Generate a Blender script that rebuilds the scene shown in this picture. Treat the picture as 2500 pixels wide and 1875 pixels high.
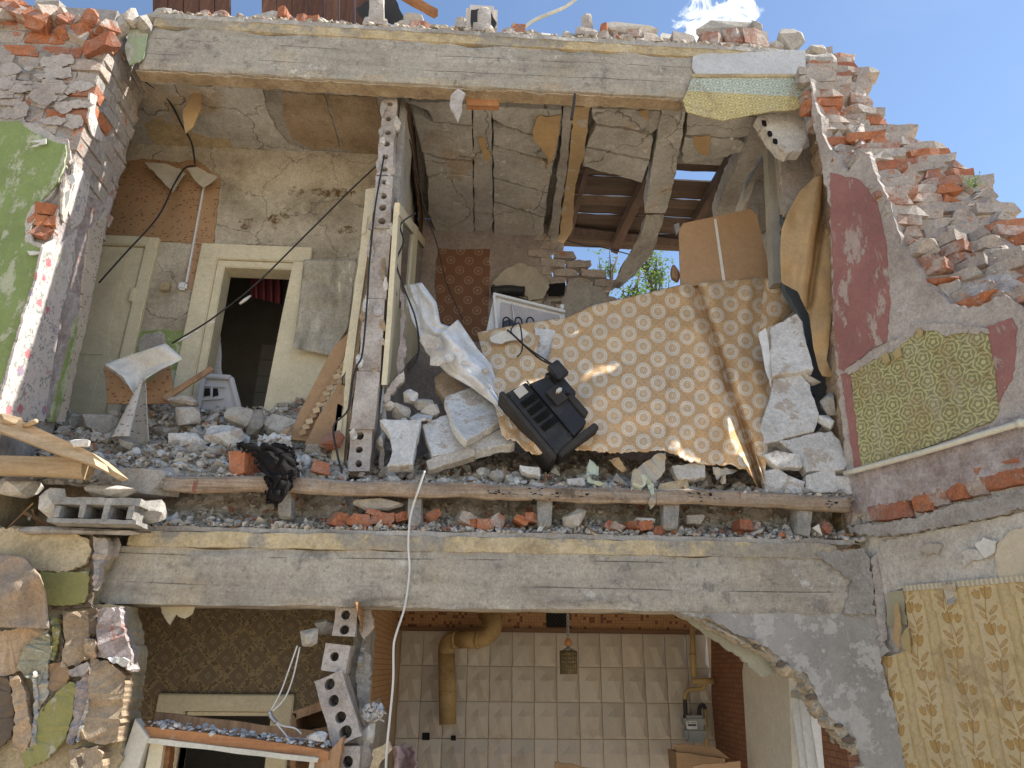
import bpy, bmesh, math, random
from mathutils import Vector, Matrix, noise
for o in list(bpy.data.objects): bpy.data.objects.remove(o)
SC = bpy.context.scene
COL = SC.collection
rad = math.radians

# ------------------------------------------------------------------ camera
FPX = 1733.0                       # focal length in photo pixels (2500 wide)
CAMZ = 1.9
cam_d = bpy.data.cameras.new('camera'); cam_d.sensor_width = 36.0
cam_d.lens = FPX / 2500 * 36.0; cam_d.clip_end = 3000; cam_d.clip_start = 0.05
cam = bpy.data.objects.new('camera', cam_d); COL.objects.link(cam)
RM = Matrix.Rotation(rad(-3.25), 3, 'Z') @ Matrix.Rotation(rad(90 + 21.8), 3, 'X') @ Matrix.Rotation(rad(0.6), 3, 'Z')
cam.matrix_world = Matrix.Translation((0, 0, CAMZ)) @ RM.to_4x4()
SC.camera = cam

# ------------------------------------------------------------------ world, sun, exposure
SUN = Vector((0.585, 0.012, 0.80)).normalized()      # direction towards the sun
W = bpy.data.worlds.new('World'); SC.world = W; W.use_nodes = True
wn = W.node_tree; wn.nodes.clear()
sky = wn.nodes.new('ShaderNodeTexSky'); sky.sky_type = 'NISHITA'; sky.sun_disc = False
sky.sun_elevation = math.asin(SUN.z); sky.sun_rotation = math.atan2(SUN.x, SUN.y)
sky.air_density = 1.0; sky.dust_density = 0.1; sky.ozone_density = 0.9; sky.altitude = 100
bg = wn.nodes.new('ShaderNodeBackground'); bg.inputs[1].default_value = 0.10
out = wn.nodes.new('ShaderNodeOutputWorld')
def wlink(a, b): wn.links.new(a, b)
SKY_COL = sky.outputs[0]
# thin wisps of cloud in the sky, one of them standing above the beam end
tc = wn.nodes.new('ShaderNodeTexCoord')
def wmath(op, a, b=None):
    n = wn.nodes.new('ShaderNodeMath'); n.operation = op
    for i, v in enumerate((a, b)):
        if v is None: continue
        if isinstance(v, (int, float)): n.inputs[i].default_value = v
        else: wlink(v, n.inputs[i])
    return n.outputs[0]
def wnoise(scale, detail, rough_):
    n = wn.nodes.new('ShaderNodeTexNoise'); n.inputs['Scale'].default_value = scale; n.inputs['Detail'].default_value = detail; n.inputs['Roughness'].default_value = rough_
    n.inputs['Distortion'].default_value = .6; wlink(tc.outputs['Generated'], n.inputs['Vector']); return n.outputs['Fac']
def wrange(x, a, b):
    n = wn.nodes.new('ShaderNodeMapRange'); n.interpolation_type = 'SMOOTHSTEP'; wlink(x, n.inputs[0]); n.inputs[1].default_value = a; n.inputs[2].default_value = b; return n.outputs[0]
CLOUD_DIR = (RM @ Vector(((1752 - 1250) / FPX, -(38 - 937.5) / FPX, -1))).normalized()
dt = wn.nodes.new('ShaderNodeVectorMath'); dt.operation = 'DOT_PRODUCT'; wlink(tc.outputs['Generated'], dt.inputs[0]); dt.inputs[1].default_value = CLOUD_DIR
near = wrange(dt.outputs['Value'], math.cos(rad(3.6)), math.cos(rad(.4)))
puff = wmath('MULTIPLY', wrange(wmath('ADD', wnoise(34, 7, .62), wmath('MULTIPLY', near, .22)), .60, .74), wrange(near, .0, .45))
wisp = wmath('MULTIPLY', wrange(wnoise(5, 6, .55), .55, .9), .07)
cm = wn.nodes.new('ShaderNodeMix'); cm.data_type = 'RGBA'; wlink(wmath('MAXIMUM', puff, wisp), cm.inputs[0]); wlink(SKY_COL, cm.inputs[6]); cm.inputs[7].default_value = (6.5, 6.8, 7.2, 1)
wlink(cm.outputs[2], bg.inputs[0]); wlink(bg.outputs[0], out.inputs[0])
sun_d = bpy.data.lights.new('sun', 'SUN'); sun_d.energy = 5.0; sun_d.angle = rad(0.53); sun_d.color = (1.0, 0.955, 0.88)
sun = bpy.data.objects.new('sun', sun_d); COL.objects.link(sun)
sun.rotation_euler = SUN.to_track_quat('Z', 'Y').to_euler(); sun.location = (8, 4, 12)
SC.view_settings.view_transform = 'Standard'; SC.view_settings.look = 'None'
SC.view_settings.gamma = 1.0; SC.view_settings.use_curve_mapping = False
SC.view_settings.exposure = 1.12
SC.render.engine = 'CYCLES'
SC.cycles.max_bounces = 6; SC.cycles.diffuse_bounces = 4; SC.cycles.transparent_max_bounces = 8
SC.render.resolution_x = 1024; SC.render.resolution_y = 768

# ------------------------------------------------------------------ pixel -> place
C0 = Vector((0, 0, CAMZ))
def ray(px, py): return RM @ Vector(((px - 1250) / FPX, -(py - 937.5) / FPX, -1))
def P(px, py, Y):
    d = ray(px, py); return C0 + d * (Y / d.y)
def PZ(px, py, Z):
    d = ray(px, py); return C0 + d * ((Z - CAMZ) / d.z)
def PX(px, py, X):
    d = ray(px, py); return C0 + d * (X / d.x)
def PN(px, py, c, n):
    d = ray(px, py); return C0 + d * ((c - C0).dot(n) / d.dot(n))
def proj(p):
    v = RM.transposed() @ (Vector(p) - C0)
    return 1250 + FPX * v.x / -v.z, 937.5 - FPX * v.y / -v.z
YF = 3.6          # facade plane (front of the beams)
YP = 3.48         # front of the left brick pier
YPB = 3.98        # back of the left pier
YL = 4.54         # back wall of the upper left room
YR = 5.55         # back wall of the right room and of the kitchen
ZC = 5.62         # ceilings
ZF = 2.84         # upper floor
XP = P(222, 250, YP).x
RC = P(2080, 1140, 3.62)           # corner of the splayed right wall
PHI = rad(25)
RW = Vector((math.sin(PHI), -math.cos(PHI), 0))     # along the right wall, towards the camera
RN = Vector((-math.cos(PHI), -math.sin(PHI), 0))    # out of its face
def PR(px, py, off=0.0): return PN(px, py, RC + RN * off, RN)
# ------------------------------------------------------------------ helpers
def link(o, parent=None):
    COL.objects.link(o)
    if parent is not None: o.parent = parent
    return o
def tag(o, label, cat, group=None):
    o['label'] = label; o['category'] = cat; o['kind'] = 'thing'
    if group: o['group'] = group
    return o
def struct(o): o['kind'] = 'structure'; return o
def stuff(o, label=None, cat=None):
    o['kind'] = 'stuff'
    if label: o['label'] = label; o['category'] = cat
    return o
def thing(name, label, cat, loc=(0, 0, 0), group=None):
    o = bpy.data.objects.new(name, None); o.empty_display_size = 0.1
    # empties stay at the world origin of their parts: parts carry world coordinates
    o.location = (0, 0, 0); link(o); return tag(o, label, cat, group)
def mk(name, me, mat, parent=None):
    o = bpy.data.objects.new(name, me)
    if mat is not None and not me.materials: me.materials.append(mat)
    return link(o, parent)
def obj(name, verts, faces, mat, parent=None, smooth=False, uv=None):
    me = bpy.data.meshes.new(name); me.from_pydata([tuple(v) for v in verts], [], faces)
    if uv is not None:
        l = me.uv_layers.new(name='UVMap')
        for lp in me.loops: l.data[lp.index].uv = uv[lp.vertex_index]
    if smooth: me.polygons.foreach_set('use_smooth', [True] * len(me.polygons))
    me.update(); return mk(name, me, mat, parent)
def from_bm(name, bm, mat, parent=None, smooth=False):
    bmesh.ops.recalc_face_normals(bm, faces=bm.faces)
    me = bpy.data.meshes.new(name); bm.to_mesh(me); bm.free()
    if smooth: me.polygons.foreach_set('use_smooth', [True] * len(me.polygons))
    return mk(name, me, mat, parent)
def jag(pts, step=14, amp=3.5, seed=0, close=True):
    r = random.Random(seed); out_ = []
    n = len(pts)
    for i in range(n if close else n - 1):
        a = pts[i]; b = pts[(i + 1) % n]
        L = math.hypot(b[0] - a[0], b[1] - a[1]); k = max(1, int(L / step))
        nx, ny = -(b[1] - a[1]) / (L + 1e-9), (b[0] - a[0]) / (L + 1e-9)
        for j in range(k):
            t = j / k + (r.uniform(-.3, .3) / k if j else 0)
            d = r.gauss(0, amp * .6) if j else r.gauss(0, amp * .3)
            out_.append((a[0] + (b[0] - a[0]) * t + nx * d, a[1] + (b[1] - a[1]) * t + ny * d))
    return out_
def slab3(name, pts, vec, mat, parent=None, bevel=0.0):
    """closed polygon (3D points) pushed along vec"""
    bm = bmesh.new()
    vs = [bm.verts.new(p) for p in pts]
    f = bm.faces.new(vs)
    r = bmesh.ops.extrude_face_region(bm, geom=[f])
    nv = [g for g in r['geom'] if isinstance(g, bmesh.types.BMVert)]
    bmesh.ops.translate(bm, verts=nv, vec=vec)
    if bevel:
        es = [e for e in bm.edges if len(e.link_faces) == 2 and e.calc_face_angle(0) > .9]
        bmesh.ops.bevel(bm, geom=es, offset=bevel, segments=1, affect='EDGES', clamp_overlap=True)
    bmesh.ops.triangulate(bm, faces=[g for g in bm.faces if len(g.verts) > 4])
    return from_bm(name, bm, mat, parent)
def poly(name, pts, Y, th, mat, parent=None, j=(14, 3.0), seed=None, bevel=0.0, warp=0.0):
    if j: pts = jag(pts, j[0], j[1], seed if seed is not None else hash_(name, pts))
    return slab3(name, [P(x, y, Y + (warp * noise.noise(Vector((x / 17, y / 17, Y * 9))) if warp else 0)) for x, y in pts], Vector((0, th, 0)), mat, parent, bevel)
def polyx(name, pts, X, th, mat, parent=None, j=(14, 3.0), seed=None):
    if j: pts = jag(pts, j[0], j[1], seed if seed is not None else hash_(name, pts))
    return slab3(name, [PX(x, y, X) for x, y in pts], Vector((th, 0, 0)), mat, parent)
def polyz(name, pts, Z, th, mat, parent=None, j=(14, 3.0), seed=None, bevel=0.0):
    if j: pts = jag(pts, j[0], j[1], seed if seed is not None else hash_(name, pts))
    return slab3(name, [PZ(x, y, Z) for x, y in pts], Vector((0, 0, th)), mat, parent, bevel)
def polyr(name, pts, off, th, mat, parent=None, j=(14, 3.0), seed=None):
    """on the splayed right wall, off = metres proud of its face"""
    if j: pts = jag(pts, j[0], j[1], seed if seed is not None else hash_(name, pts))
    return slab3(name, [PR(x, y, off) for x, y in pts], -RN * th, mat, parent)
def hash_(name, pts):
    return int(sum(ord(c) for c in name) * 31 + pts[0][0] * 7 + pts[0][1] * 13) & 0xffff
def nz(p, s, seed=0.0): return noise.noise_vector(Vector(p) * s + Vector((seed, seed * 1.7, seed * .3)))
def box_grid(dim, seg):
    """closed box surface grid centred at origin"""
    V = []; F = []; idx = {}
    n = [max(1, int(round(d / seg))) for d in dim]
    def vid(i, j, k):
        key = (i, j, k)
        if key not in idx:
            idx[key] = len(V)
            V.append(Vector((dim[0] * (i / n[0] - .5), dim[1] * (j / n[1] - .5), dim[2] * (k / n[2] - .5))))
        return idx[key]
    for k, fl in ((0, 1), (n[2], 0)):
        for i in range(n[0]):
            for j in range(n[1]):
                q = [vid(i, j, k), vid(i + 1, j, k), vid(i + 1, j + 1, k), vid(i, j + 1, k)]
                F.append(q[::-1] if fl else q)
    for j, fl in ((0, 0), (n[1], 1)):
        for i in range(n[0]):
            for k in range(n[2]):
                q = [vid(i, j, k), vid(i + 1, j, k), vid(i + 1, j, k + 1), vid(i, j, k + 1)]
                F.append(q[::-1] if fl else q)
    for i, fl in ((0, 1), (n[0], 0)):
        for j in range(n[1]):
            for k in range(n[2]):
                q = [vid(i, j, k), vid(i, j + 1, k), vid(i, j + 1, k + 1), vid(i, j, k + 1)]
                F.append(q[::-1] if fl else q)
    return V, F
def rough(V, dim, amp, s, seed, chip=0.0):
    """noise on every vertex; chip pulls edges and corners in unevenly"""
    out_ = []
    for v in V:
        d = nz(v, s, seed) * amp
        if chip:
            e = sum(1 for a in range(3) if abs(abs(v[a]) - dim[a] / 2) < 1e-5)
            if e >= 2:
                c = max(0, noise.noise(v * s * .7 + Vector((seed * 3, 0, 0))) + .25) * chip * (e - 1)
                for a in range(3):
                    if abs(abs(v[a]) - dim[a] / 2) < 1e-5: d[a] -= math.copysign(min(c, dim[a] * .3), v[a])
        out_.append(v + d)
    return out_
def rbox(name, x0, x1, y0, y1, z0, z1, mat, parent=None, seg=.08, amp=.006, s=6, seed=1.0, chip=0.012, smooth=False):
    dim = (x1 - x0, y1 - y0, z1 - z0); V, F = box_grid(dim, seg)
    V = rough(V, dim, amp, s, seed, chip); c = Vector(((x0 + x1) / 2, (y0 + y1) / 2, (z0 + z1) / 2))
    return obj(name, [v + c for v in V], F, mat, parent, smooth)
def box(name, x0, x1, y0, y1, z0, z1, mat, parent=None, bevel=0.0):
    bm = bmesh.new(); bmesh.ops.create_cube(bm, size=1)
    for v in bm.verts: v.co = Vector((x0 + (x1 - x0) * (v.co.x + .5), y0 + (y1 - y0) * (v.co.y + .5), z0 + (z1 - z0) * (v.co.z + .5)))
    if bevel: bmesh.ops.bevel(bm, geom=list(bm.edges), offset=bevel, segments=2, affect='EDGES')
    return from_bm(name, bm, mat, parent)
def bar(name, a, b, w, h, mat, parent=None, up=Vector((0, 0, 1)), bevel=0.0, seg=0, amp=0, seed=1, chip=0):
    """box beam from a to b, w across, h along up"""
    a, b = Vector(a), Vector(b); d = (b - a); L = d.length; d.normalize()
    s = d.cross(up).normalized(); u = s.cross(d).normalized()
    M = Matrix((d, s, u)).transposed(); c = (a + b) / 2
    if seg:
        dim = (L, w, h); V, F = box_grid(dim, seg); V = rough(V, dim, amp, 8, seed, chip)
        return obj(name, [c + M @ v for v in V], F, mat, parent)
    bm = bmesh.new(); bmesh.ops.create_cube(bm, size=1)
    for v in bm.verts: v.co = Vector((v.co.x * L, v.co.y * w, v.co.z * h))
    if bevel: bmesh.ops.bevel(bm, geom=list(bm.edges), offset=bevel, segments=2, affect='EDGES')
    for v in bm.verts: v.co = c + M @ v.co
    return from_bm(name, bm, mat, parent)
def tube_geo(pts, r, n=8, cap=True):
    pts = [Vector(p) for p in pts]; V = []; F = []
    rr = r if isinstance(r, (list, tuple)) else [r] * len(pts)
    up = Vector((0, 0, 1)); prev = None
    for i, p in enumerate(pts):
        t = (pts[min(i + 1, len(pts) - 1)] - pts[max(i - 1, 0)]).normalized()
        if prev is None:
            s = t.cross(up if abs(t.z) < .95 else Vector((1, 0, 0))).normalized()
        else:
            s = (prev - t * prev.dot(t)).normalized()
        prev = s; u = s.cross(t)
        for k in range(n):
            a = 2 * math.pi * k / n
            V.append(p + (s * math.cos(a) + u * math.sin(a)) * rr[i])
    for i in range(len(pts) - 1):
        for k in range(n):
            F.append((i * n + k, i * n + (k + 1) % n, (i + 1) * n + (k + 1) % n, (i + 1) * n + k))
    if cap:
        F.append(tuple(range(n))[::-1]); F.append(tuple((len(pts) - 1) * n + k for k in range(n)))
    return V, F
def tube(name, pts, r, mat, parent=None, n=8, smooth=True):
    V, F = tube_geo(pts, r, n); return obj(name, V, F, mat, parent, smooth)
def spline(pts, k=6):
    pts = [Vector(p) for p in pts]; out_ = []
    for i in range(len(pts) - 1):
        p0 = pts[max(i - 1, 0)]; p1 = pts[i]; p2 = pts[i + 1]; p3 = pts[min(i + 2, len(pts) - 1)]
        for j in range(k):
            t = j / k
            out_.append(.5 * ((2 * p1) + (p2 - p0) * t + (2 * p0 - 5 * p1 + 4 * p2 - p3) * t * t + (3 * p1 - p0 - 3 * p2 + p3) * t ** 3))
    out_.append(pts[-1]); return out_
def rock_geo(seed, n=16, dims=(1, .8, .6), detail=0):
    r = random.Random(seed); bm = bmesh.new()
    for i in range(n):
        v = Vector((r.gauss(0, 1), r.gauss(0, 1), r.gauss(0, 1))); v.normalize(); v *= r.uniform(.75, 1.0)
        # boxy-ness
        m = max(abs(c) for c in v); v = v.lerp(v / m * .8, .45)
        bm.verts.new((v.x * dims[0] * .5, v.y * dims[1] * .5, v.z * dims[2] * .5))
    h = bmesh.ops.convex_hull(bm, input=list(bm.verts))
    bmesh.ops.delete(bm, geom=[g for g in h['geom_interior'] if isinstance(g, bmesh.types.BMVert)], context='VERTS')
    bmesh.ops.dissolve_limit(bm, angle_limit=.25, verts=list(bm.verts), edges=list(bm.edges))
    if detail:
        bmesh.ops.triangulate(bm, faces=list(bm.faces))
        bmesh.ops.subdivide_edges(bm, edges=list(bm.edges), cuts=detail, use_grid_fill=True)
        for v in bm.verts: v.co += nz(v.co, 4.5, seed) * .06 * min(dims)
    else:
        bmesh.ops.triangulate(bm, faces=list(bm.faces))
    bmesh.ops.recalc_face_normals(bm, faces=list(bm.faces))
    V = [v.co.copy() for v in bm.verts]; bm.verts.index_update()
    F = [tuple(v.index for v in f.verts) for f in bm.faces]; bm.free()
    return V, F
def brick_geo(seed, dim=(.25, .12, .088), broken=0):
    V, F = box_grid(dim, .06)
    V = rough(V, dim, .004, 20, seed * 3.1, .012)
    if broken:
        bm = bmesh.new(); vs = [bm.verts.new(v) for v in V]
        for f in F: bm.faces.new([vs[i] for i in f])
        r = random.Random(seed)
        for k in range(broken):
            n = Vector((r.uniform(.5, 1), r.uniform(-.8, .8), r.uniform(-.9, .9))).normalized()
            if k: n.x *= r.choice((-1, 1)); n.z = abs(n.z) + .4; n.normalize()
            co = n * (dim[0] * r.uniform(.12, .30) if not k else dim[0] * .16)
            g = bmesh.ops.bisect_plane(bm, geom=list(bm.verts) + list(bm.edges) + list(bm.faces), plane_co=co, plane_no=n, clear_outer=True)
            es = [e for e in bm.edges if len(e.link_faces) == 1]
            if es: bmesh.ops.holes_fill(bm, edges=es)
        bmesh.ops.triangulate(bm, faces=[f for f in bm.faces if len(f.verts) > 4])
        for v in bm.verts: v.co += nz(v.co, 30, seed) * .006
        bmesh.ops.recalc_face_normals(bm, faces=list(bm.faces)); bm.verts.index_update()
        V = [v.co.copy() for v in bm.verts]; F = [tuple(v.index for v in f.verts) for f in bm.faces]; bm.free()
    return V, F
MESHES = {}
def pool_mesh(key, geo, mat):
    k = (key, mat.name)
    if k not in MESHES:
        V, F = geo(); me = bpy.data.meshes.new(key); me.from_pydata([tuple(v) for v in V], [], F); me.update()
        me.materials.append(mat); MESHES[k] = me
    return MESHES[k]
def inst(name, me, loc, rot=(0, 0, 0), scale=(1, 1, 1), parent=None):
    o = bpy.data.objects.new(name, me); o.location = loc
    o.rotation_euler = rot if not isinstance(rot, Matrix) else rot.to_euler()
    o.scale = scale if not isinstance(scale, (int, float)) else (scale,) * 3
    return link(o, parent)
class Soup:
    """many small pieces joined into one mesh"""
    def __init__(s): s.V = []; s.F = []
    def add(s, V, F, M=None):
        b = len(s.V)
        s.V.extend([tuple(M @ v) for v in V] if M is not None else [tuple(v) for v in V])
        s.F.extend([tuple(i + b for i in f) for f in F])
    def build(s, name, mat, parent=None, smooth=False): return obj(name, s.V, s.F, mat, parent, smooth)
def grid_sheet(name, nu, nv, fn, mat, parent=None, thick=0.0, uvfn=None, smooth=True, keep=None):
    """fn(u,v)->point; keep(u,v)->bool drops faces; gives the sheet a real thickness"""
    V = []; UV = []; F = []
    for j in range(nv + 1):
        for i in range(nu + 1):
            V.append(Vector(fn(i / nu, j / nv))); UV.append(uvfn(i / nu, j / nv) if uvfn else (i / nu, j / nv))
    for j in range(nv):
        for i in range(nu):
            if keep and not keep((i + .5) / nu, (j + .5) / nv): continue
            a = j * (nu + 1) + i; F.append((a, a + 1, a + nu + 2, a + nu + 1))
    o = obj(name, V, F, mat, parent, smooth, UV)
    if thick:
        m = o.modifiers.new('thick', 'SOLIDIFY'); m.thickness = thick; m.offset = 0
    return o
def inpoly(p, poly_):
    x, y = p; c = False; n = len(poly_); j = n - 1
    for i in range(n):
        xi, yi = poly_[i]; xj, yj = poly_[j]
        if (yi > y) != (yj > y) and x < (xj - xi) * (y - yi) / (yj - yi + 1e-12) + xi: c = not c
        j = i
    return c
def polydist(p, pl):
    m = 1e9
    for (ax, ay), (bx, by) in zip(pl[:-1], pl[1:]):
        dx, dy = bx - ax, by - ay; t = max(0, min(1, ((p[0] - ax) * dx + (p[1] - ay) * dy) / (dx * dx + dy * dy + 1e-9)))
        m = min(m, math.hypot(p[0] - ax - dx * t, p[1] - ay - dy * t))
    return m
# ------------------------------------------------------------------ node expressions and materials
class S:
    def __init__(s, g, k): s.g = g; s.k = k
    def __add__(a, b): return a.g.m('ADD', a, b)
    __radd__ = __add__
    def __sub__(a, b): return a.g.m('SUBTRACT', a, b)
    def __rsub__(a, b): return a.g.m('SUBTRACT', b, a)
    def __mul__(a, b): return a.g.m('MULTIPLY', a, b)
    __rmul__ = __mul__
    def __truediv__(a, b): return a.g.m('DIVIDE', a, b)
    def __rtruediv__(a, b): return a.g.m('DIVIDE', b, a)
class G:
    def __init__(s, nt):
        s.nt = nt; s.L = nt.links
        geo = nt.nodes.new('ShaderNodeNewGeometry'); s.pos = geo.outputs['Position']
        sep = nt.nodes.new('ShaderNodeSeparateXYZ'); s.L.new(s.pos, sep.inputs[0])
        s.x, s.y, s.z = (S(s, sep.outputs[i]) for i in range(3))
        s.nrm = geo.outputs['Normal']
    def put(s, v, sock):
        if isinstance(v, S): s.L.new(v.k, sock)
        elif hasattr(v, 'is_output'): s.L.new(v, sock)
        elif isinstance(v, (tuple, list)):
            sock.default_value = tuple(v) if len(v) == len(sock.default_value) else (*v, 1)[:len(sock.default_value)]
        else: sock.default_value = v
    def m(s, op, *a):
        n = s.nt.nodes.new('ShaderNodeMath'); n.operation = op
        for i, v in enumerate(a): s.put(v, n.inputs[i])
        return S(s, n.outputs[0])
    def sin(s, a): return s.m('SINE', a)
    def cos(s, a): return s.m('COSINE', a)
    def abs(s, a): return s.m('ABSOLUTE', a)
    def fl(s, a): return s.m('FLOOR', a)
    def fr(s, a): return s.m('FRACT', a)
    def sq(s, a): return s.m('SQRT', a)
    def mn(s, a, b): return s.m('MINIMUM', a, b)
    def mx(s, a, b): return s.m('MAXIMUM', a, b)
    def at2(s, a, b): return s.m('ARCTAN2', a, b)
    def lt(s, a, b): return s.m('LESS_THAN', a, b)
    def gt(s, a, b): return s.m('GREATER_THAN', a, b)
    def ss(s, a, b, x):
        n = s.nt.nodes.new('ShaderNodeMapRange'); n.interpolation_type = 'SMOOTHSTEP'
        s.put(x, n.inputs[0]); s.put(a, n.inputs[1]); s.put(b, n.inputs[2]); return S(s, n.outputs[0])
    def vec(s, x, y, z=0.0):
        n = s.nt.nodes.new('ShaderNodeCombineXYZ'); s.put(x, n.inputs[0]); s.put(y, n.inputs[1]); s.put(z, n.inputs[2]); return S(s, n.outputs[0])
    def scl(s, sx, sy, sz): return s.vec(s.x * sx, s.y * sy, s.z * sz)
    def noise(s, scale, detail=4, rough_=.6, v=None, dist=0.0):
        n = s.nt.nodes.new('ShaderNodeTexNoise'); n.inputs['Scale'].default_value = scale
        n.inputs['Detail'].default_value = detail; n.inputs['Roughness'].default_value = rough_
        n.inputs['Distortion'].default_value = dist
        s.put(v if v is not None else s.pos, n.inputs['Vector']); return S(s, n.outputs['Fac'])
    def vor(s, scale, feat='F1', v=None, outp='Distance', rnd=1.0):
        n = s.nt.nodes.new('ShaderNodeTexVoronoi'); n.feature = feat; n.inputs['Scale'].default_value = scale
        n.inputs['Randomness'].default_value = rnd
        s.put(v if v is not None else s.pos, n.inputs['Vector']); return S(s, n.outputs[outp])
    def wn(s, x, y, z=0.0):
        n = s.nt.nodes.new('ShaderNodeTexWhiteNoise'); s.put(s.vec(x, y, z), n.inputs['Vector']); return S(s, n.outputs['Value'])
    def mix(s, a, b, f):
        n = s.nt.nodes.new('ShaderNodeMix'); n.data_type = 'RGBA'; s.put(f, n.inputs[0])
        s.put(a, n.inputs[6]); s.put(b, n.inputs[7]); return S(s, n.outputs[2])
    def mul(s, a, b):
        n = s.nt.nodes.new('ShaderNodeMix'); n.data_type = 'RGBA'; n.blend_type = 'MULTIPLY'; n.inputs[0].default_value = 1
        s.put(a, n.inputs[6]); s.put(b, n.inputs[7]); return S(s, n.outputs[2])
    def grey(s, v):
        n = s.nt.nodes.new('ShaderNodeCombineColor'); [s.put(v, n.inputs[i]) for i in range(3)]; return S(s, n.outputs[0])
    def bri(s, c, v): return s.mul(c, s.grey(v))
    def ramp(s, x, stops):
        n = s.nt.nodes.new('ShaderNodeValToRGB'); e = n.color_ramp.elements
        while len(e) < len(stops): e.new(.5)
        for k, (p, c) in enumerate(stops): e[k].position = p; e[k].color = (*c, 1)
        s.put(x, n.inputs[0]); return S(s, n.outputs[0])
    def rnd(s):
        n = s.nt.nodes.new('ShaderNodeObjectInfo'); return S(s, n.outputs['Random'])
    def uv(s):
        n = s.nt.nodes.new('ShaderNodeUVMap'); n.uv_map = 'UVMap'
        q = s.nt.nodes.new('ShaderNodeSeparateXYZ'); s.L.new(n.outputs[0], q.inputs[0])
        return S(s, q.outputs[0]), S(s, q.outputs[1])
MAT = {}
def M(name, fn, rough_=.9, spec=.25):
    m = bpy.data.materials.new(name); m.use_nodes = True; nt = m.node_tree
    b = nt.nodes['Principled BSDF']; g = G(nt); r = fn(g)
    if not isinstance(r, dict): r = dict(c=r)
    gr = r.get('grit', 1.0 if 'h' in r and r.get('hd', 0) >= .01 else (.5 if 'h' in r else 0))
    if gr: r['c'] = g.bri(r['c'], (g.noise(70, 5, .85) - .5) * (1.5 * gr) + (g.noise(22, 4, .7) - .5) * (.7 * gr) + 1.0)
    g.put(r['c'], b.inputs['Base Color']); g.put(r.get('r', rough_), b.inputs['Roughness'])
    b.inputs['Specular IOR Level'].default_value = r.get('spec', spec); b.inputs['Metallic'].default_value = r.get('met', 0)
    if 'h' in r:
        n = nt.nodes.new('ShaderNodeBump'); n.inputs['Strength'].default_value = r.get('hs', .6)
        n.inputs['Distance'].default_value = r.get('hd', .01); g.put(r['h'], n.inputs['Height'])
        nt.links.new(n.outputs[0], b.inputs['Normal'])
    if 'alpha' in r: g.put(r['alpha'], b.inputs['Alpha'])
    if 'trans' in r: b.inputs['Transmission Weight'].default_value = r['trans']; b.inputs['IOR'].default_value = 1.3
    if 'sub' in r:
        # thin leaf / cloth: part of the light passes
        t = nt.nodes.new('ShaderNodeBsdfTranslucent'); g.put(r['c'], t.inputs[0])
        mx = nt.nodes.new('ShaderNodeMixShader'); mx.inputs[0].default_value = r['sub']
        o = nt.nodes['Material Output']; nt.links.new(b.outputs[0], mx.inputs[1]); nt.links.new(t.outputs[0], mx.inputs[2]); nt.links.new(mx.outputs[0], o.inputs[0])
    MAT[name] = m; return m
def dusty(g, c, amt=.35, col=(.42, .39, .35)):
    """dust settled in patches and on upward faces"""
    sep = g.nt.nodes.new('ShaderNodeSeparateXYZ'); g.L.new(g.nrm, sep.inputs[0])
    up = g.ss(.2, .9, S(g, sep.outputs[2])); n = g.ss(.45, .72, g.noise(7, 6, .65))
    return g.mix(c, col, g.mn(g.mx(up * .75, n * amt), .85))
def base_h(g, a=40, b=9): return g.noise(a, 6, .7) * .5 + g.noise(b, 5, .6)

def f_beam(g):
    v = g.scl(1, 1, 1)
    n1 = g.noise(2.2, 6, .6); n2 = g.noise(14, 8, .7); n3 = g.noise(5, 6, .65, g.scl(.35, 1, 3.2))
    c = g.ramp(n1 * .55 + n3 * .45, [(.30, (.21, .185, .15)), (.45, (.34, .305, .25)), (.58, (.42, .38, .315)), (.72, (.47, .435, .375))])
    c = g.mix(c, (.17, .155, .14), g.ss(.54, .64, g.noise(7, 9, .75)) * .7)
    c = g.mix(c, (.16, .145, .13), g.ss(.50, .62, g.noise(4, 9, .72, g.scl(.5, 1, 1.6))) * g.ss(2.30, 2.19, g.z) * .75)
    c = g.mix(c, (.13, .115, .10), g.ss(.60, .66, g.noise(42, 5, .7)) * .55)
    c = g.mix(c, (.60, .59, .565), g.ss(.585, .65, g.noise(5, 9, .75, g.scl(.8, 1, 1.0))) * .7)
    c = g.mix(c, (.46, .36, .22), g.ss(.56, .70, g.noise(1.7, 5, .55)) * .35)
    # board marks left by the shuttering
    bm_ = g.abs(g.fr(g.z * 7.6 + g.noise(.5, 2) * .5) - .5)
    ln = g.ss(.022, .0, bm_) * g.ss(.46, .60, g.noise(1.9, 5, .6, g.scl(1, 1, 2.0)))
    c = g.mix(c, (.15, .13, .11), ln * .55)
    streak = g.ss(.55, .75, g.noise(30, 4, .6, g.scl(1.0, 1, .10)))
    c = g.mix(c, (.24, .22, .19), streak * .30)
    return dict(c=c, h=n2 * .8 + n1 + ln * -1.5 + g.noise(60, 4, .7) * .35, hs=.75, hd=.012)
def f_yellow(g):
    n = g.noise(5, 6, .65); c = g.ramp(n, [(.3, (.30, .23, .14)), (.48, (.50, .40, .24)), (.7, (.60, .50, .33))])
    c = g.mix(c, (.30, .275, .235), g.ss(.48, .58, g.noise(2.6, 7, .7)) * .85)
    return dict(c=c, h=base_h(g), hs=.9, hd=.02)
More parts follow.
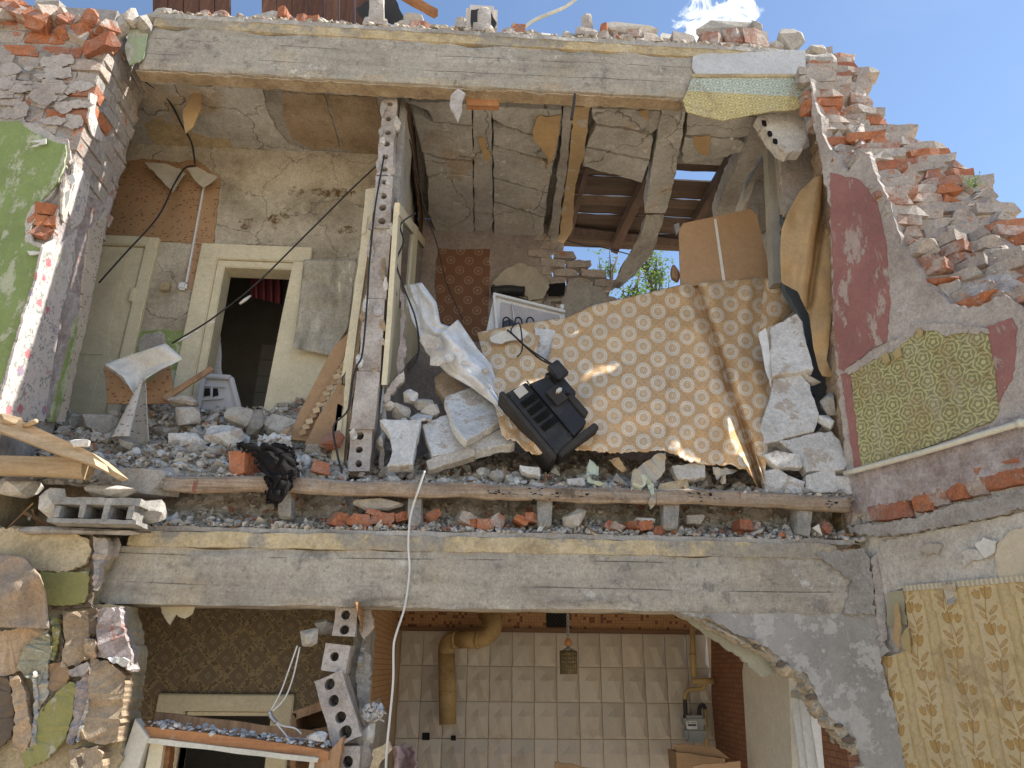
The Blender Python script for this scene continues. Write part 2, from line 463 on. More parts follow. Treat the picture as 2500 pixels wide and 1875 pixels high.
def f_plaster(base, dark, light, s=3.0):
    def f(g):
        n = g.noise(s, 7, .66); c = g.ramp(n, [(.3, dark), (.5, base), (.72, light)])
        c = g.mix(c, dark, g.ss(.54, .68, g.noise(s * 4, 8, .74)) * .65); c = g.mix(c, light, g.ss(.60, .66, g.noise(s * 7, 7, .72, g.vec(g.x + 4, g.y, g.z))) * .5)
        c = g.mix(c, (.10, .085, .07), g.ss(.63, .70, g.noise(38, 5, .7)) * .5)
        return dict(c=c, h=base_h(g) + g.noise(110, 3, .6) * .2, hs=.95, hd=.016)
    return f
def f_moldwall(g):
    n = g.noise(2.5, 7, .65); c = g.ramp(n, [(.28, (.20, .17, .12)), (.45, (.38, .33, .25)), (.58, (.48, .43, .34)), (.75, (.55, .51, .42))])
    c = g.mix(c, (.14, .15, .12), g.ss(.56, .72, g.noise(6, 8, .72)) * .55)
    pat = 0.0
    for mx_, my_, sx_, sy_ in ((722, 468, .06, .05), (815, 470, .17, .045), (604, 546, .07, .05), (668, 545, .05, .08), (850, 560, .07, .03), (655, 602, .18, .02), (700, 520, .05, .05), (842, 565, .05, .03)):
        q = P(mx_, my_, YL); dd = (g.x - q.x) / sx_ * ((g.x - q.x) / sx_) + (g.z - q.z) / sy_ * ((g.z - q.z) / sy_); pat = g.mx(pat, g.ss(1.6, .0, dd))
    pat = g.ss(.62, .80, g.mn(pat * 3, 1.0) * .30 + g.noise(17, 7, .72) * .75) * g.mn(pat * 4, 1.0) + g.ss(.64, .70, g.noise(9, 6, .7)) * .15
    c = g.mix(c, (.11, .055, .012), g.mn(pat * 1.3, .95))
    ck = g.ss(.010, .0, g.vor(2.1, 'DISTANCE_TO_EDGE', g.vec(g.x + g.noise(4, 4) * .3, g.y, g.z + g.noise(5, 4) * .3)))
    c = g.mix(c, (.12, .10, .08), ck * .6)
    return dict(c=c, h=base_h(g) - ck * 1.2, hs=.5, hd=.01)
def f_ceil(g):
    n = g.noise(2.0, 7, .68); c = g.ramp(n, [(.3, (.30, .28, .25)), (.5, (.46, .44, .40)), (.7, (.56, .54, .50))])
    c = g.mix(c, (.42, .29, .15), g.ss(.56, .66, g.noise(1.9, 6, .62, g.vec(g.x + 3.1, g.y, g.z))) * .55)
    c = g.mix(c, (.62, .61, .58), g.ss(.60, .63, g.noise(7, 8, .72)) * .7)
    ck = g.ss(.008, .0, g.vor(1.7, 'DISTANCE_TO_EDGE', g.vec(g.x + g.noise(5, 4) * .25, g.y + g.noise(6, 4) * .25, g.z)))
    c = g.mix(c, (.14, .12, .09), ck * .75)
    return dict(c=c, h=base_h(g) - ck, hs=.7, hd=.012)
def f_brick(kind):
    def f(g):
        r = g.rnd()
        if kind == 'wash':
            c = g.mix((.52, .46, .405), (.42, .355, .31), r)
            c = g.mix(c, (.44, .16, .08), g.ss(.57, .66, g.noise(11, 6, .7)) * .9)
            c = g.mix(c, (.26, .23, .20), g.ss(.55, .70, g.noise(20, 5, .7)) * .6)
        elif kind == 'mix':
            c = g.ramp(r, [(0, (.47, .20, .11)), (.25, (.40, .18, .12)), (.45, (.44, .28, .21)), (.6, (.48, .37, .30)), (.85, (.52, .46, .40)), (1, (.44, .37, .32))])
            c = g.mix(c, (.52, .465, .41), g.ss(.46, .58, g.noise(10, 7, .72)) * .85)
        else:
            c = g.ramp(r, [(0, (.54, .20, .085)), (.5, (.47, .18, .09)), (1, (.38, .15, .09))])
            c = g.mix(c, (.30, .10, .05), g.ss(.5, .7, g.noise(14, 5, .7)) * .6)
            c = g.mix(c, (.46, .41, .36), g.ss(.60, .68, g.noise(9, 6, .7)) * .75)
        c = g.mix(c, (.13, .10, .085), g.ss(.58, .68, g.noise(30, 6, .72)) * .55)
        return dict(c=dusty(g, c, .45), h=g.noise(45, 6, .75) + g.noise(140, 3, .6) * .4 + g.noise(18, 4, .6), hs=1.0, hd=.016)
    return f
def f_rubble(g):
    r = g.rnd()
    c = g.ramp(g.noise(4, 6, .7), [(.3, (.29, .26, .22)), (.5, (.44, .405, .355)), (.7, (.55, .52, .475))])
    c = g.bri(c, r * .45 + .78)
    return dict(c=c, h=g.noise(60, 6, .75), hs=.9, hd=.01)
def f_soup(g):
    q = g.vor(16, 'F1', None, 'Color'); 
    sp_ = g.nt.nodes.new('ShaderNodeSeparateColor'); g.put(g.vor(30, 'F1', None, 'Color'), sp_.inputs[0]); q1, q2 = S(g, sp_.outputs[0]), S(g, sp_.outputs[1])
    c = g.ramp(q1 * .6 + g.noise(5, 5, .65) * .4, [(.15, (.27, .22, .17)), (.35, (.43, .375, .305)), (.55, (.53, .48, .41)), (.75, (.62, .585, .53)), (.92, (.72, .705, .67))])
    c = g.mix(c, (.40, .14, .07), g.gt(q2, .965) * .7)
    return dict(c=c, h=g.noise(80, 5, .75) + g.vor(30) * .6, hs=.9, hd=.012)
def f_whiteslab(g):
    c = g.ramp(g.noise(4, 7, .7), [(.3, (.42, .40, .365)), (.5, (.57, .555, .525)), (.7, (.67, .66, .64))])
    c = g.mix(c, (.38, .31, .245), g.ss(.54, .60, g.noise(8, 8, .72)) * .8)
    c = g.mix(c, (.24, .22, .2), g.ss(.66, .70, g.noise(26, 4, .7, g.scl(1, 1, 2.5))) * .6)
    return dict(c=c, h=base_h(g, 50, 14), hs=.6, hd=.01)
def f_paint(col, under, lo=.57, sx=1.0, sz=.5):
    def f(g):
        n = g.noise(3, 6, .6); c = g.bri(col, n * .8 + .6)
        pk = g.ss(lo, lo + .05, g.noise(9, 9, .74, g.scl(sx, sx, sz)))
        sc = g.ss(.62, .70, g.noise(30, 4, .6, g.scl(1, 1, .18)))
        c = g.mix(c, under, g.mx(pk * .85, sc * .35))
        return dict(c=c, h=pk * -.6 + g.noise(30, 5, .6) * .5, hs=.5, hd=.006, r=.6)
    return f
def f_wood(c0, c1, axis=0, gl=(.12, .10, .08), plank=0):
    def f(g):
        sv = [26, 26, 26]; sv[axis] = 1.6
        n = g.noise(1.0, 7, .7, g.scl(*sv), .4); r = g.rnd()
        c = g.mix(c0, c1, g.ss(.3, .7, n)); c = g.bri(c, r * .5 + .75)
        c = g.mix(c, gl, g.ss(.58, .72, g.noise(5, 6, .7)) * .55)
        return dict(c=c, h=n, hs=.6, hd=.006)
    return f
def f_cream(g):
    c = g.bri((.64, .57, .40), g.noise(4, 6, .6) * .5 + .72)
    c = g.mix(c, (.30, .25, .17), g.ss(.63, .72, g.noise(12, 7, .7)) * .6)
    return dict(c=c, r=.5, h=g.noise(20, 4, .6, g.scl(1, 1, .15)), hs=.25, hd=.005)
def wash(g, c, amt=.6, col=(.44, .40, .35)):
    return g.mix(c, col, g.ss(.5, .72, g.noise(5, 7, .7)) * amt)
def paper_wear(g, c, u):
    seam = g.ss(.006, .0, g.abs(g.fr(u / .53 + .37) - .5)); c = g.mix(c, (.22, .17, .10), seam * .6)
    damp = band(g, g.noise(2.3, 4, .55), .56, .60, .015); c = g.mix(c, (.26, .17, .07), damp * .35)
    c = g.mix(c, (.30, .22, .12), g.ss(.60, .72, g.noise(1.6, 5, .6)) * .35); return g.mix(g.mix(c, (.52, .47, .40), g.ss(.50, .78, g.noise(20, 5, .65, g.scl(1, 1, .07))) * .35), (.58, .54, .47), g.ss(.69, .72, g.noise(13, 7, .75)) * .8)
def medal(g, u, v, pu, pv, R):
    """nearest medallion of a staggered lattice: returns r/R, angle, dark ground weight"""
    def one(o):
        a = (g.fr(u / pu + o) - .5) * pu; b = (g.fr(v / pv + o) - .5) * pv
        return a, b
    a1, b1 = one(0.0); a2, b2 = one(.5)
    r1 = g.sq(a1 * a1 + b1 * b1); r2 = g.sq(a2 * a2 + b2 * b2); f = g.lt(r2, r1)
    r = g.mn(r1, r2) / R; th = g.at2(b1, a1) * (1 - f) + g.at2(b2, a2) * f
    return r, th
def band(g, x, a, b, e=.02): return g.ss(a - e, a + e, x) * (1 - g.ss(b - e, b + e, x))
def f_medcloth(base, lite, dust_):
    def f(g):
        u, v = g.uv()
        r, th = medal(g, u, v, .165, .135, .043)
        # lace edge, rings, eight petals, centre
        w = band(g, r + g.cos(th * 20) * .05, .86, .99) * .9
        w = g.mx(w, band(g, r, .58, .76, .03) * (g.cos(th * 20) * .2 + .8)); w = g.mx(w, band(g, r, .80, .86) * .6)
        pet = g.gt(g.cos(th * 10), .15) * band(g, r, .32, .52, .03)
        w = g.mx(w, band(g, r, .27, .32) * .7); w = g.mx(w, band(g, r, .52, .58) * (1 - pet) * .8); w = g.mx(w, g.lt(r, .10) * .8)
        inn = g.lt(r, .58) * .35
        r2, th2 = medal(g, u + .031, v + .02, .034, .034, .012)
        small = band(g, r2 + g.cos(th2 * 6) * .15, .35, .8, .08) * .22 * g.gt(r, 1.02)
        n = g.noise(3, 5, .6)
        c = g.bri(base, n * .6 + .7)
        c = g.mix(c, lite, g.mn(g.mx(g.mx(w, small), inn * .5), .95))
        c = g.mix(c, dust_, g.ss(.50, .72, g.noise(2.6, 6, .65)) * .30); c = g.mix(c, (.30, .16, .05), g.ss(.60, .75, g.noise(1.8, 5, .6, g.vec(g.x + 7, g.y, g.z))) * .3)
        return dict(c=c, r=.55, spec=.3, h=g.noise(90, 3, .6), hs=.12, hd=.004)
    return f
def damask(g, u, v):
    r, th = medal(g, u, v, .136, .125, .05)
    w = band(g, r - g.cos(th * 8) * .04, .86, 1.03, .05); w = g.mx(w, band(g, r + g.cos(th * 5) * .08, .46, .62, .06) * .75)
    w = g.mx(w, g.lt(r, .22) * .9)
    r2, th2 = medal(g, u + .068, v, .136, .125, .02)
    w2 = band(g, r2 + g.cos(th2 * 5) * .25, .5, 1.0, .1) * g.gt(r, 1.1); w = g.mx(w, w2 * .7)
    return w, g.lt(r, .95)
def f_damask(uexp, two=False):
    def f(g):
        u = uexp(g); v = g.z
        w, ins = damask(g, u, v)
        if two:
            zl = P(1800, 232, YF).z; lo = g.ss(zl + .005, zl - .005, g.z + g.noise(20, 3) * .004)
            a = g.mix((.25, .30, .27), (.35, .27, .09), lo); b = g.mix((.50, .54, .44), (.54, .48, .25), lo)
        else:
            a = (.155, .16, .075); b = (.46, .42, .21)
        c = g.mix(a, b, g.mn(w * .95 + ins * .22, 1.0))
        c = g.bri(c, g.noise(3, 5, .6) * .5 + .75); c = wash(g, c, .25); c = paper_wear(g, c, u)
        return dict(c=c, r=.7, h=w * .3 + g.noise(18, 4, .6), hs=.3, hd=.006)
    return f
def f_tulip(g):
    u = g.x * RW.x + g.y * RW.y; v = g.z; W_, H_ = .178, .150
    col = g.fl(u / W_); a = (g.fr(u / W_) - .5) * W_; vv = v + g.fr(col * .37) * H_
    cell = g.fl(vv / H_); b = (g.fr(vv / H_) - .5) * H_; sg = g.fr(cell * .5) * 4 - 1
    a = a * sg + .006                                       # every other spray is mirrored
    def ell(cx, cy, rx, ry, ang):
        c_, s_ = math.cos(ang), math.sin(ang); dx = a - cx; dy = b - cy
        p = (dx * c_ + dy * s_) / rx; q = (dy * c_ - dx * s_) / ry; return g.sq(p * p + q * q)
    pet = 9.0
    for cx, cy, rx, ry, an in ((.014, .044, .011, .027, .0), (.002, .042, .010, .026, .35), (.026, .042, .010, .026, -.35), (-.030, .040, .008, .022, .25), (-.040, .036, .007, .019, .5), (-.021, .038, .007, .019, -.1)): pet = g.mn(pet, ell(cx, cy, rx, ry, an))
    lv = 9.0
    for cx, cy, rx, ry, an in ((-.026, -.018, .026, .008, 2.4), (.028, -.030, .028, .009, .75), (-.022, -.050, .022, .008, 2.3), (.020, -.064, .018, .007, .6)): lv = g.mn(lv, ell(cx, cy, rx, ry, an))
    stem = g.lt(g.abs(a - g.sin(b * 21) * .010), .0026)
    fill = g.ss(1.0, .9, pet); line = band(g, pet, .80, 1.02, .06); vein = g.gt(g.sin(a * 620 + b * 120), .35)
    lf = g.ss(1.0, .9, lv); ll = band(g, lv, .72, 1.03, .08)
    a2 = (g.fr(u / W_ + .5) - .5) * W_; wv = g.sin(v * 44 + col * 2) * .024; vine = g.lt(g.abs(a2 - wv), .0016)
    tw = g.lt(g.abs(g.fr(v * 22 + col * .3) - .5 - g.abs(a2 - wv) * 16), .07) * g.lt(g.abs(a2 - wv), .026)
    stripe = g.mx(band(g, g.abs(a), .062, .070, .002), band(g, g.abs(a), .074, .076, .001))
    c = g.mix((.50, .385, .205), (.41, .285, .115), stripe); c = g.mix(c, (.55, .44, .26), g.lt(g.abs(a), .060) * .35)
    c = g.mix(c, (.37, .29, .165), g.mx(vine, tw) * .65)
    gold = (.36, .20, .045); dk = (.26, .135, .03)
    c = g.mix(c, gold, g.mx(fill * .75, lf * .6)); c = g.mix(c, (.48, .31, .11), fill * vein * .45)
    c = g.mix(c, dk, g.mx(g.mx(line, ll * .8), stem) * .65)
    c = g.bri(c, g.noise(2, 5, .6) * .3 + .85); c = wash(g, c, .22); c = paper_wear(g, c, u)
    return dict(c=c, r=.6, h=g.mx(fill, lf) * .5 + g.noise(15, 4, .6), hs=.3, hd=.005)
def f_border(g):
    u = g.x * RW.x + g.y * RW.y; q = g.abs(g.sin(u * 150))
    c = g.mix((.55, .49, .37), (.42, .36, .25), g.gt(q, .6)); return dict(c=c, r=.7, h=q, hs=.3, hd=.004)
def f_sprig(g):
    # sprays of small roses on cream, on the side of the pier (y, z)
    p = g.vec(g.y, g.z); d = g.vor(9.5, 'F1', p, 'Distance', .65); fine = g.noise(75, 3, .6)
    rose = g.ss(.30, .22, d + fine * .35 - .17) ; leafm = g.ss(.62, .57, d) * g.gt(g.noise(52, 4, .7), .55)
    c = g.mix((.52, .46, .43), (.16, .20, .17), leafm * .8)
    hue = g.noise(6, 2, .5); c = g.mix(c, g.mix((.42, .12, .14), (.24, .20, .30), g.ss(.5, .56, hue)), rose * .85)
    c = wash(g, c, .2, (.46, .42, .40)); return dict(c=c, r=.8, h=g.noise(25, 5, .6), hs=.3, hd=.006)
def f_dash(base, dot, s=38.0, ax='x'):
    def f(g):
        u = g.x if ax == 'x' else g.y
        d = g.vor(s, 'F1', g.vec(u * .75, g.z * 1.25), 'Distance', .8); w = g.ss(.30, .22, d)
        c = g.bri(base, g.noise(3, 6, .65) * .7 + .65); c = g.mix(c, dot, w * .85); c = wash(g, c, .15)
        return dict(c=c, r=.8, h=g.noise(20, 5, .6), hs=.3, hd=.006)
    return f
def f_diamond(g):
    a = (g.x + g.z * .95) / .175; b = (g.x - g.z * .95) / .175
    fa = g.abs(g.fr(a) - .5); fb = g.abs(g.fr(b) - .5)
    bands = g.mx(g.gt(fa, .36), g.gt(fb, .36)); edge = g.mx(band(g, fa, .345, .375, .008), band(g, fb, .345, .375, .008))
    scr = g.gt(g.sin(g.noise(26, 3, .6) * 30), .1)
    m = g.mx(fa, fb); cen = band(g, m, .07, .11, .01); raysv = g.sin(g.at2(g.fr(a) - .5, g.fr(b) - .5) * 24) * .5 + .5
    c = g.mix((.20, .15, .10), (.155, .115, .075), raysv * g.gt(m, .10)); c = g.mix(c, (.30, .24, .16), cen * .7)
    c = g.mix(c, g.mix((.13, .095, .055), (.30, .23, .13), scr), bands * .85); c = g.mix(c, (.32, .26, .16), edge * .5)
    return dict(c=c, r=.8, h=bands + g.noise(20, 3, .6), hs=.2, hd=.004)
def f_mosaic(ax):
    def f(g):
        u = g.x if ax == 'x' else g.y; s = 46.0
        iu = g.fl(u * s); iv = g.fl(g.z * s); fu = g.abs(g.fr(u * s) - .5); fv = g.abs(g.fr(g.z * s) - .5)
        r = g.wn(iu, iv); j = g.gt(g.mx(fu, fv), .42)
        c = g.mix((.36, .20, .09), (.30, .16, .07), g.wn(iv, iu)); c = g.mix(c, (.14, .05, .03), g.gt(r, .86)); c = g.mix(c, (.22, .12, .055), j)
        return dict(c=c, r=.6, h=1 - j, hs=.2, hd=.004)
    return f
def f_brickprint(dk=False):
    def f(g):
        s = 24.0; v = g.z * s * 1.35; row = g.fl(v); u = g.y * s * .62 + g.fr(row * .5)
        fu = g.abs(g.fr(u) - .5); fv = g.abs(g.fr(v) - .5); j = g.mx(g.gt(fu, .45), g.gt(fv, .40)); r = g.wn(g.fl(u), row)
        c0, c1, cj = ((.25, .12, .065), (.20, .09, .05), (.14, .065, .04)) if dk else ((.40, .24, .12), (.34, .19, .09), (.25, .13, .06))
        c = g.mix(c0, c1, r); c = g.mix(c, cj, j); return dict(c=c, r=.7, h=1 - j, hs=.2, hd=.004)
    return f
def f_plain(c, r=.7, spec=.25, bump=0.0, var=.3, bs=30, met=0.0):
    def f(g):
        d = dict(c=g.bri(c, g.noise(5, 5, .6) * var * 2 + 1 - var), r=r, spec=spec, met=met)
        if bump: d.update(h=g.noise(bs, 5, .65), hs=bump, hd=.006)
        return d
    return f
def f_leaf(g):
    c = g.ramp(g.noise(1.5, 3, .6), [(.3, (.09, .15, .03)), (.7, (.16, .24, .06))]); return dict(c=c, r=.5, sub=.45)
def f_ground(g):
    c = g.ramp(g.noise(1.2, 8, .7), [(.3, (.34, .27, .19)), (.5, (.48, .39, .28)), (.7, (.56, .47, .36))])
    return dict(c=c, h=g.noise(9, 8, .7), hs=.9, hd=.05)
def f_trimside(g):   # torn band of layers: paint, mud plaster, paper
    n = g.noise(7, 7, .7); c = g.ramp(n, [(.3, (.22, .17, .15)), (.48, (.36, .30, .28)), (.62, (.46, .41, .40)), (.75, (.50, .46, .44))])
    c = g.mix(c, (.30, .12, .08), g.ss(.62, .68, g.noise(6, 5, .65)) * .7)
    return dict(c=c, h=base_h(g, 40, 14), hs=1.0, hd=.025)

beam_m = M('concrete_beam', f_beam)
yellow_m = M('yellow_lime', f_yellow)
grey_pl = M('grey_plaster', f_plaster((.37, .345, .31), (.24, .215, .19), (.47, .45, .41)))
pink_pl = M('pinkish_plaster', f_plaster((.42, .37, .33), (.30, .25, .22), (.50, .46, .42)))
warm_pl = M('ochre_plaster', f_plaster((.50, .40, .25), (.33, .25, .15), (.60, .51, .35), 2.0))
brown_pl = M('brown_mud_plaster', f_plaster((.36, .27, .18), (.22, .16, .10), (.47, .38, .28), 4.0))
pale_pl = M('pale_plaster', f_plaster((.50, .46, .40), (.36, .32, .27), (.58, .55, .50), 2.5))
olive_m = M('olive_paint', f_paint((.27, .25, .09), (.44, .40, .30), .56))
mold_m = M('stained_limewash', f_moldwall)
ceil_m = M('flaking_ceiling', f_ceil)
brick_w = M('limewashed_brick', f_brick('wash')); brick_x = M('mixed_brick', f_brick('mix')); brick_o = M('orange_brick', f_brick('orange'))
mortar_m = M('mortar', f_plaster((.34, .31, .28), (.20, .17, .15), (.44, .41, .38), 9.0))
rub_m = M('rubble', f_rubble); soup_m = M('rubble_fines', f_soup); white_m = M('white_plaster_slab', f_whiteslab)
green_m = M('green_paint', f_paint((.215, .27, .095), (.44, .45, .31), .525)); red_m = M('red_paint', f_paint((.29, .135, .12), (.42, .35, .30), .55, 1.0, .4))

def f_log(g):
    n = g.noise(1.0, 8, .75, g.scl(1.3, 34, 34), .6); n2 = g.noise(1.0, 5, .7, g.scl(4, 90, 90))
    c = g.ramp(n, [(.30, (.16, .11, .075)), (.45, (.32, .235, .165)), (.60, (.43, .34, .255)), (.75, (.50, .43, .35))])
    c = g.mix(c, (.10, .07, .05), g.ss(.60, .68, n2) * .7); c = g.mix(c, (.07, .05, .04), g.ss(.58, .66, g.noise(4.5, 6, .7)) * .65)
    c = g.mix(c, (.25, .07, .05), g.ss(.66, .70, g.noise(7, 3, .6, g.vec(g.x * 2.2 + 5, g.y, g.z * .4))) * .7)
    return dict(c=dusty(g, c, .45), h=n + n2 * .7, hs=1.0, hd=.014)
log_m = M('log_wood', f_log); plank_m = M('pale_plank', f_wood((.47, .36, .235), (.32, .235, .145), 0, (.2, .15, .10)))
roof_m = M('roof_boards', f_wood((.105, .072, .052), (.065, .045, .034), 0, (.05, .035, .03))); rafter_m = M('rafter', f_wood((.10, .065, .05), (.06, .04, .03), 1, (.05, .035, .03)))
tim_m = M('broken_timber', f_wood((.40, .24, .13), (.24, .14, .08), 2, (.14, .09, .06)))
redwood_m = M('stripped_timber', f_wood((.42, .20, .085), (.28, .13, .06), 0, (.5, .45, .36)))
cream_m = M('cream_paint', f_cream); frame_w = M('dirty_white_frame', f_plain((.58, .55, .46), .5, .3, .3))
med_m = M('medallion_sheet', f_medcloth((.56, .335, .145), (.76, .69, .56), (.54, .45, .36))); medwall_m = M('medallion_wallpaper', f_medcloth((.20, .095, .055), (.34, .24, .17), (.25, .2, .17)))
dam_m = M('green_damask', f_damask(lambda g: g.x * RW.x + g.y * RW.y)); dam2_m = M('faded_damask', f_damask(lambda g: g.x, True))
tulip_m = M('tulip_wallpaper', f_tulip); border_m = M('paper_border', f_border); sprig_m = M('rose_wallpaper', f_sprig)
dash_br = M('brown_dash_wallpaper', f_dash((.36, .22, .12), (.13, .06, .035))); dash_cr = M('cream_dash_wallpaper', f_dash((.44, .38, .31), (.12, .09, .07), 42, 'y'))
dash_roll = M('dash_roll', f_dash((.50, .46, .40), (.13, .10, .08), 46)); diam_m = M('diamond_wallpaper', f_diamond)
mosaic_m = M('mosaic_print', f_mosaic('x')); bprint_m = M('brick_print_paper', f_brickprint()); bprint_d = M('brick_print_dark', f_brickprint(True))

def f_tile(g):
    c = g.bri((.41, .355, .29), g.rnd() * .22 + .86); c = g.mix(c, (.26, .17, .09), g.ss(.56, .74, g.noise(3.5, 6, .65)) * .45)
    c = g.mix(c, (.20, .13, .07), g.ss(.66, .72, g.noise(24, 5, .7)) * .5); return dict(c=c, r=.35, spec=.4, h=g.noise(18, 3, .5), hs=.05, hd=.004, grit=.2)
tile_m = M('relief_tile', f_tile); grout_m = M('grout', f_plain((.34, .25, .155), .9))
tan_m = M('tan_paper', f_plain((.44, .30, .155), .75, .2, .5, .35, 14)); tan2_m = M('grey_tan_paper', f_plain((.43, .385, .31), .8, .2, .5, .35, 14))
kraft_m = M('hardboard', f_plain((.40, .255, .145), .6, .3, .1, .12)); card_m = M('cardboard', f_plain((.33, .215, .125), .85, .1, .4, .3))
cloth_w = M('dusty_white_cloth', lambda g: dict(c=g.mix(g.mix((.66, .67, .68), (.56, .545, .52), g.ss(.4, .6, g.noise(5, 5, .6))), (.42, .35, .27), g.ss(.60, .72, g.noise(6, 6, .65)) * .6), h=g.noise(40, 4, .6), hs=.25, hd=.006)); lace_m = M('crumpled_white', f_plain((.60, .58, .56), .9, .1, .6))
paperw_m = M('white_paper', f_plain((.60, .58, .53), .7, .2, .4, .25, 12))
black_m = M('black_plastic', lambda g: dict(c=dusty(g, g.mix((.018, .018, .019), (.05, .046, .042), g.ss(.5, .7, g.noise(9, 6, .7))), .14, (.17, .155, .135)), r=.55, spec=.35, h=g.noise(60, 4, .6), hs=.2, hd=.004)); blackd_m = M('dusty_black', f_plain((.045, .042, .04), .8, .2, .3, .4)); rag_m = M('charred_rag', f_plain((.022, .02, .02), 1, .05, 1, .5, 60))
label_m = M('paper_label', f_plain((.45, .43, .40), .6)); cable_b = M('black_cable', f_plain((.03, .028, .03), .6)); cable_w = M('white_cable', f_plain((.62, .60, .56), .5, .4))
white_en = M('white_enamel', f_plain((.66, .66, .65), .35, .5, .05, .1)); metal_m = M('grey_metal', f_plain((.36, .36, .36), .4, .5, .1, .2, 30, .6)); beige_metal = M('beige_post', f_plain((.40, .38, .33), .6, .3, .2))
brass_m = M('tan_duct_paint', lambda g: dict(c=g.mix(g.mix((.36, .25, .115), (.26, .175, .08), g.ss(.4, .65, g.noise(6, 6, .7))), (.11, .065, .035), g.ss(.60, .70, g.noise(16, 6, .72)) * .7), r=.8, spec=.2, h=g.noise(25, 5, .65), hs=.4, hd=.006)); meter_m = M('grey_meter', f_plain((.30, .31, .30), .5, .4, .1)); pipe_m = M('white_pipe', f_plain((.58, .56, .47), .45, .4, .2))
ochre_pipe = M('ochre_gas_pipe', f_plain((.37, .26, .12), .75, .25, .3, .4, 25)); curtain_m = M('dark_red_curtain', f_plain((.17, .05, .06), .9, .1, .2)); pinkcl_m = M('pink_towel', f_plain((.42, .31, .30), .95, .05, .5))
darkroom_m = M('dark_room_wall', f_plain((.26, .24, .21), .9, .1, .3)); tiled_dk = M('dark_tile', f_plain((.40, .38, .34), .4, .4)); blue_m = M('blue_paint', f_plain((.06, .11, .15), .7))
plastic_g = M('grey_plastic', f_plain((.42, .42, .43), .45, .4)); foam_m = M('cinder_block', f_plaster((.30, .285, .26), (.19, .18, .16), (.40, .38, .35), 12))
gyps_m = M('gypsum_block', f_plaster((.44, .39, .35), (.27, .225, .19), (.57, .53, .49), 6.0)); leaf_m = M('leaves', f_leaf); bark_m = M('bark', f_plain((.10, .08, .06), .9, .1, .8))
ground_m = M('ground', f_ground); torn_m = M('torn_layers', f_trimside); soffit_m = M('soffit_lime', f_plaster((.37, .28, .18), (.21, .165, .115), (.50, .42, .31), 5.0))
core_m = M('brick_core', f_plaster((.50, .42, .36), (.36, .27, .22), (.58, .53, .47), 9.0))
def f_glass(g): return dict(c=(.55, .58, .56), r=.08, spec=.5, trans=.85)
glass_m = M('pane_glass', f_glass)
def f_lampglass(g):
    s = g.abs(g.sin(g.at2(g.x - P(1388, 1630, 4.9).x, g.y - 4.9) * 9)) * g.abs(g.sin(g.z * 130))
    return dict(c=(.34, .27, .15), r=.2, trans=.55, h=s, hs=.9, hd=.01)
lampglass_m = M('ribbed_lamp_glass', f_lampglass)
# ------------------------------------------------------------------ the setting
rng = random.Random(7)
struct(obj('ground', [(-400, -400, 0), (400, -400, 0), (400, 400, 0), (-400, 400, 0)], [(0, 1, 2, 3)], ground_m))
struct(rbox('floor_slab', -3.6, 1.98, 3.90, 5.7, 2.47, 2.81, brown_pl, None, .12, .02, 9))
struct(box('ceiling_slab_left', -3.4, -.66, 3.80, 6.4, ZC + .004, ZC + .14, grey_pl))
def polyp(name, pts, c, n, th, mat, parent=None, j=(14, 3.0), seed=None):
    if j: pts = jag(pts, j[0], j[1], seed if seed is not None else hash_(name, pts))
    return slab3(name, [PN(x, y, c, n) for x, y in pts], th, mat, parent)

# ---- upper beam
ub = thing('concrete_beam', 'long grey concrete beam spanning the top of the open upper rooms', 'beam')
xl, xr = P(330, 165, YF).x, P(1985, 250, YF).x
rbox('beam_body', xl, xr, YF, 3.73, 5.432, 5.80, beam_m, ub, .05, .007, 7, 2.0, .022)
rbox('lime_band', xl + .04, xr - .35, YF - .006, 3.74, 5.795, 5.872, yellow_m, ub, .04, .004, 14, 5.0, .006)
rbox('top_screed', xl - .02, xr, YF - .012, 3.78, 5.866, 5.905, grey_pl, ub, .04, .006, 14, 8.0, .008)
poly('soffit_plaster', [(335, 172), (1660, 240), (1662, 266), (1300, 250), (916, 232), (700, 216), (345, 194)], 3.62, .0, warm_pl, ub, None) if 0 else None
slab3('soffit_plaster', [PZ(x, y, 5.430) for x, y in jag([(332, 170), (700, 192), (1300, 224), (1655, 242), (1662, 266), (1300, 250), (916, 233), (700, 217), (345, 194)], 12, 2.5, 4)], Vector((0, 0, -.012)), soffit_m, ub)
rbox('beam_end', P(1966, 160, 3.64).x, P(2053, 160, 3.64).x, 3.64, 3.9, P(2000, 200, 3.64).z, P(2000, 124, 3.64).z, grey_pl, ub, .05, .012, 7, 3, .03)
# faded wallpaper left on the right end of the beam
wp = [(1690, 190), (1965, 185), (1970, 255), (1940, 268), (1880, 272), (1820, 283), (1765, 295), (1735, 288), (1675, 272), (1668, 245), (1680, 215)]
poly('damask_scrap', wp, YF - .016, .008, dam2_m, ub, (16, 2))
poly('lace_border_scrap', [(1692, 138), (1710, 132), (1965, 122), (1968, 184), (1700, 182), (1690, 165)], YF - .020, .008, M('pale_sprinkle_paper', f_dash((.50, .51, .52), (.40, .36, .26), 60, 'x')), ub, (16, 2))
poly('paper_roll_edge', [(1690, 180), (1968, 180), (1968, 187), (1690, 187)], YF - .026, .012, warm_pl, ub, None)
poly('green_paint_scrap', [(315, 60), (362, 66), (356, 110), (350, 142), (316, 158), (305, 120)], YF - .016, .01, M('faded_green_paint', f_paint((.30, .36, .22), (.47, .45, .40), .50)), ub, (10, 2))

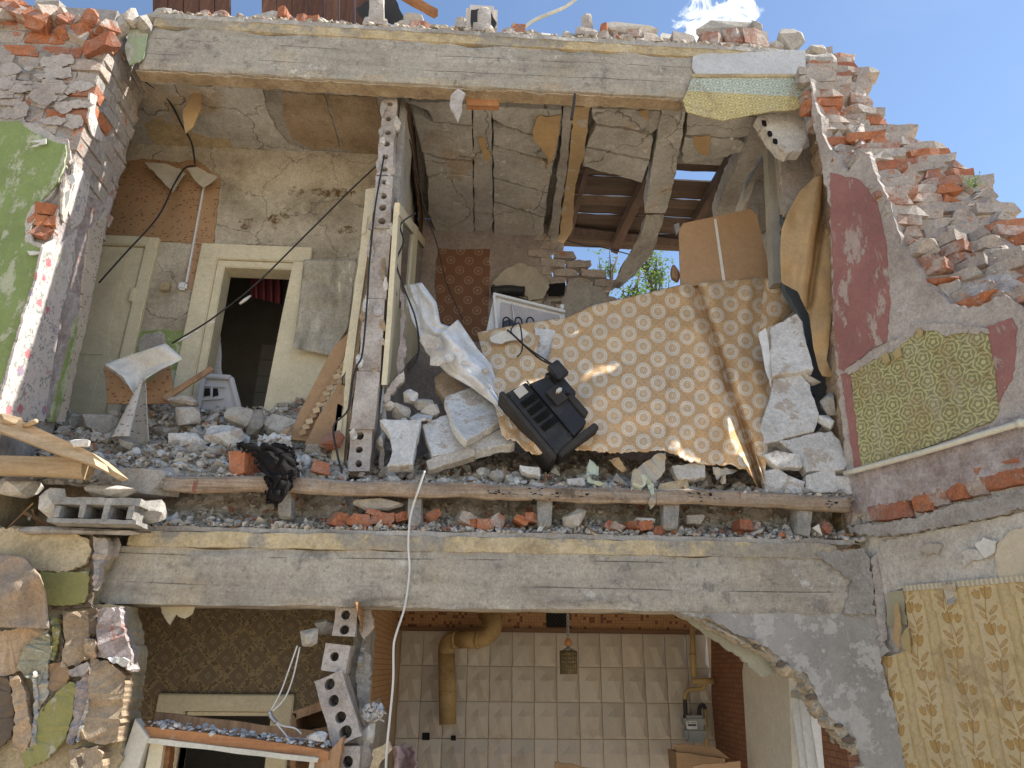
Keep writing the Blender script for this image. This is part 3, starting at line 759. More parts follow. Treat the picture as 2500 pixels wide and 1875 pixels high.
# ---- lower beam
lb = thing('concrete_beam', 'lower grey board-marked concrete beam above the ground floor kitchen', 'beam')
xl2, xr2 = P(235, 1476, YF).x, P(2128, 1500, YF).x
rbox('beam_body', xl2, xr2, YF, 3.80, 2.162, 2.438, beam_m, lb, .05, .005, 7, 12.0, .014)
rbox('lime_band', xl2 + .08, xr2 - .12, YF - .008, 3.80, 2.432, 2.510, yellow_m, lb, .04, .005, 14, 15.0, .007)
rbox('top_screed', xl2 + .1, xr2 - .02, YF - .002, 3.82, 2.505, 2.535, grey_pl, lb, .04, .006, 14, 18.0, .008)

# ---- left brick pier
lp = thing('brick_pier', 'broken limewashed brick pier with green paint at the left edge', 'wall')
box('mortar_core', XP - 1.6, XP - .012, YP + .014, YPB - .01, 2.75, 5.80, mortar_m, lp)
bpool = {k: [pool_mesh('brick', (lambda s=s: brick_geo(s)), m) for s in range(3)] for k, m in (('w', brick_w), ('x', brick_x), ('o', brick_o))}
for k, m in (('w', brick_w), ('x', brick_x), ('o', brick_o)):
    MESHES_b = []
    for s in range(5):
        V, F = brick_geo(20 + s, broken=1 + s % 2); me = bpy.data.meshes.new('brick_broken'); me.from_pydata([tuple(v) for v in V], [], F); me.update(); me.materials.append(m); MESHES_b.append(me)
    bpool[k + 'b'] = MESHES_b
    L_ = []
    for s in range(3):
        V, F = brick_geo(s + 1); me = bpy.data.meshes.new('brick'); me.from_pydata([tuple(v) for v in V], [], F); me.update(); me.materials.append(m); L_.append(me)
    bpool[k] = L_
top_sil = [(-400, -60), (0, -12), (70, 0), (150, 6), (200, 20), (240, 32), (300, 55), (360, 80)]
def below(p, pl):
    for (ax, ay), (bx, by) in zip(pl[:-1], pl[1:]):
        if ax <= p[0] <= bx: return p[1] - (ay + (by - ay) * (p[0] - ax) / (bx - ax))
    return 1
orange_px = [(155, 240, 45), (190, 275, 35), (15, 190, 45), (90, 70, 70), (150, 95, 60), (60, 45, 50), (215, 110, 30), (110, 120, 40)]
for k in range(30):
    z = 3.22 + k * .1
    def lay(x, y, rz, face):
        if z < 4.62 and face == 'f': return
        q = proj((x, y - .06 if face == 'f' else y, z)); d = below(q, top_sil)
        if d < 14 or q[0] < -140: return
        near = any(math.hypot(q[0] - a, q[1] - b) < r_ for a, b, r_ in orange_px)
        ky = 'o' if near and rng.random() < .8 else ('x' if rng.random() < .10 else 'w')
        brk = d < 95 and rng.random() < .75
        me = rng.choice(bpool[ky + 'b' if brk else ky])
        j = .028 if brk else .005
        inst('brick', me, (x + rng.uniform(-.006, .006), y + rng.uniform(-.005, .006) - (rng.uniform(-.03, .04) if brk else 0), z + rng.uniform(-.003, .003)),
             (rng.gauss(0, j * 2.5), rng.gauss(0, j * 2), rz + rng.gauss(0, j * 3) + (math.pi if rng.random() < .5 else 0)), 1, lp)
    if k % 2:
        xs = XP - .125
        lay(xs, YP + .06, 0, 'f'); y = YP + .255
    else:
        lay(XP - .06, YP + .125, math.pi / 2, 'f'); xs = XP - .12 + .125 - .01; y = YP + .39
    for i in range(1, 5): lay(xs - .26 * i, YP + .06, 0, 'f')
    while y < YPB + .05: lay(XP - .06, min(y, YPB - .12), math.pi / 2, 's'); y += .262
for i in range(24):   # loose broken bricks in the crumbled head of the pier
    q = (rng.uniform(-20, 265), 0); q = (q[0], rng.uniform(15, 60) + max(0, q[0] - 60) * rng.uniform(.15, .38))
    inst('brick', rng.choice(bpool['ob' if rng.random() < .45 else 'xb']), P(q[0], q[1], YP + rng.uniform(-.03, .03)), (rng.gauss(0, .35), rng.gauss(0, .35), rng.uniform(-.8, .8)), (rng.uniform(.45, .95), rng.uniform(.6, 1), rng.uniform(.6, 1)), lp)
rs_ = random.Random(3)
for i in range(34):   # smears of lime over the joints
    cx, cy = rs_.uniform(-20, 205), rs_.uniform(140, 300); w, h = rs_.uniform(30, 100), rs_.uniform(12, 46)
    poly('lime_smear', [(cx + w * .5 * math.cos(t) * rs_.uniform(.6, 1.2), cy + h * .5 * math.sin(t) * rs_.uniform(.6, 1.2)) for t in [k * math.pi / 4 for k in range(8)]], YP - .006 - .0005 * i, .0003, pink_pl, lp, (6, 2.5))
# green painted plaster on the front, whitish halo of plaster around it
poly('plaster_edge', [(-60, 300), (45, 280), (75, 300), (125, 325), (165, 340), (172, 385), (152, 432), (122, 485), (95, 505), (-60, 520)], YP - .010, .02, pink_pl, lp, (9, 3))
poly('green_plaster', [(-520, 310), (-80, 302), (46, 294), (62, 310), (110, 336), (131, 345), (158, 352), (160, 380), (150, 420), (136, 452), (116, 474), (90, 500), (83, 515), (66, 548), (60, 570), (64, 590), (98, 598), (104, 612), (84, 690), (52, 790), (14, 925), (-6, 985), (-80, 1000), (-520, 1010)], YP - .022, .022, green_m, lp, (11, 2.2))
for i, (a, b, s_) in enumerate(((118, 515, 1.0), (100, 545, 1.0), (108, 575, .9), (130, 548, .8))):
    p = P(a, b, YP + .02); inst('brick', bpool['ob'][i % 5], p, (rng.uniform(-.3, .3), rng.uniform(-.2, .2), rng.uniform(-.5, .5)), (.5 * s_, .7, .8), lp)
poly('plaster_edge', [(60, 545), (78, 500), (100, 490), (112, 498), (90, 520), (74, 560), (80, 590), (105, 596), (100, 606), (62, 592)], YP - .024, .03, pale_pl, lp, (8, 3))
# layers on the side of the pier (its reveal)
def side(name, pts, off, mat, j=(12, 2.5)): return polyx(name, pts, XP + off, -.012, mat, lp, j)
side('mud_plaster', [(128, 590), (160, 420), (200, 470), (262, 500), (288, 430), (240, 640), (205, 800), (170, 930), (145, 1030), (-10, 1010), (50, 800)], .004, torn_m)
side('rose_wallpaper', [(104, 602), (135, 585), (150, 600), (188, 560), (182, 640), (165, 700), (150, 760), (138, 850), (118, 960), (108, 1030), (-12, 1025), (20, 912), (55, 788), (86, 690)], .016, sprig_m)
side('rose_wallpaper_scrap', [(222, 225), (238, 235), (232, 280), (252, 330), (248, 345), (226, 330), (216, 300)], .012, sprig_m, (9, 2))
side('rose_wallpaper_scrap', [(182, 395), (205, 420), (219, 450), (212, 500), (200, 540), (176, 560), (168, 500), (176, 450)], .012, sprig_m, (9, 2))
side('green_strip', [(190, 770), (197, 800), (182, 870), (168, 930), (150, 985), (136, 1030), (118, 1030), (140, 960), (156, 900), (178, 820)], .014, green_m)
side('dash_wallpaper', [(222, 560), (262, 515), (242, 640), (212, 790), (178, 935), (158, 1030), (142, 1030), (168, 930), (186, 830), (200, 740), (210, 640)], .016, dash_cr)
side('pale_flake', [(160, 430), (176, 470), (182, 450), (172, 500), (158, 545), (150, 520)], .018, pale_pl, (8, 2))
side('pale_flake', [(155, 600), (165, 590), (160, 640), (148, 660), (150, 690), (140, 720), (132, 700), (140, 640)], .020, pale_pl, (8, 2))
# curled scraps on the green face
for pts in ([(70, 345), (112, 338), (112, 350), (80, 358), (68, 360), (100, 348)], [(66, 612), (98, 614), (95, 620), (72, 622)], [(162, 430), (178, 424), (184, 440), (174, 452)], [(158, 470), (172, 462), (168, 490), (160, 512)]):
    poly('curled_scrap', pts, YP - .05, .006, paperw_m, lp, (8, 1))

# ---- lower left pier, torn layers
M('ochre_brown', f_plaster((.38, .31, .19), (.24, .19, .12), (.46, .38, .27), 5.0))
lq = thing('torn_pier', 'ground floor pier with torn ochre and olive plaster layers', 'wall')
poly('pier_core', [(-120, 1288), (60, 1284), (225, 1300), (262, 1312), (270, 1345), (236, 1400), (222, 1475), (300, 1478), (312, 1530), (326, 1600), (312, 1690), (300, 1800), (286, 1895), (-120, 1895)], YP + .045, .16, MAT['ochre_brown'], lq, (9, 4))
cavity_shade = M('cavity_shade', f_plain((.15, .115, .085), .95, .1, .6)); peach = M('peach_plaster', f_plaster((.46, .33, .21), (.32, .21, .13), (.54, .44, .34), 4)); greyol = M('grey_olive_plaster', f_plaster((.33, .31, .22), (.22, .20, .15), (.46, .44, .36), 5))  # first material: dark colour standing in for shade inside cracks and holes
def lay2(name, pts, off, mat, th=.022, j=(7, 2.6), warp=.03): return poly(name, pts, YP + .03 - off, th, mat, lq, j, warp=warp)
lay2('ochre_plaster', [(-120, 1296), (10, 1290), (60, 1292), (190, 1306), (218, 1318), (221, 1350), (206, 1378), (160, 1396), (90, 1392), (40, 1365), (-120, 1345)], .03, warm_pl, warp=.006)
lay2('olive_paint_patch', [(92, 1397), (218, 1396), (215, 1450), (200, 1470), (170, 1478), (112, 1478)], .026, olive_m, warp=.006)
lay2('dark_crack', [(96, 1479), (218, 1474), (226, 1484), (112, 1490)], .010, cavity_shade, .01); lay2('dark_crack', [(218, 1300), (228, 1302), (232, 1380), (224, 1474), (216, 1470), (222, 1370)], .016, cavity_shade, .01)
lay2('mud_edge', [(228, 1310), (262, 1316), (268, 1345), (244, 1380), (238, 1420), (226, 1440), (228, 1380)], .04, pink_pl, .05)
lay2('peach_plaster', [(-60, 1535), (20, 1540), (60, 1530), (112, 1500), (110, 1560), (66, 1630), (20, 1650), (-60, 1680)], .020, peach)
lay2('grey_olive_piece', [(40, 1630), (58, 1580), (118, 1536), (126, 1590), (108, 1640), (96, 1672), (60, 1652)], .040, greyol)
lay2('olive_paint_patch', [(122, 1504), (140, 1506), (148, 1530), (140, 1575), (130, 1612), (120, 1610), (128, 1560)], .032, olive_m, .012)
lay2('dark_crack', [(143, 1500), (150, 1500), (156, 1570), (142, 1640), (120, 1690), (116, 1684), (136, 1620), (148, 1560)], .016, cavity_shade, .01)
lay2('buff_plaster', [(152, 1494), (212, 1490), (220, 1540), (212, 1600), (190, 1625), (146, 1628), (158, 1570)], .026, brown_pl)
lay2('dark_crack', [(214, 1486), (234, 1484), (238, 1540), (226, 1560), (216, 1545)], .03, cavity_shade, .01)
lay2('mud_block', [(240, 1490), (262, 1482), (292, 1480), (298, 1530), (318, 1585), (322, 1640), (296, 1628), (268, 1606), (240, 1604), (236, 1550)], .05, torn_m, .07)
lay2('buff_plaster', [(205, 1556), (232, 1562), (234, 1606), (204, 1612)], .05, peach, .05)
lay2('brown_stain_piece', [(116, 1624), (150, 1616), (174, 1640), (152, 1690), (118, 1694)], .024, card_m)
lay2('plaster_flake', [(165, 1640), (212, 1616), (222, 1628), (206, 1648), (176, 1652)], .055, pink_pl, .03)
lay2('white_ledge_flake', [(258, 1606), (300, 1604), (316, 1614), (310, 1628), (276, 1620)], .075, white_m, .02)
lay2('mud_block', [(222, 1606), (262, 1614), (306, 1650), (302, 1700), (286, 1812), (250, 1818), (190, 1802), (214, 1730), (216, 1660)], .05, brown_pl, .09)
lay2('grey_strip', [(80, 1640), (92, 1634), (92, 1750), (86, 1830), (74, 1834), (82, 1740)], .045, grey_pl, .03); lay2('tan_piece', [(94, 1650), (116, 1622), (118, 1694), (90, 1742)], .036, tan2_m, .01)
lay2('dark_crack', [(84, 1742), (132, 1686), (140, 1686), (90, 1752)], .034, cavity_shade, .01)
lay2('olive_paint_patch', [(88, 1748), (138, 1690), (170, 1664), (184, 1672), (178, 1740), (160, 1800), (120, 1850), (60, 1880), (50, 1840), (86, 1812)], .04, olive_m, warp=.012)
lay2('mud_strip', [(184, 1672), (214, 1640), (216, 1720), (196, 1780), (176, 1820), (160, 1812), (180, 1745)], .036, torn_m)
lay2('pale_streak', [(200, 1750), (214, 1706), (216, 1730), (205, 1765), (190, 1812), (184, 1808)], .056, pale_pl, .012)
lay2('plaster_tongue', [(22, 1652), (44, 1648), (62, 1690), (68, 1740), (80, 1790), (62, 1838), (30, 1830), (36, 1740)], .045, peach, .03); lay2('dark_crack', [(4, 1650), (20, 1650), (34, 1740), (28, 1800), (-30, 1850), (-60, 1700)], .020, cavity_shade, .01)
lay2('mud_block', [(170, 1830), (236, 1822), (250, 1840), (246, 1900), (170, 1900)], .06, brown_pl, .08); chunk_hole = [(182, 1850), (200, 1846), (204, 1862), (196, 1874), (180, 1870)]; lay2('round_hole', chunk_hole, .064, cavity_shade, .006, None, 0)
# hollow block at the foot
inst('mud_block', None, (0, 0, 0), parent=lq) if 0 else None

# ---- right splayed wall
rw = thing('broken_wall', 'splayed brick wall with red paint and patterned wallpaper at the right', 'wall')
edge = [(1978, 190), (1990, 250), (2015, 345), (2070, 420), (2100, 372), (2120, 380), (2139, 427), (2173, 494), (2200, 590), (2249, 677), (2319, 742), (2385, 750), (2452, 718), (2500, 753), (2640, 800)]
sil = [(1990, 120), (2053, 138), (2058, 190), (2095, 172), (2112, 200), (2114, 300), (2180, 305), (2190, 342), (2250, 335), (2318, 380), (2330, 425), (2400, 452), (2440, 495), (2450, 525), (2500, 552), (2640, 640)]
polyr('wall_face', edge + [(2640, 1145), (2500, 1148), (2420, 1155), (2090, 1262), (2070, 1180), (2036, 830), (2026, 500), (1985, 300)], 0, .10, pink_pl, rw, (10, 4))
# mortar core of the broken section, and its courses laid along the contours of that core
def core_pt(u, v, rough_=True):
    i = u * (len(edge) - 1); a = int(min(i, len(edge) - 2)); f_ = i - a
    e = (edge[a][0] + (edge[a + 1][0] - edge[a][0]) * f_, edge[a][1] + (edge[a + 1][1] - edge[a][1]) * f_)
    i = u * (len(sil) - 1); a = int(min(i, len(sil) - 2)); f_ = i - a
    g_ = (sil[a][0] + (sil[a + 1][0] - sil[a][0]) * f_, sil[a][1] + (sil[a + 1][1] - sil[a][1]) * f_)
    px_, py_ = e[0] + (g_[0] - e[0]) * v, e[1] + (g_[1] - e[1]) * v + 14 * v
    p = PR(px_, py_, -(.07 + .50 * v)); return p + nz(p, 9, 3.3) * .02 if rough_ else p
grid_sheet('mortar_core', 90, 22, core_pt, core_m, rw, .03, smooth=False)
GU, GV = 160, 40
core = [[core_pt(i / GU, j / GV, False) for j in range(GV + 1)] for i in range(GU + 1)]
for k in range(54):
    z = 2.95 + k * .070; last = []
    for i in range(GU + 1):
        col = core[i]
        for j in range(GV):
            a, b = col[j], col[j + 1]
            if (a.z - z) * (b.z - z) < 0:
                p = a.lerp(b, (z - a.z) / (b.z - a.z)); s = p.dot(RW)
                if any((p - l_).length < .17 for l_ in last): break
                q = proj(p)
                if q[0] > 2600: break
                L = .25 if rng.random() < .6 else .17
                r_ = rng.random(); ky = 'o' if r_ < .11 else ('x' if r_ < .74 else 'w'); brk = rng.random() < .75
                me = rng.choice(bpool[ky + 'b' if brk else ky]); yaw = (-.10 if q[1] < 585 else -math.pi / 2 + PHI)
                inst('brick', me, p - RN * rng.uniform(.02, .055) + Vector((-.004, -.014, .004)), (rng.gauss(0, .05), rng.gauss(0, .04), yaw + rng.gauss(0, .10) + (math.pi if rng.random() < .5 else 0)), (L / .25, 1, .76), rw)
                last.append(p); break
crumb = Soup(); cg_ = [rock_geo(500 + i, 10, (1, .8, .6)) for i in range(6)]; rcr = random.Random(4)
for i in range(1500):
    p = core_pt(rcr.random(), rcr.random(), False); s_ = .008 * 5 ** (rcr.random() ** 1.6); V_, F_ = rcr.choice(cg_)
    crumb.add(V_, F_, Matrix.Translation(p + RN * rcr.uniform(-.02, .05)) @ Matrix.Rotation(rcr.uniform(0, 6), 4, 'Z') @ Matrix.Rotation(rcr.uniform(-1, 1), 4, 'X') @ Matrix.Scale(s_, 4))
o = crumb.build('mortar_crumbs', core_m, rw); o['kind'] = 'stuff'
polyr('red_paint', [(2026, 420), (2055, 428), (2100, 440), (2140, 492), (2163, 600), (2172, 740), (2164, 832), (2130, 850), (2095, 880), (2060, 906), (2046, 900), (2037, 830), (2030, 600)], .006, .012, red_m, rw, (11, 2.5))
polyr('red_paint', [(2052, 915), (2076, 906), (2106, 1140), (2086, 1145), (2066, 1010)], .006, .012, red_m, rw, (12, 2))
polyr('red_paint', [(2405, 800), (2470, 776), (2482, 800), (2478, 870), (2470, 925), (2450, 955), (2438, 985), (2428, 900)], .006, .012, red_m, rw, (10, 2.5))
polyr('plaster_ridge', [(2062, 905), (2130, 855), (2200, 822), (2215, 806), (2240, 790), (2320, 790), (2410, 802), (2412, 815), (2340, 812), (2310, 822), (2285, 806), (2240, 806), (2205, 838), (2165, 866), (2110, 890), (2072, 914)], .02, .03, pink_pl, rw, (8, 3))
polyr('green_damask_wallpaper', [(2076, 909), (2110, 887), (2165, 864), (2205, 834), (2242, 803), (2288, 806), (2310, 820), (2340, 811), (2408, 813), (2428, 900), (2436, 1000), (2424, 1024), (2340, 1062), (2240, 1100), (2102, 1140)], .013, .02, dam_m, rw, (14, 1.8))
for pts in ([(2150, 868), (2165, 858), (2172, 880), (2160, 890)], [(2178, 862), (2196, 846), (2200, 868), (2186, 876)], [(2240, 800), (2252, 806), (2248, 822), (2238, 818)]):
    polyr('curled_scrap', pts, .035, .008, M('ochre_curl', f_plain((.40, .31, .15), .8)) if 'ochre_curl' not in MAT else MAT['ochre_curl'], rw, (8, 1))
# floor-level band, brick strip and lower wall
polyr('rough_band', [(2085, 1150), (2240, 1104), (2424, 1034), (2640, 960), (2640, 1130), (2500, 1140), (2400, 1165), (2290, 1200), (2130, 1240), (2075, 1260)], .010, .10, torn_m, rw, (9, 4))
polyr('lower_wall_face', [(2075, 1262), (2130, 1262), (2290, 1226), (2420, 1196), (2640, 1150), (2640, 1895), (2190, 1895), (2160, 1760), (2128, 1600), (2120, 1400)], -.02, .12, pale_pl, rw, (12, 3))
for (a, b, w_, h_, ky) in ((2090, 1268, .085, .085, 'w'), (2128, 1258, .05, .09, 'x'), (2180, 1250, .24, .10, 'o'), (2262, 1230, .11, .10, 'o'), (2296, 1216, .12, .10, 'x'), (2344, 1204, .12, .085, 'o'), (2388, 1190, .11, .10, 'x'), (2450, 1165, .20, .13, 'o'), (2540, 1140, .22, .12, 'o')):
    p = PR(a, b, -.03); me = rng.choice(bpool[ky]); o = inst('brick', me, p, (0, rng.gauss(0, .02), -math.pi / 2 + PHI + rng.gauss(0, .03)), (w_ / .25, .7, h_ / .088 * .92), rw)
polyr('mortar_lip', [(2065, 1285), (2150, 1280), (2240, 1262), (2330, 1232), (2420, 1216), (2500, 1196), (2640, 1160), (2640, 1215), (2500, 1240), (2420, 1262), (2310, 1285), (2220, 1300), (2140, 1310), (2080, 1300)], .022, .05, mortar_m, rw, (7, 5))
polyr('pale_plaster', [(2150, 1320), (2300, 1290), (2640, 1225), (2640, 1420), (2206, 1436), (2190, 1440), (2160, 1400)], -.004, .02, pale_pl, rw, (11, 3))
polyr('plaster_scrap', [(2380, 1330), (2400, 1312), (2430, 1320), (2425, 1350), (2405, 1362)], .02, .012, paperw_m, rw, (8, 3)); polyr('plaster_scrap', [(2240, 1340), (2270, 1325), (2300, 1330), (2290, 1352), (2260, 1350)], .012, .012, tan2_m, rw, (8, 3))
polyr('plaster_scrap', [(2350, 1350), (2360, 1340), (2412, 1345), (2405, 1362), (2370, 1370), (2352, 1385)], .014, .012, pale_pl, rw, (8, 3))
polyr('cream_paper', [(2435, 1330), (2460, 1300), (2500, 1285), (2640, 1240), (2640, 1405), (2440, 1412), (2428, 1360)], .006, .01, M('pale_ochre_paper', f_plain((.52, .45, .33), .8, .2, .3)), rw, (14, 3))
polyr('tulip_wallpaper', [(2206, 1442), (2640, 1405), (2640, 1895), (2196, 1895), (2180, 1790), (2146, 1640), (2128, 1600), (2172, 1602), (2212, 1588), (2218, 1530), (2212, 1480)], .006, .014, tulip_m, rw, (16, 2))
polyr('paper_border', [(2204, 1430), (2640, 1392), (2640, 1408), (2206, 1444)], .014, .01, border_m, rw, None)
polyr('olive_patch', [(2165, 1445), (2205, 1442), (2215, 1525), (2165, 1528)], .002, .01, M('olive_grey', f_plain((.33, .30, .20), .8)), rw, (9, 2))
polyr('curled_scrap', [(2182, 1480), (2192, 1470), (2200, 1530), (2192, 1590), (2178, 1560), (2184, 1520)], .035, .006, tan_m, rw, (10, 2)); polyr('curled_scrap', [(2198, 1560), (2216, 1530), (2222, 1596), (2205, 1585)], .03, .006, MAT['ochre_curl'], rw, (10, 2))
for pts in ([(2300, 1428), (2330, 1424), (2336, 1462), (2318, 1480), (2304, 1450)], [(2150, 1680), (2164, 1670), (2172, 1710), (2160, 1730)]):
    slab3('curled_scrap', [PR(x, y, .02 + .02 * math.sin(y * .12)) for x, y in jag(pts, 7, 1.5, int(pts[0][0]))], -RN * .003, tan2_m, rw)
polyr('curled_scrap', [(2130, 1592), (2152, 1562), (2172, 1590), (2150, 1604)], .03, .006, grey_pl, rw, (10, 2))

poly('wall_return', [(1990, 300), (2040, 330), (2075, 420), (2150, 1340), (2060, 1340), (2040, 900), (2026, 500)], 3.74, .12, brown_pl, rw, (10, 3))
# ---- added side wall that blocks sun from the right room, gap lets sky through
sw_ = thing('sun_block_wall', 'added sun-blocking side wall of the upper right room with a window gap', 'wall')
yg0, yg1 = PX(1908, 620, 2.45).y, PX(1884, 620, 2.45).y
for a, b, c, d in ((3.66, 3.95, 2.7, 5.78), (3.95, yg0, 2.7, 6.1), (yg1, YR + .12, 2.7, 6.1), (yg0, yg1, 2.7, PX(1895, 642, 2.45).z), (yg0, yg1, PX(1895, 590, 2.45).z, 6.1)): box('wall_piece', 2.45, 2.56, a, b, c, d, pale_pl, sw_)
slab3('sun_block_top', [Vector((2.45, 4.3, 6.102)), Vector((2.45, YR + .1, 6.102)), Vector((2.45, YR + .1, 6.50)), Vector((2.45, 4.3, 6.62))], Vector((.1, 0, 0)), pale_pl, sw_)
# ---- torn wall right of the kitchen, under the lower beam
hw = thing('haunch_wall', 'ragged grey plaster wall breaking off diagonally beside the kitchen', 'wall')
poly('wall_body', [(1655, 1494), (1740, 1490), (2140, 1490), (2150, 1620), (2190, 1760), (2215, 1895), (2118, 1895), (2085, 1810), (2060, 1780), (2010, 1732), (1990, 1690), (1972, 1644), (1930, 1636), (1900, 1600), (1856, 1572), (1800, 1548), (1740, 1515)], YF + .006, .10, M('grey_flaking_plaster', f_paint((.31, .29, .265), (.44, .42, .39), .50, 1, 1)), hw, (9, 3))
poly('broken_core', [(1700, 1502), (1740, 1510), (1800, 1545), (1856, 1568), (1902, 1598), (1934, 1634), (1974, 1640), (1994, 1690), (2014, 1730), (2064, 1778), (2090, 1808), (2122, 1895), (2096, 1895), (2070, 1822), (2042, 1792), (1994, 1744), (1974, 1700), (1958, 1658), (1920, 1650), (1888, 1612), (1848, 1586), (1790, 1560), (1730, 1526)], YF + .018, .085, M('broken_concrete_core', f_plaster((.44, .38, .29), (.24, .195, .145), (.55, .49, .40), 14)), hw, (6, 3.5), warp=.05)
for x, y, w_ in ((1912, 1622, 14), (1850, 1578, 10), (1982, 1702, 12), (2074, 1806, 16), (2050, 1772, 10)): poly('core_hole', [(x + w_ * math.cos(t), y + w_ * .5 * math.sin(t)) for t in [k * math.pi / 4 for k in range(8)]], YF - .004, .02, cavity_shade, hw, (6, 2))  # flat dark dots painted for the shade inside the core holes
poly('plaster_back', [(1640, 1496), (1740, 1498), (1800, 1560), (1900, 1610), (1905, 1640), (1862, 1652), (1800, 1600), (1720, 1545), (1680, 1515)], YF + .13, .03, M('grey_green_plaster', f_plain((.34, .33, .26), .8, .2, .4)), hw, (10, 2.5))
poly('plaster_back', [(2020, 1760), (2050, 1780), (2100, 1830), (2120, 1895), (2085, 1895), (2040, 1820)], YF + .13, .03, MAT['grey_green_plaster'], hw, (10, 2.5))
poly('corner_strip', [(2128, 1362), (2140, 1350), (2158, 1440), (2166, 1560), (2150, 1580), (2140, 1500)], YF - .012, .03, pink_pl, hw, (9, 3))
poly('beam_end_plaster', [(1990, 1350), (2110, 1340), (2132, 1400), (2136, 1500), (2060, 1498), (2080, 1420)], YF - .012, .012, grey_pl, hw, (9, 4))

# ---- partition of hollow blocks (upper floor)
def holed(name, b, t, w, d, n, r, mat, parent, Y, back=.14, seed=1):
    p0, p1 = P(*b, Y), P(*t, Y); up = (p1 - p0); L = up.length; up.normalize(); out_ = Vector((0, -1, 0)); rt = up.cross(out_).normalized() * -1
    rt = out_.cross(up).normalized()
    if rt.x < 0: rt = -rt
    bm = bmesh.new(); rr = random.Random(seed)
    def pt(a, h, y): 
        v = p0 + rt * a + up * h + Vector((0, y, 0)); return v + nz(v, 11, seed) * .006
    H = L / max(n, 1)
    if n:
        for i in range(n):
            c = (i + .5) * H + rr.uniform(-.004, .004); ca = rr.uniform(-.006, .006)
            rads = r * rr.uniform(.9, 1.1)
            A = sorted([2 * math.pi * k / 16 for k in range(16)] + [math.atan2(sy * H / 2, sx * w / 2) % (2 * math.pi) for sx in (-1, 1) for sy in (-1, 1)])
            ring = []; outer = []; deep = []
            for a in A:
                ux, uy = math.cos(a), math.sin(a); k = min(w / 2 / (abs(ux) + 1e-9), H / 2 / (abs(uy) + 1e-9))
                ring.append(bm.verts.new(pt(ca + ux * rads, c + uy * rads, 0))); outer.append(bm.verts.new(pt(ux * k, (i + .5) * H + uy * k, 0)))
                deep.append(bm.verts.new(pt(ca + ux * rads * .9, c + uy * rads * .9, .13)))
            m_ = len(A)
            for k in range(m_):
                k2 = (k + 1) % m_
                bm.faces.new((outer[k], outer[k2], ring[k2], ring[k])); bm.faces.new((ring[k], ring[k2], deep[k2], deep[k]))
            bm.faces.new(deep)
    else:
        nh = 6
        for i in range(nh):
            q = [bm.verts.new(pt(a, h, 0)) for a, h in ((-w / 2, L * i / nh), (w / 2, L * i / nh), (w / 2, L * (i + 1) / nh), (-w / 2, L * (i + 1) / nh))]; bm.faces.new(q)
    nh = 5
    for sx in (-1, 1):
        for i in range(nh):
            q = [bm.verts.new(pt(sx * w / 2, L * (i + a) / nh, y)) for a, y in ((0, 0), (1, 0), (1, d), (0, d))]; bm.faces.new(q)
    for h in (0, L):
        bm.faces.new([bm.verts.new(pt(a, h, y)) for a, y in ((-w / 2, 0), (w / 2, 0), (w / 2, d), (-w / 2, d))])
    bm.faces.new([bm.verts.new(pt(a, h, d)) for a, h in ((-w / 2, 0), (w / 2, 0), (w / 2, L), (-w / 2, L))])
    bmesh.ops.remove_doubles(bm, verts=list(bm.verts), dist=.001)
    return from_bm(name, bm, mat, parent)
pw = thing('block_partition', 'hollow gypsum block partition standing edge-on between the two upper rooms', 'partition')
PYW = 3.76
for i, (b, t, w, n, r) in enumerate((((947, 308), (953, 238), .092, 2, .019), ((938, 428), (947, 309), .098, 4, .021), ((931, 556), (938, 430), .108, 4, .022), ((918, 728), (931, 557), .118, 0, 0), ((902, 905), (914, 729), .125, 0, 0), ((884, 1048), (900, 906), .130, 0, 0), ((874, 1150), (884, 1049), .118, 3, .021))):
    holed('gypsum_block', b, t, w, .14 if i else .1, n, r, gyps_m, pw, PYW - .008 * (i % 3), seed=i + 3)
rf_ = random.Random(8)
for i in range(26):   # crusts of plaster left on the block edges
    t_ = rf_.random(); cx = 955 + (878 - 955) * t_ + rf_.choice((-1, 1)) * rf_.uniform(10, 24) * (1 + .4 * t_); cy = 245 + 895 * t_; w, h = rf_.uniform(10, 24), rf_.uniform(18, 60)
    poly('plaster_crust', [(cx + w * .5 * math.cos(a_) * rf_.uniform(.5, 1.2), cy + h * .5 * math.sin(a_) * rf_.uniform(.6, 1.2)) for a_ in [k * math.pi / 3.5 for k in range(7)]], PYW - .016, .02, rf_.choice((grey_pl, pink_pl, pale_pl, white_m, brown_pl)), pw, (6, 2.0), warp=.02)
# plastered right face of the partition, running into the room
polyx('plaster_face', [(975, 243), (990, 250), (1025, 420), (1036, 520), (1040, 560), (1015, 620), (1000, 760), (990, 860), (970, 960), (940, 1150), (925, 1145), (940, 900), (962, 620), (972, 430)], P(972, 430, PYW + .02).x, -.02, grey_pl, pw, (12, 2.5)) if 0 else None
XW = P(972, 430, PYW).x + .004
obj_ = box('plaster_face', XW - .045, XW, PYW + .10, 4.35, 4.62, ZC, grey_pl, pw)
polyx('brown_strip', [(992, 250), (1000, 255), (1032, 420), (1040, 560), (1030, 600), (1022, 500), (1010, 380)], XW + .006, -.01, M('dark_brown_strip', f_plain((.12, .07, .045), .8)), pw, (12, 2))

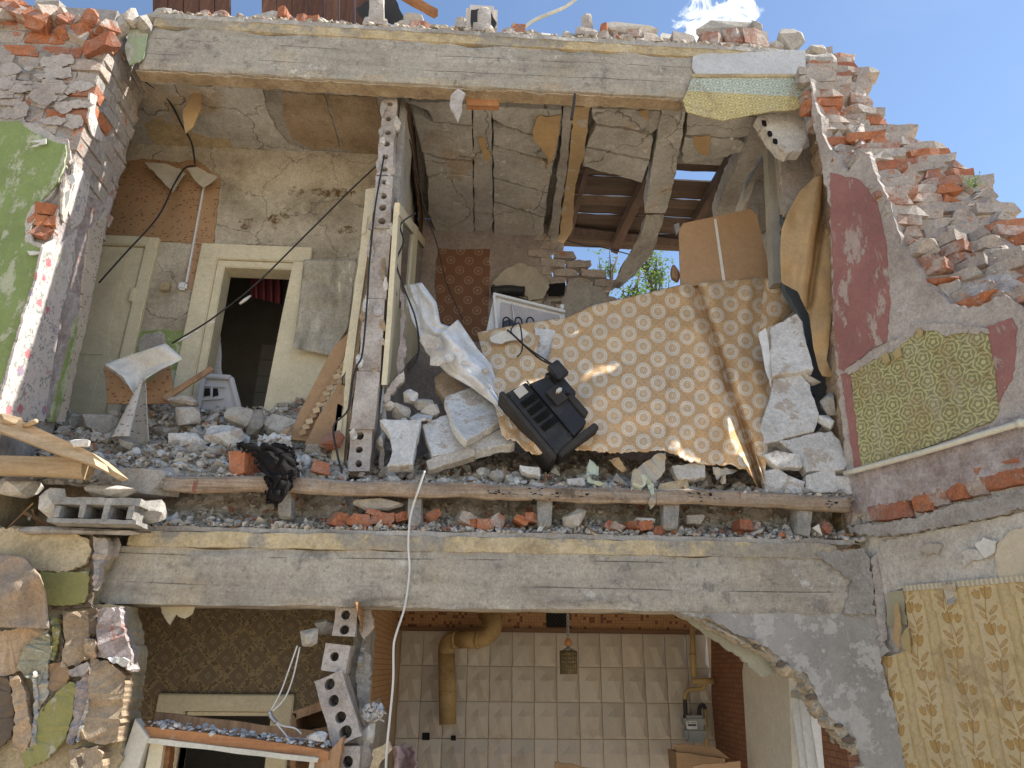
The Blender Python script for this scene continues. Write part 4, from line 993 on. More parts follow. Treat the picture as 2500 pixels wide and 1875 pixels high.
# ---- rooms: back walls, ceilings
dx0, dx1, dzt = P(547, 652, YL).x, P(722, 660, YL).x, P(640, 655, YL).z
bw = thing('limewashed_wall', 'stained limewashed back wall of the upper left room', 'wall')
box('wall_left_part', -3.6, dx0, YL, YL + .12, ZF - .1, ZC, mold_m, bw)
box('wall_right_part', dx1, -.66, YL, YL + .12, ZF - .1, ZC, mold_m, bw)
box('wall_over_door', dx0, dx1, YL, YL + .12, dzt, ZC, mold_m, bw)
def onbw(name, pts, off, mat, th=.008, j=(11, 2.5)): return poly(name, pts, YL - off, th, mat, bw, j)
onbw('brown_dash_wallpaper', [(300, 392), (360, 388), (440, 396), (480, 388), (538, 436), (530, 520), (521, 596), (480, 598), (455, 592), (372, 586), (240, 582)], .010, dash_br)
onbw('brown_dash_wallpaper', [(468, 598), (494, 598), (486, 660), (476, 715), (462, 705), (460, 660)], .010, dash_br)
onbw('green_dado', [(338, 812), (352, 806), (455, 806), (450, 900), (430, 960), (330, 960)], .010, green_m)
onbw('grey_patch', [(352, 815), (390, 808), (402, 815), (405, 840), (380, 855), (342, 862), (338, 840)], .014, grey_pl, .006)
0 and onbw('brown_mould', [(718, 462), (735, 456), (738, 470), (722, 478), (706, 484), (708, 470)], .006, M('mould', f_plain((.12, .065, .02), .95)), .004, (6, 3))
0 and onbw('brown_mould', [(760, 462), (790, 452), (830, 458), (870, 470), (866, 484), (830, 484), (800, 478), (768, 474)], .006, None, .004, (6, 4))
0 and onbw('brown_mould', [(584, 535), (612, 530), (622, 545), (604, 560), (590, 552)], .006, None, .004, (6, 3))
lc = struct(slab3('ceiling_plaster', [PZ(x, y, ZC - .012) for x, y in jag([(296, 198), (640, 216), (650, 262), (676, 318), (706, 352), (742, 366), (800, 378), (868, 378), (938, 392), (936, 404), (700, 402), (290, 397), (280, 300)], 11, 3, 5)], Vector((0, 0, .012)), ceil_m))
struct(slab3('ceiling_panel', [PZ(x, y, ZC - .006) for x, y in jag([(690, 226), (792, 232), (806, 280), (830, 362), (760, 362), (715, 340), (690, 290)], 12, 2, 6)], Vector((0, 0, .012)), brown_pl))
struct(slab3('ceiling_panel', [PZ(x, y, ZC - .006) for x, y in jag([(798, 232), (918, 240), (932, 300), (936, 382), (836, 366), (812, 280)], 12, 2, 7)], Vector((0, 0, .012)), brown_pl))
struct(slab3('ochre_ceiling_patch', [PZ(x, y, ZC - .016) for x, y in jag([(350, 300), (395, 282), (402, 300), (440, 306), (462, 322), (520, 338), (560, 342), (566, 362), (610, 362), (604, 388), (540, 392), (470, 392), (400, 388), (372, 350)], 11, 3, 8)], Vector((0, 0, .004)), warm_pl))
# side and far walls that close the rooms
struct(box('wall_closet_left', -3.6, -3.5, 3.98, YL, ZF - .1, ZC, mold_m))
struct(box('wall_closet_front', -3.6, XP - .9, 3.9, 3.98, ZF - .1, ZC, mold_m))
dr = dict(x0=-2.35, x1=-.70, y1=6.0)
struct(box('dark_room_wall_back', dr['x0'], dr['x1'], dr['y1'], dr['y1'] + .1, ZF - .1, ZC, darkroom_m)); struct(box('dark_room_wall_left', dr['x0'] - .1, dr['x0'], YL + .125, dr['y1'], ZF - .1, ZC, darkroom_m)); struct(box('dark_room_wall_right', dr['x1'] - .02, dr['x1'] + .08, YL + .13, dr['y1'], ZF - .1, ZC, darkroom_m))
# right room: left wall beyond the partition, back wall
struct(box('wall_between_rooms', XW - .10, XW - .05, 4.37, YR, ZF - .1, ZC + .114, pale_pl))
br = thing('broken_back_wall', 'brick and plaster back wall of the roofless upper right room', 'wall')
XB = P(1345, 700, YR).x
box('plaster_part', XW - .12, XB, YR, YR + .12, ZF - .1, ZC + .115, M('rosy_grey_plaster', f_plaster((.33, .28, .26), (.22, .18, .17), (.42, .37, .34))), br)
box('plaster_part', XB, 2.30, YR, YR + .12, ZF - .1, 4.2, MAT['rosy_grey_plaster'], br)
bsil = [(1290, 560), (1375, 592), (1395, 615), (1440, 630), (1474, 640), (1482, 672), (1500, 706), (1546, 716), (1600, 790)]
for k in range(34):
    z = ZF + .05 + k * .09; x = XB - .35 + (k % 2) * .12
    while x < XB + 1.3:
        q = proj((x, YR, z)); d = below(q, bsil)
        if d > 8 and q[1] < 860 and q[0] > 1310:
            brk = d < 30; inst('brick', rng.choice(bpool['wb' if brk else 'w']), (x, YR + .05 + rng.uniform(-.01, .01), z), (0, rng.gauss(0, .02), rng.gauss(0, .04)), (.92, 1, .9), br)
        x += .245
poly('plaster_part', [(1385, 690), (1400, 682), (1470, 702), (1495, 745), (1500, 800), (1360, 800), (1372, 730)], YR - .03, .03, grey_pl, br, (10, 3))
poly('medallion_wallpaper', [(1070, 606), (1108, 610), (1196, 608), (1194, 700), (1192, 830), (1080, 830), (1062, 700)], YR - .012, .010, M('medallion_wall_flat', lambda g: (lambda u, v: dict(c=(lambda r, th: g.mix(g.mix((.17, .08, .05), (.22, .115, .07), g.noise(4, 4)), (.34, .235, .17), g.mx(band(g, r, .62, .78, .05), g.lt(r, .3) * .7)))(*medal(g, u, v, .165, .20, .05)), r=.7))(g.x, g.z)), br, (14, 1.5))
poly('torn_plaster', [(1200, 690), (1230, 660), (1270, 640), (1300, 650), (1340, 690), (1320, 740), (1270, 725), (1240, 700)], YR - .06, .012, tan2_m, br, (9, 4))
poly('torn_plaster', [(1280, 700), (1320, 670), (1340, 700), (1325, 730), (1290, 735)], YR - .09, .01, tan2_m, br, (9, 3))
poly('flue_niche', [(1340, 694), (1380, 690), (1378, 720), (1340, 722)], YR - .075, .01, M('hole_shade', f_plain((.012, .012, .012), 1)), br, (9, 1))  # near-black colour standing in for shade inside the niche and other holes
tube('black_duct', spline([P(1200, 712, YR - .12), P(1240, 708, YR - .12), P(1280, 712, YR - .14)], 4), .045, black_m, br, 12)

# ---- broken ceiling of the right room: slabs, joists
cr = thing('broken_ceiling', 'cracked concrete ceiling panels and joists hanging over the right room', 'ceiling')
def pan(pts, dz=0.0, tilt=0.0, mat=ceil_m, name='ceiling_panel', th=.10, j=(11, 2.2)):
    cy = sum(p[1] for p in pts) / len(pts); cx = sum(p[0] for p in pts) / len(pts)
    c = PZ(cx, cy, ZC + dz); n = Vector((0, math.sin(tilt), math.cos(tilt)))
    return polyp(name, pts, c, n, n * th, mat, cr, j)
pan([(985, 246), (1150, 254), (1152, 306), (1060, 296), (1045, 270)], .0); pan([(1010, 275), (1062, 300), (1152, 310), (1153, 392), (1085, 385), (1030, 370)], .0)
pan([(1034, 376), (1084, 390), (1153, 396), (1154, 430), (1092, 420), (1045, 432)], .01); pan([(1046, 438), (1092, 425), (1154, 434), (1156, 590), (1070, 580), (1045, 520)], -.005)
pan([(1155, 255), (1199, 257), (1202, 420), (1204, 592), (1160, 596), (1157, 420)], .01)
pan([(1204, 260), (1372, 268), (1368, 330), (1300, 328), (1230, 305), (1204, 290)], 0); pan([(1204, 310), (1230, 312), (1300, 332), (1366, 336), (1352, 392), (1290, 378), (1205, 352)], .004)
pan([(1205, 358), (1290, 384), (1351, 398), (1338, 470), (1205, 432)], .0); pan([(1206, 438), (1337, 474), (1330, 530), (1206, 490)], .0, .02); pan([(1206, 495), (1329, 535), (1322, 610), (1206, 590)], -.01, .04)
pan([(1206, 592), (1322, 613), (1318, 655), (1285, 668), (1240, 650), (1206, 625)], -.10, .25)
pan([(1376, 262), (1398, 262), (1392, 330), (1384, 420), (1374, 480), (1360, 600), (1334, 645), (1342, 560), (1358, 450), (1368, 360)], -.02, 0, grey_pl, 'ceiling_joist', .16)
pan([(1400, 262), (1440, 262), (1432, 330), (1424, 390), (1414, 420), (1406, 450), (1402, 480), (1398, 560), (1376, 594), (1362, 600), (1378, 480), (1388, 400)], -.024, 0, M('tan_joist_paper', f_paint((.44, .31, .165), (.46, .43, .38), .55)), 'ceiling_joist', .16)
pan([(1445, 265), (1612, 272), (1606, 312), (1590, 325), (1530, 312), (1456, 302), (1446, 285)], 0); pan([(1456, 307), (1530, 318), (1592, 330), (1586, 390), (1520, 376), (1432, 358)], .0); pan([(1430, 364), (1520, 382), (1584, 396), (1566, 446), (1510, 428), (1422, 406)], -.01, .03)
pan([(1616, 268), (1674, 272), (1664, 340), (1652, 400), (1640, 470), (1624, 520), (1575, 520), (1586, 440), (1602, 350)], -.03, 0, ceil_m, 'ceiling_joist', .16)
slab3('ceiling_joist', [P(x, y, 4.78 + (y - 520) * .0028) for x, y in jag([(1578, 524), (1622, 524), (1606, 580), (1590, 620), (1556, 660), (1520, 690), (1500, 692), (1530, 630), (1565, 570)], 10, 2, 3)], Vector((.0, .16, .03)), grey_pl, cr)
pan([(1680, 275), (1842, 286), (1832, 330), (1805, 336), (1674, 330)], 0); pan([(1672, 335), (1804, 341), (1820, 352), (1808, 372), (1760, 384), (1700, 392), (1676, 398), (1664, 390)], -.01, .02)
pan([(1846, 288), (1872, 298), (1882, 345), (1820, 440), (1790, 530), (1742, 545), (1766, 470), (1800, 400), (1826, 340)], -.03, .0, grey_pl, 'ceiling_joist', .16)
pan([(1886, 350), (1892, 400), (1860, 470), (1838, 540), (1800, 560), (1826, 450)], .10, 0, pale_pl, 'ceiling_joist', .12)
for pts in ([(1462, 268), (1500, 268)],): pass
for pts, mt in (([(1310, 288), (1320, 282), (1335, 286), (1370, 280), (1366, 310), (1360, 350), (1352, 384), (1338, 404), (1335, 380), (1320, 360), (1302, 345), (1300, 320)], tan_m), ([(1560, 270), (1584, 268), (1584, 285), (1582, 300), (1574, 285), (1564, 282)], tan_m), ([(1692, 332), (1735, 330), (1730, 382), (1708, 376), (1694, 350)], tan_m), ([(1165, 336), (1182, 335), (1188, 362), (1198, 380), (1192, 396), (1180, 388), (1176, 362)], tan_m)):
    cy = sum(p[1] for p in pts) / len(pts); polyp('paper_scrap', pts, PZ(pts[0][0], pts[0][1], ZC - .02), Vector((0, .12, 1)).normalized(), Vector((0, 0, .004)), mt, cr, (9, 2))
# ---- roof boards over the hole
rf = thing('wooden_roof', 'dark brown wooden roof boards seen through the broken ceiling', 'roof')
def rz(Y): return 6.6 - .28 * (Y - 4.0)
k = 0; Y = 4.40
while Y < 6.22:
    segs = [(-.5, 2.44)]
    q = proj((P(1700, 435, 5.2).x, Y, rz(Y)))
    if 424 < q[1] < 446: segs = [(-.5, PN(1640, 436, Vector((0, 4, rz(4))), Vector((0, .28, 1)).normalized()).x), (PN(1748, 432, Vector((0, 4, rz(4))), Vector((0, .28, 1)).normalized()).x, 2.44)]
    for a, b in segs:
        bar('roof_board', (a, Y, rz(Y) + (k % 2) * .014), (b, Y + rng.uniform(-.003, .003), rz(Y) + (k % 2) * .014) , .1125, .024, roof_m, rf, Vector((0, .28, 1)).normalized(), 0, .12, .004, k * 1.3, .006)
    Y += .107; k += 1
nrm_ = Vector((0, .28, 1)).normalized()
def onroof(px, py, off=-.05): return PN(px, py, Vector((0, 4, rz(4) + off)), nrm_)
for a, b, w_ in (((1588, 420), (1496, 612), .09), ((1800, 360), (1690, 560), .09), ((1436, 400), (1390, 580), .05)):
    bar('rafter', onroof(*a, -.07), onroof(*b, -.07), w_, .11 if w_ > .06 else .03, rafter_m, rf, nrm_, 0, .12, .004, 2, .008)
bar('eave_plank', onroof(1380, 560, -.03), onroof(1660, 592, -.03), .10, .03, rafter_m, rf, nrm_, 0, .1, .004, 5, .008)
tube('roof_wire', spline([onroof(1375, 585, -.12), onroof(1430, 600, -.13), onroof(1470, 604, -.14), onroof(1540, 622, -.12)], 5), .006, cable_b, rf, 6)
# boards of the front slope, edge seen over the top of the beam
for i in range(15):
    x0 = 372 + i * 38; 
    if 560 < x0 < 610 or x0 > 905: continue
    pts = [(x0, -70), (x0 + 36, -70), (x0 + 38, 110), (x0 + 2, 110)]
    poly('roof_board', pts, 4.0 + rng.uniform(-.01, .01), .03, M('reddish_roof_board', f_wood((.17, .085, .055), (.10, .05, .035), 2, (.05, .035, .03))) if 'reddish_roof_board' not in MAT else MAT['reddish_roof_board'], rf, None)

# ---- ground floor rooms
XK = P(892, 1600, 3.95).x           # kitchen left wall
XKR = P(1737, 1700, YR).x           # kitchen right wall
kl = thing('kitchen_wall', 'tan brick-print papered wall at the left of the ground floor kitchen', 'wall')
struct(box('sun_block_slab', -.66, 1.95, 3.78, 4.62, ZC + .115, ZC + .135, grey_pl)); struct(box('sun_block_slab_left', -.66, .70, 4.622, YR, ZC + .117, ZC + .137, grey_pl))  # added slabs that stop sun leaking through the ceiling cracks
box('wall_body', XK - .06, XK - .004, 3.9, YR, 0, 2.46, grey_pl, kl)
polyx('brick_print_paper', [(868, 1470), (978, 1470), (985, 1600), (984, 1680), (980, 1740), (960, 1760), (945, 1735), (930, 1700), (905, 1722), (888, 1720), (880, 1690), (905, 1600), (916, 1545), (910, 1520), (890, 1560)], XK + .004, -.006, bprint_m, kl, (12, 2))
polyx('plaster_edge', [(905, 1530), (918, 1545), (912, 1600), (905, 1720), (892, 1725), (884, 1610), (896, 1560)], XK + .012, -.02, grey_pl, kl, (10, 2))
kb = thing('tiled_wall', 'back wall of the ground floor kitchen covered in cream relief tiles', 'wall')
box('wall_body', XK - .06, XKR + .1, YR + .016, YR + .12, 0, 2.46, grout_m, kb)
struct(box('kitchen_ceiling', XK - .05, 2.0, 3.80, YR + .1, 2.40, 2.468, mold_m))
zt = P(1400, 1543, YR).z
box('mosaic_band', XK, XKR, YR + .004, YR + .014, zt + .02, 2.40, mosaic_m, kb); box('shelf_edge', XK, XKR, YR - .02, YR + .012, zt - .004, zt + .022, M('dark_shelf', f_plain((.14, .075, .04), .6)), kb)
# relief tile: facets of a pinwheel star
def tile_geo(w, h):
    d = .016; z0 = 0
    pts = [(-.5, -.5, 0), (.5, -.5, 0), (.5, .5, 0), (-.5, .5, 0), (.30, -.38, .9), (-.10, -.12, .55), (.06, .10, 1.0), (-.30, .12, .25), (.02, .34, .35), (.38, .12, .8), (-.42, -.40, .3), (.5, 0, .1), (0, .5, .1), (-.5, 0, .1), (0, -.5, .1)]
    V = [Vector((x * w, -q * d - .004, y * h)) for x, y, q in pts]; b = len(V)
    F = [(0, 14, 10), (10, 14, 5), (14, 4, 5), (14, 1, 4), (1, 11, 4), (4, 11, 9), (5, 4, 6), (4, 9, 6), (9, 11, 2), (9, 2, 8), (2, 12, 8), (6, 9, 8), (8, 12, 3), (7, 8, 3), (6, 8, 7), (7, 3, 13), (5, 6, 7), (5, 7, 13), (10, 5, 13), (0, 10, 13)]
    V += [Vector((sx * w * .5, .012, sy * h * .5)) for sx, sy in ((-1, -1), (1, -1), (1, 1), (-1, 1))]
    for i, (a, c, e) in enumerate(((0, 1, 14), (1, 2, 11), (2, 3, 12), (3, 0, 13))):
        F.append((a, b + i, b + (i + 1) % 4, c, e))
    return V, [tuple(f) for f in F]
tw, th_ = .1625, .2365
me_t = bpy.data.meshes.new('tile'); V, F = tile_geo(tw - .0035, th_ - .0035); me_t.from_pydata([tuple(v) for v in V], [], F); me_t.update(); me_t.materials.append(tile_m)
x0 = P(1250, 1640, YR).x
nx0 = int((XK - x0) / tw) + 0
for r_ in range(8):
    for c_ in range(nx0, 12):
        x = x0 + (c_ + .5) * tw; z = zt - .006 - (r_ + .5) * th_
        if x - tw / 2 < XK or x + tw / 2 > XKR + .02 or z < .1: continue
        inst('tile', me_t, (x, YR + .004, z), (0, 0, 0), 1, kb)
kr = thing('kitchen_wall', 'dark red brick-print papered wall with white panel right of the gas meter', 'wall')
polyx('brick_print_paper', [(1735, 1480), (1860, 1480), (1822, 1560), (1812, 1640), (1826, 1895), (1750, 1895), (1737, 1700)], XKR, .05, bprint_d, kr, None)
polyx('white_panel', [(1862, 1480), (1935, 1480), (1925, 1640), (1935, 1895), (1827, 1895), (1812, 1640), (1823, 1560)], XKR - .004, .05, M('dirty_white_panel', f_plain((.58, .54, .46), .6, .3, .1, .15)), kr, None)
polyx('brick_print_paper', [(2000, 1720), (2050, 1740), (2078, 1895), (2014, 1895), (2006, 1800)], XKR - .002, .05, bprint_d, kr, None)
polyx('plaster_over_window', [(1936, 1470), (2010, 1470), (2000, 1640), (1925, 1650)], XKR - .001, .05, pale_pl, kr, None)
# left ground floor room
lw = thing('papered_wall', 'dark diamond-patterned wallpapered wall of the ground floor left room', 'wall')
ox0, ox1, ozt = P(455, 1740, YL).x, P(665, 1740, YL).x, P(560, 1736, YL).z
box('wall_left_part', -3.2, ox0, YL, YL + .1, 0, 2.46, diam_m, lw); box('wall_right_part', ox1, XK - .07, YL, YL + .1, 0, 2.46, diam_m, lw); box('wall_over_door', ox0, ox1, YL, YL + .1, ozt, 2.46, diam_m, lw)
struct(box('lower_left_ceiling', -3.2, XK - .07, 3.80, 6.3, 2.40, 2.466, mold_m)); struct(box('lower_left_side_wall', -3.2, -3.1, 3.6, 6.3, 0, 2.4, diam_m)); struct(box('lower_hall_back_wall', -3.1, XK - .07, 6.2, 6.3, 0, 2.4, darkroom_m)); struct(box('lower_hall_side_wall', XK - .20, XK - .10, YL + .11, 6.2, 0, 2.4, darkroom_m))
# walls running on out of frame at the left and right
xe = P(-118, 1600, YP + .05).x; struct(box('house_wall_lower_left', -7.0, xe, YP + .055, YP + .40, 0, 2.72, MAT['ochre_brown']))
e0 = PR(2636, 1300, -.03); struct(slab3('house_wall_right', [Vector((e0.x, e0.y, 0)), Vector((e0.x, e0.y, 0)) + RW * 1.8, Vector((e0.x, e0.y, 2.7)) + RW * 1.8, Vector((e0.x, e0.y, 2.7))], -RN * .4, pale_pl))
struct(box('house_wall_left', -7.0, XP - 1.62, YP, YPB, 0, 5.6, mortar_m))
# ------------------------------------------------------------------ loose things
ro = random.Random(11)
def chunk(name, label, cat, cx, cy, w, h, Y, mat, dep=None, seed=None, group=None, n=18, detail=1, parent=None, rot=0.0):
    """irregular lump that fills a w x h window of the photo at depth Y"""
    a, b = P(cx - w / 2, cy, Y), P(cx + w / 2, cy, Y); t, u = P(cx, cy - h / 2, Y), P(cx, cy + h / 2, Y)
    sx, sz = (b - a).length, abs(t.z - u.z); sy = dep or min(sx, sz) * ro.uniform(.8, 1.1)
    V, F = rock_geo(seed if seed is not None else int(cx * 7 + cy), n, (sx * 1.08, sy, sz * 1.08), detail)
    c = P(cx, cy, Y) + Vector((0, sy * .3, 0)); Rm = Matrix.Rotation(rot, 3, 'Y')
    o = obj(name, [c + Rm @ v for v in V], F, mat, parent)
    return tag(o, label, cat, group) if parent is None and label else o
def pbrick(label, cx, cy, w, h, Y, ky='o', yaw=0.0, tilt=0.0, group=None, parent=None, broken=True, name='brick'):
    a, b = P(cx - w / 2, cy, Y), P(cx + w / 2, cy, Y); t, u = P(cx, cy - h / 2, Y), P(cx, cy + h / 2, Y)
    me = ro.choice(bpool[ky + ('b' if broken else '')])
    o = inst(name, me, P(cx, cy, Y) + Vector((0, .04, 0)), (ro.gauss(0, .06), tilt, yaw), ((b - a).length / (.25 if not broken else .20), .85, abs(t.z - u.z) / .085), parent)
    return tag(o, label, 'brick', group) if parent is None else o

# ---- heaps of fines on the upper floor and on the ledge
def hz_left(x, y): return 2.74 + max(0, y - 3.60) * .92 * (.9 + .35 * noise.noise(Vector((x * 2.3, y * 2.3, 1)))) + .05 * noise.noise(Vector((x * 6, y * 6, 4)))
def hz_right(x, y): return 2.74 + min(max(0, y - 3.60), .75) * .62 * (.9 + .3 * noise.noise(Vector((x * 2.3, y * 2.3, 9)))) + .05 * noise.noise(Vector((x * 6, y * 6, 7)))
rocks = [rock_geo(100 + i, 11, (1, ro.uniform(.6, 1), ro.uniform(.3, .75))) for i in range(14)]
def heap(name, label, x0, x1, y0, y1, fz, n, smin, smax, seed, nx=60, ny=30):
    r = random.Random(seed); sp = Soup(); V = []; F = []
    for j in range(ny + 1):
        for i in range(nx + 1):
            x = x0 + (x1 - x0) * i / nx; y = y0 + (y1 - y0) * j / ny
            V.append((x, y, fz(x, y) - .015))
    for j in range(ny):
        for i in range(nx): a = j * (nx + 1) + i; F.append((a, a + 1, a + nx + 2, a + nx + 1))
    # skirt down to the floor at the front
    b = len(V); V += [(V[i][0], V[i][1] + .02, min(2.735, V[i][2])) for i in range(nx + 1)]
    for i in range(nx): F.append((i, b + i, b + i + 1, i + 1))
    sp.add([Vector(v) for v in V], F)
    for _ in range(n):
        x = r.uniform(x0, x1); y = y0 + (y1 - y0) * r.random() ** 1.3; s = smin * (smax / smin) ** (r.random() ** 1.7)
        RR = Matrix.Rotation(r.uniform(0, 6.3), 4, 'Z') @ Matrix.Rotation(r.gauss(.3, .5), 4, 'X') @ Matrix.Rotation(r.gauss(0, .5), 4, 'Y')
        V_, F_ = r.choice(rocks); sp.add(V_, F_, Matrix.Translation((x, y, fz(x, y) + s * .12)) @ RR @ Matrix.Scale(s, 4))
    return stuff(sp.build(name, soup_m), label, 'rubble')
heap('rubble_fines', 'heap of grey dust and small rubble on the upper left room floor', -2.75, -.66, 3.62, 4.5, hz_left, 9500, .006, .085, 1)
heap('rubble_fines', 'heap of small rubble under the patterned sheet in the right room', -.60, 2.02, 3.62, 4.5, hz_right, 9500, .006, .085, 2)
def hz_ledge(x, y): return 2.530 + max(0, y - 3.60) * (.48 + .5 * noise.noise(Vector((x * 2.6, 5, 1)))) + max(0, y - 3.79) * (1.5 + noise.noise(Vector((x * 4, 2, 2)))) + .012 * noise.noise(Vector((x * 7, y * 9, 3)))
heap('rubble_fines', 'strip of small rubble and brick crumbs on the ledge under the log', -2.0, 2.05, 3.605, 3.93, hz_ledge, 7000, .007, .055, 3, 110, 8)
def hz_top(x, y): return 5.90 + .03 * noise.noise(Vector((x * 5, y * 5, 8))) + .05
heap_t = Soup(); r = random.Random(5)
for _ in range(3600):
    x = r.uniform(-2.15, 2.0); y = 3.612 + .25 * r.random() ** 1.5; s = .01 * 9 ** (r.random() ** 1.5); V_, F_ = r.choice(rocks)
    heap_t.add(V_, F_, Matrix.Translation((x, y, 5.905 + s * .3 + max(0, (y - 3.62)) * .8 + .02 * noise.noise(Vector((x * 5, 1, 1))))) @ Matrix.Rotation(r.uniform(0, 6), 4, 'Z') @ Matrix.Rotation(r.gauss(0, .5), 4, 'X') @ Matrix.Scale(s, 4))
stuff(heap_t.build('rubble_fines', soup_m), 'crumbled mortar and brick bits along the top of the upper beam', 'rubble')
crown = Soup(); crown_b = Soup(); r = random.Random(15)
for k in range(330):
    x = r.uniform(-2.15, 2.0); y = 3.64 + .16 * r.random(); s = r.uniform(.035, .11); V_, F_ = r.choice(rocks)
    (crown_b if r.random() < .3 else crown).add(V_, F_, Matrix.Translation((x, y, 5.915 + s * .25 + (y - 3.62) * .55)) @ Matrix.Rotation(r.uniform(0, 6), 4, 'Z') @ Matrix.Rotation(r.gauss(0, .5), 4, 'X') @ Matrix.Scale(s, 4))
stuff(crown.build('rubble_crown', rub_m), 'crown of mortar rubble along the upper beam', 'rubble'); stuff(crown_b.build('brick_bits', brick_x), 'brick bits in the rubble crown of the upper beam', 'rubble')
# splinters of wood and shreds of paper mixed into the heaps
spl = Soup(); shr = Soup()
for k in range(150):
    left = r.random() < .5; x, y = (r.uniform(-2.6, -.7), r.uniform(3.62, 4.3)) if left else (r.uniform(-.55, 1.95), r.uniform(3.62, 4.0)); z = (hz_left if left else hz_right)(x, y) + .012
    if k % 3 == 0: z = hz_ledge(x, 3.64) + .012; y = r.uniform(3.61, 3.74)
    M4 = Matrix.Translation((x, y, z)) @ Matrix.Rotation(r.uniform(0, 6.3), 4, 'Z') @ Matrix.Rotation(r.gauss(0, .5), 4, 'Y') @ Matrix.Rotation(r.gauss(.5, .5), 4, 'X')
    if k % 2: V_, F_ = box_grid((r.uniform(.05, .20), r.uniform(.005, .016), r.uniform(.003, .008)), .3); spl.add(V_, F_, M4)
    else:
        w, h = r.uniform(.02, .07), r.uniform(.02, .05); spV = [Vector((-w, -h, 0)), Vector((0, -h * .8, .02)), Vector((w, -h * .5, .004)), Vector((w * .8, h, .016)), Vector((0, h * .7, .0)), Vector((-w, h * .9, .02))]; shr.add(spV, [(0, 1, 4, 5), (1, 2, 3, 4)], M4)
stuff(spl.build('wood_splinters', tim_m), 'wood splinters scattered through the rubble', 'debris'); stuff(shr.build('paper_shreds', paperw_m), 'shreds of pale paper scattered through the rubble', 'debris')
# ---- countable chunks in the heaps
LMK = dict(left=[(200, 'near the left planks'), (320, 'around the dotted wallpaper cone'), (440, 'below the hollow block fragment'), (560, 'before the open doorway'), (670, 'around the charred rag'), (790, 'below the split hollow door')],
           right=[(960, 'beside the partition foot'), (1060, 'among white slabs left of the television'), (1180, 'left below the television'), (1300, 'right below the television'), (1450, 'under the left sheet half'), (1620, 'below the crumpled paper'), (1780, 'under the right sheet corner'), (1960, 'below the right slab stack')],
           ledge=[(480, 'on the ledge by the cinder block'), (620, 'on the ledge left of the rag'), (820, 'on the ledge by the brick row'), (1015, 'on the ledge by the white cable'), (1180, 'on the ledge left of the middle post'), (1400, 'on the ledge right of the middle post'), (1600, 'on the ledge by the crumbling post'), (1800, 'on the ledge left of the last post'), (2000, 'at the right ledge end')])
for zone, lab, x0, x1, y0, y1, fz, n in (('left', 'grey rubble chunk in the heap of the upper left room', -2.6, -.72, 3.64, 4.4, hz_left, 95), ('right', 'grey rubble chunk in the heap below the patterned sheet', -.55, 1.98, 3.63, 4.1, hz_right, 95), ('ledge', 'small rubble chunk on the ledge between log and lower beam', -1.9, 2.0, 3.615, 3.78, hz_ledge, 80)):
    pm = [pool_mesh('chunk_%s_%d' % (zone, i), (lambda i=i: rock_geo(300 + i, 15, (1, ro.uniform(.6, .95), ro.uniform(.35, .75)), 1)), m) for i in range(6) for m in ((rub_m, white_m) if zone != 'ledge' else (rub_m, brick_o))]
    for k in range(n):
        x = ro.uniform(x0, x1); y = y0 + (y1 - y0) * ro.random() ** 1.5; s = ro.uniform(.05, .15) if zone != 'ledge' else ro.uniform(.03, .075)
        me = pm[ro.randrange(6) * 2 + (1 if ro.random() < (.3 if zone != 'ledge' else .35) else 0)]
        q = proj((x, y, fz(x, y))); lm_ = min(LMK[zone], key=lambda l_: abs(l_[0] - q[0]))[1]; ln_ = ('white' if me.materials[0] is white_m else 'red brick' if me.materials[0] is brick_o else 'grey') + (' rubble chunk ' if s < .09 else ' larger rubble lump ') + lm_
        tag(inst('rubble_chunk', me, (x, y, fz(x, y) + s * .12), (ro.gauss(.4, .5), ro.gauss(0, .4), ro.uniform(0, 6.3)), s), ln_, 'rubble', ln_)

# ---- log along the floor edge, stub posts and bricks on the ledge
lg = thing('floor_log', 'long weathered log lying along the broken floor edge', 'log')
pts = [P(x, y, 3.60) for x, y in ((408, 1180), (640, 1186), (880, 1192), (1100, 1197), (1300, 1203), (1520, 1208), (1700, 1214), (1900, 1221), (2070, 1232))]
V, F = tube_geo(spline(pts, 8), .040, 14)
V = [Vector((v.x, 3.60 + max(-.026, min(.03, v.y - 3.60)), v.z)) + nz(v, 4, 2) * .016 + nz(v, 22, 2) * .006 for v in V]; obj('trunk', V, F, log_m, lg, True)
sp = Soup()
for (x, y) in ((1210, 1196), (1300, 1202), (1312, 1198), (1360, 1203), (1425, 1206), (1712, 1210), (1740, 1214), (2030, 1226), (1222, 1204), (1690, 1208)):
    for k in range(7):
        p = P(x + ro.gauss(0, 9), y + ro.gauss(0, 6), 3.558 + ro.uniform(0, .006)); V_, F_ = ro.choice(rocks); sp.add(V_, F_, Matrix.Translation(p) @ Matrix.Diagonal((.014 * ro.uniform(.5, 2), .006, .012 * ro.uniform(.5, 2), 1)))
sp.build('tar_stains', rag_m, lg)
sp = Soup()
for k in range(900):   # dust and crumbs lying on the log
    q = pts[0].lerp(pts[-1], ro.random()); V_, F_ = ro.choice(rocks); s_ = .006 * 7 ** (ro.random() ** 1.8)
    sp.add(V_, F_, Matrix.Translation(q + Vector((0, ro.uniform(-.02, .05), .036 + s_ * .2 + ro.uniform(-.004, .012)))) @ Matrix.Rotation(ro.uniform(0, 6), 4, 'Z') @ Matrix.Scale(s_, 4))
stuff(sp.build('rubble_fines', soup_m), 'dust and crumbs lying along the top of the log', 'rubble')
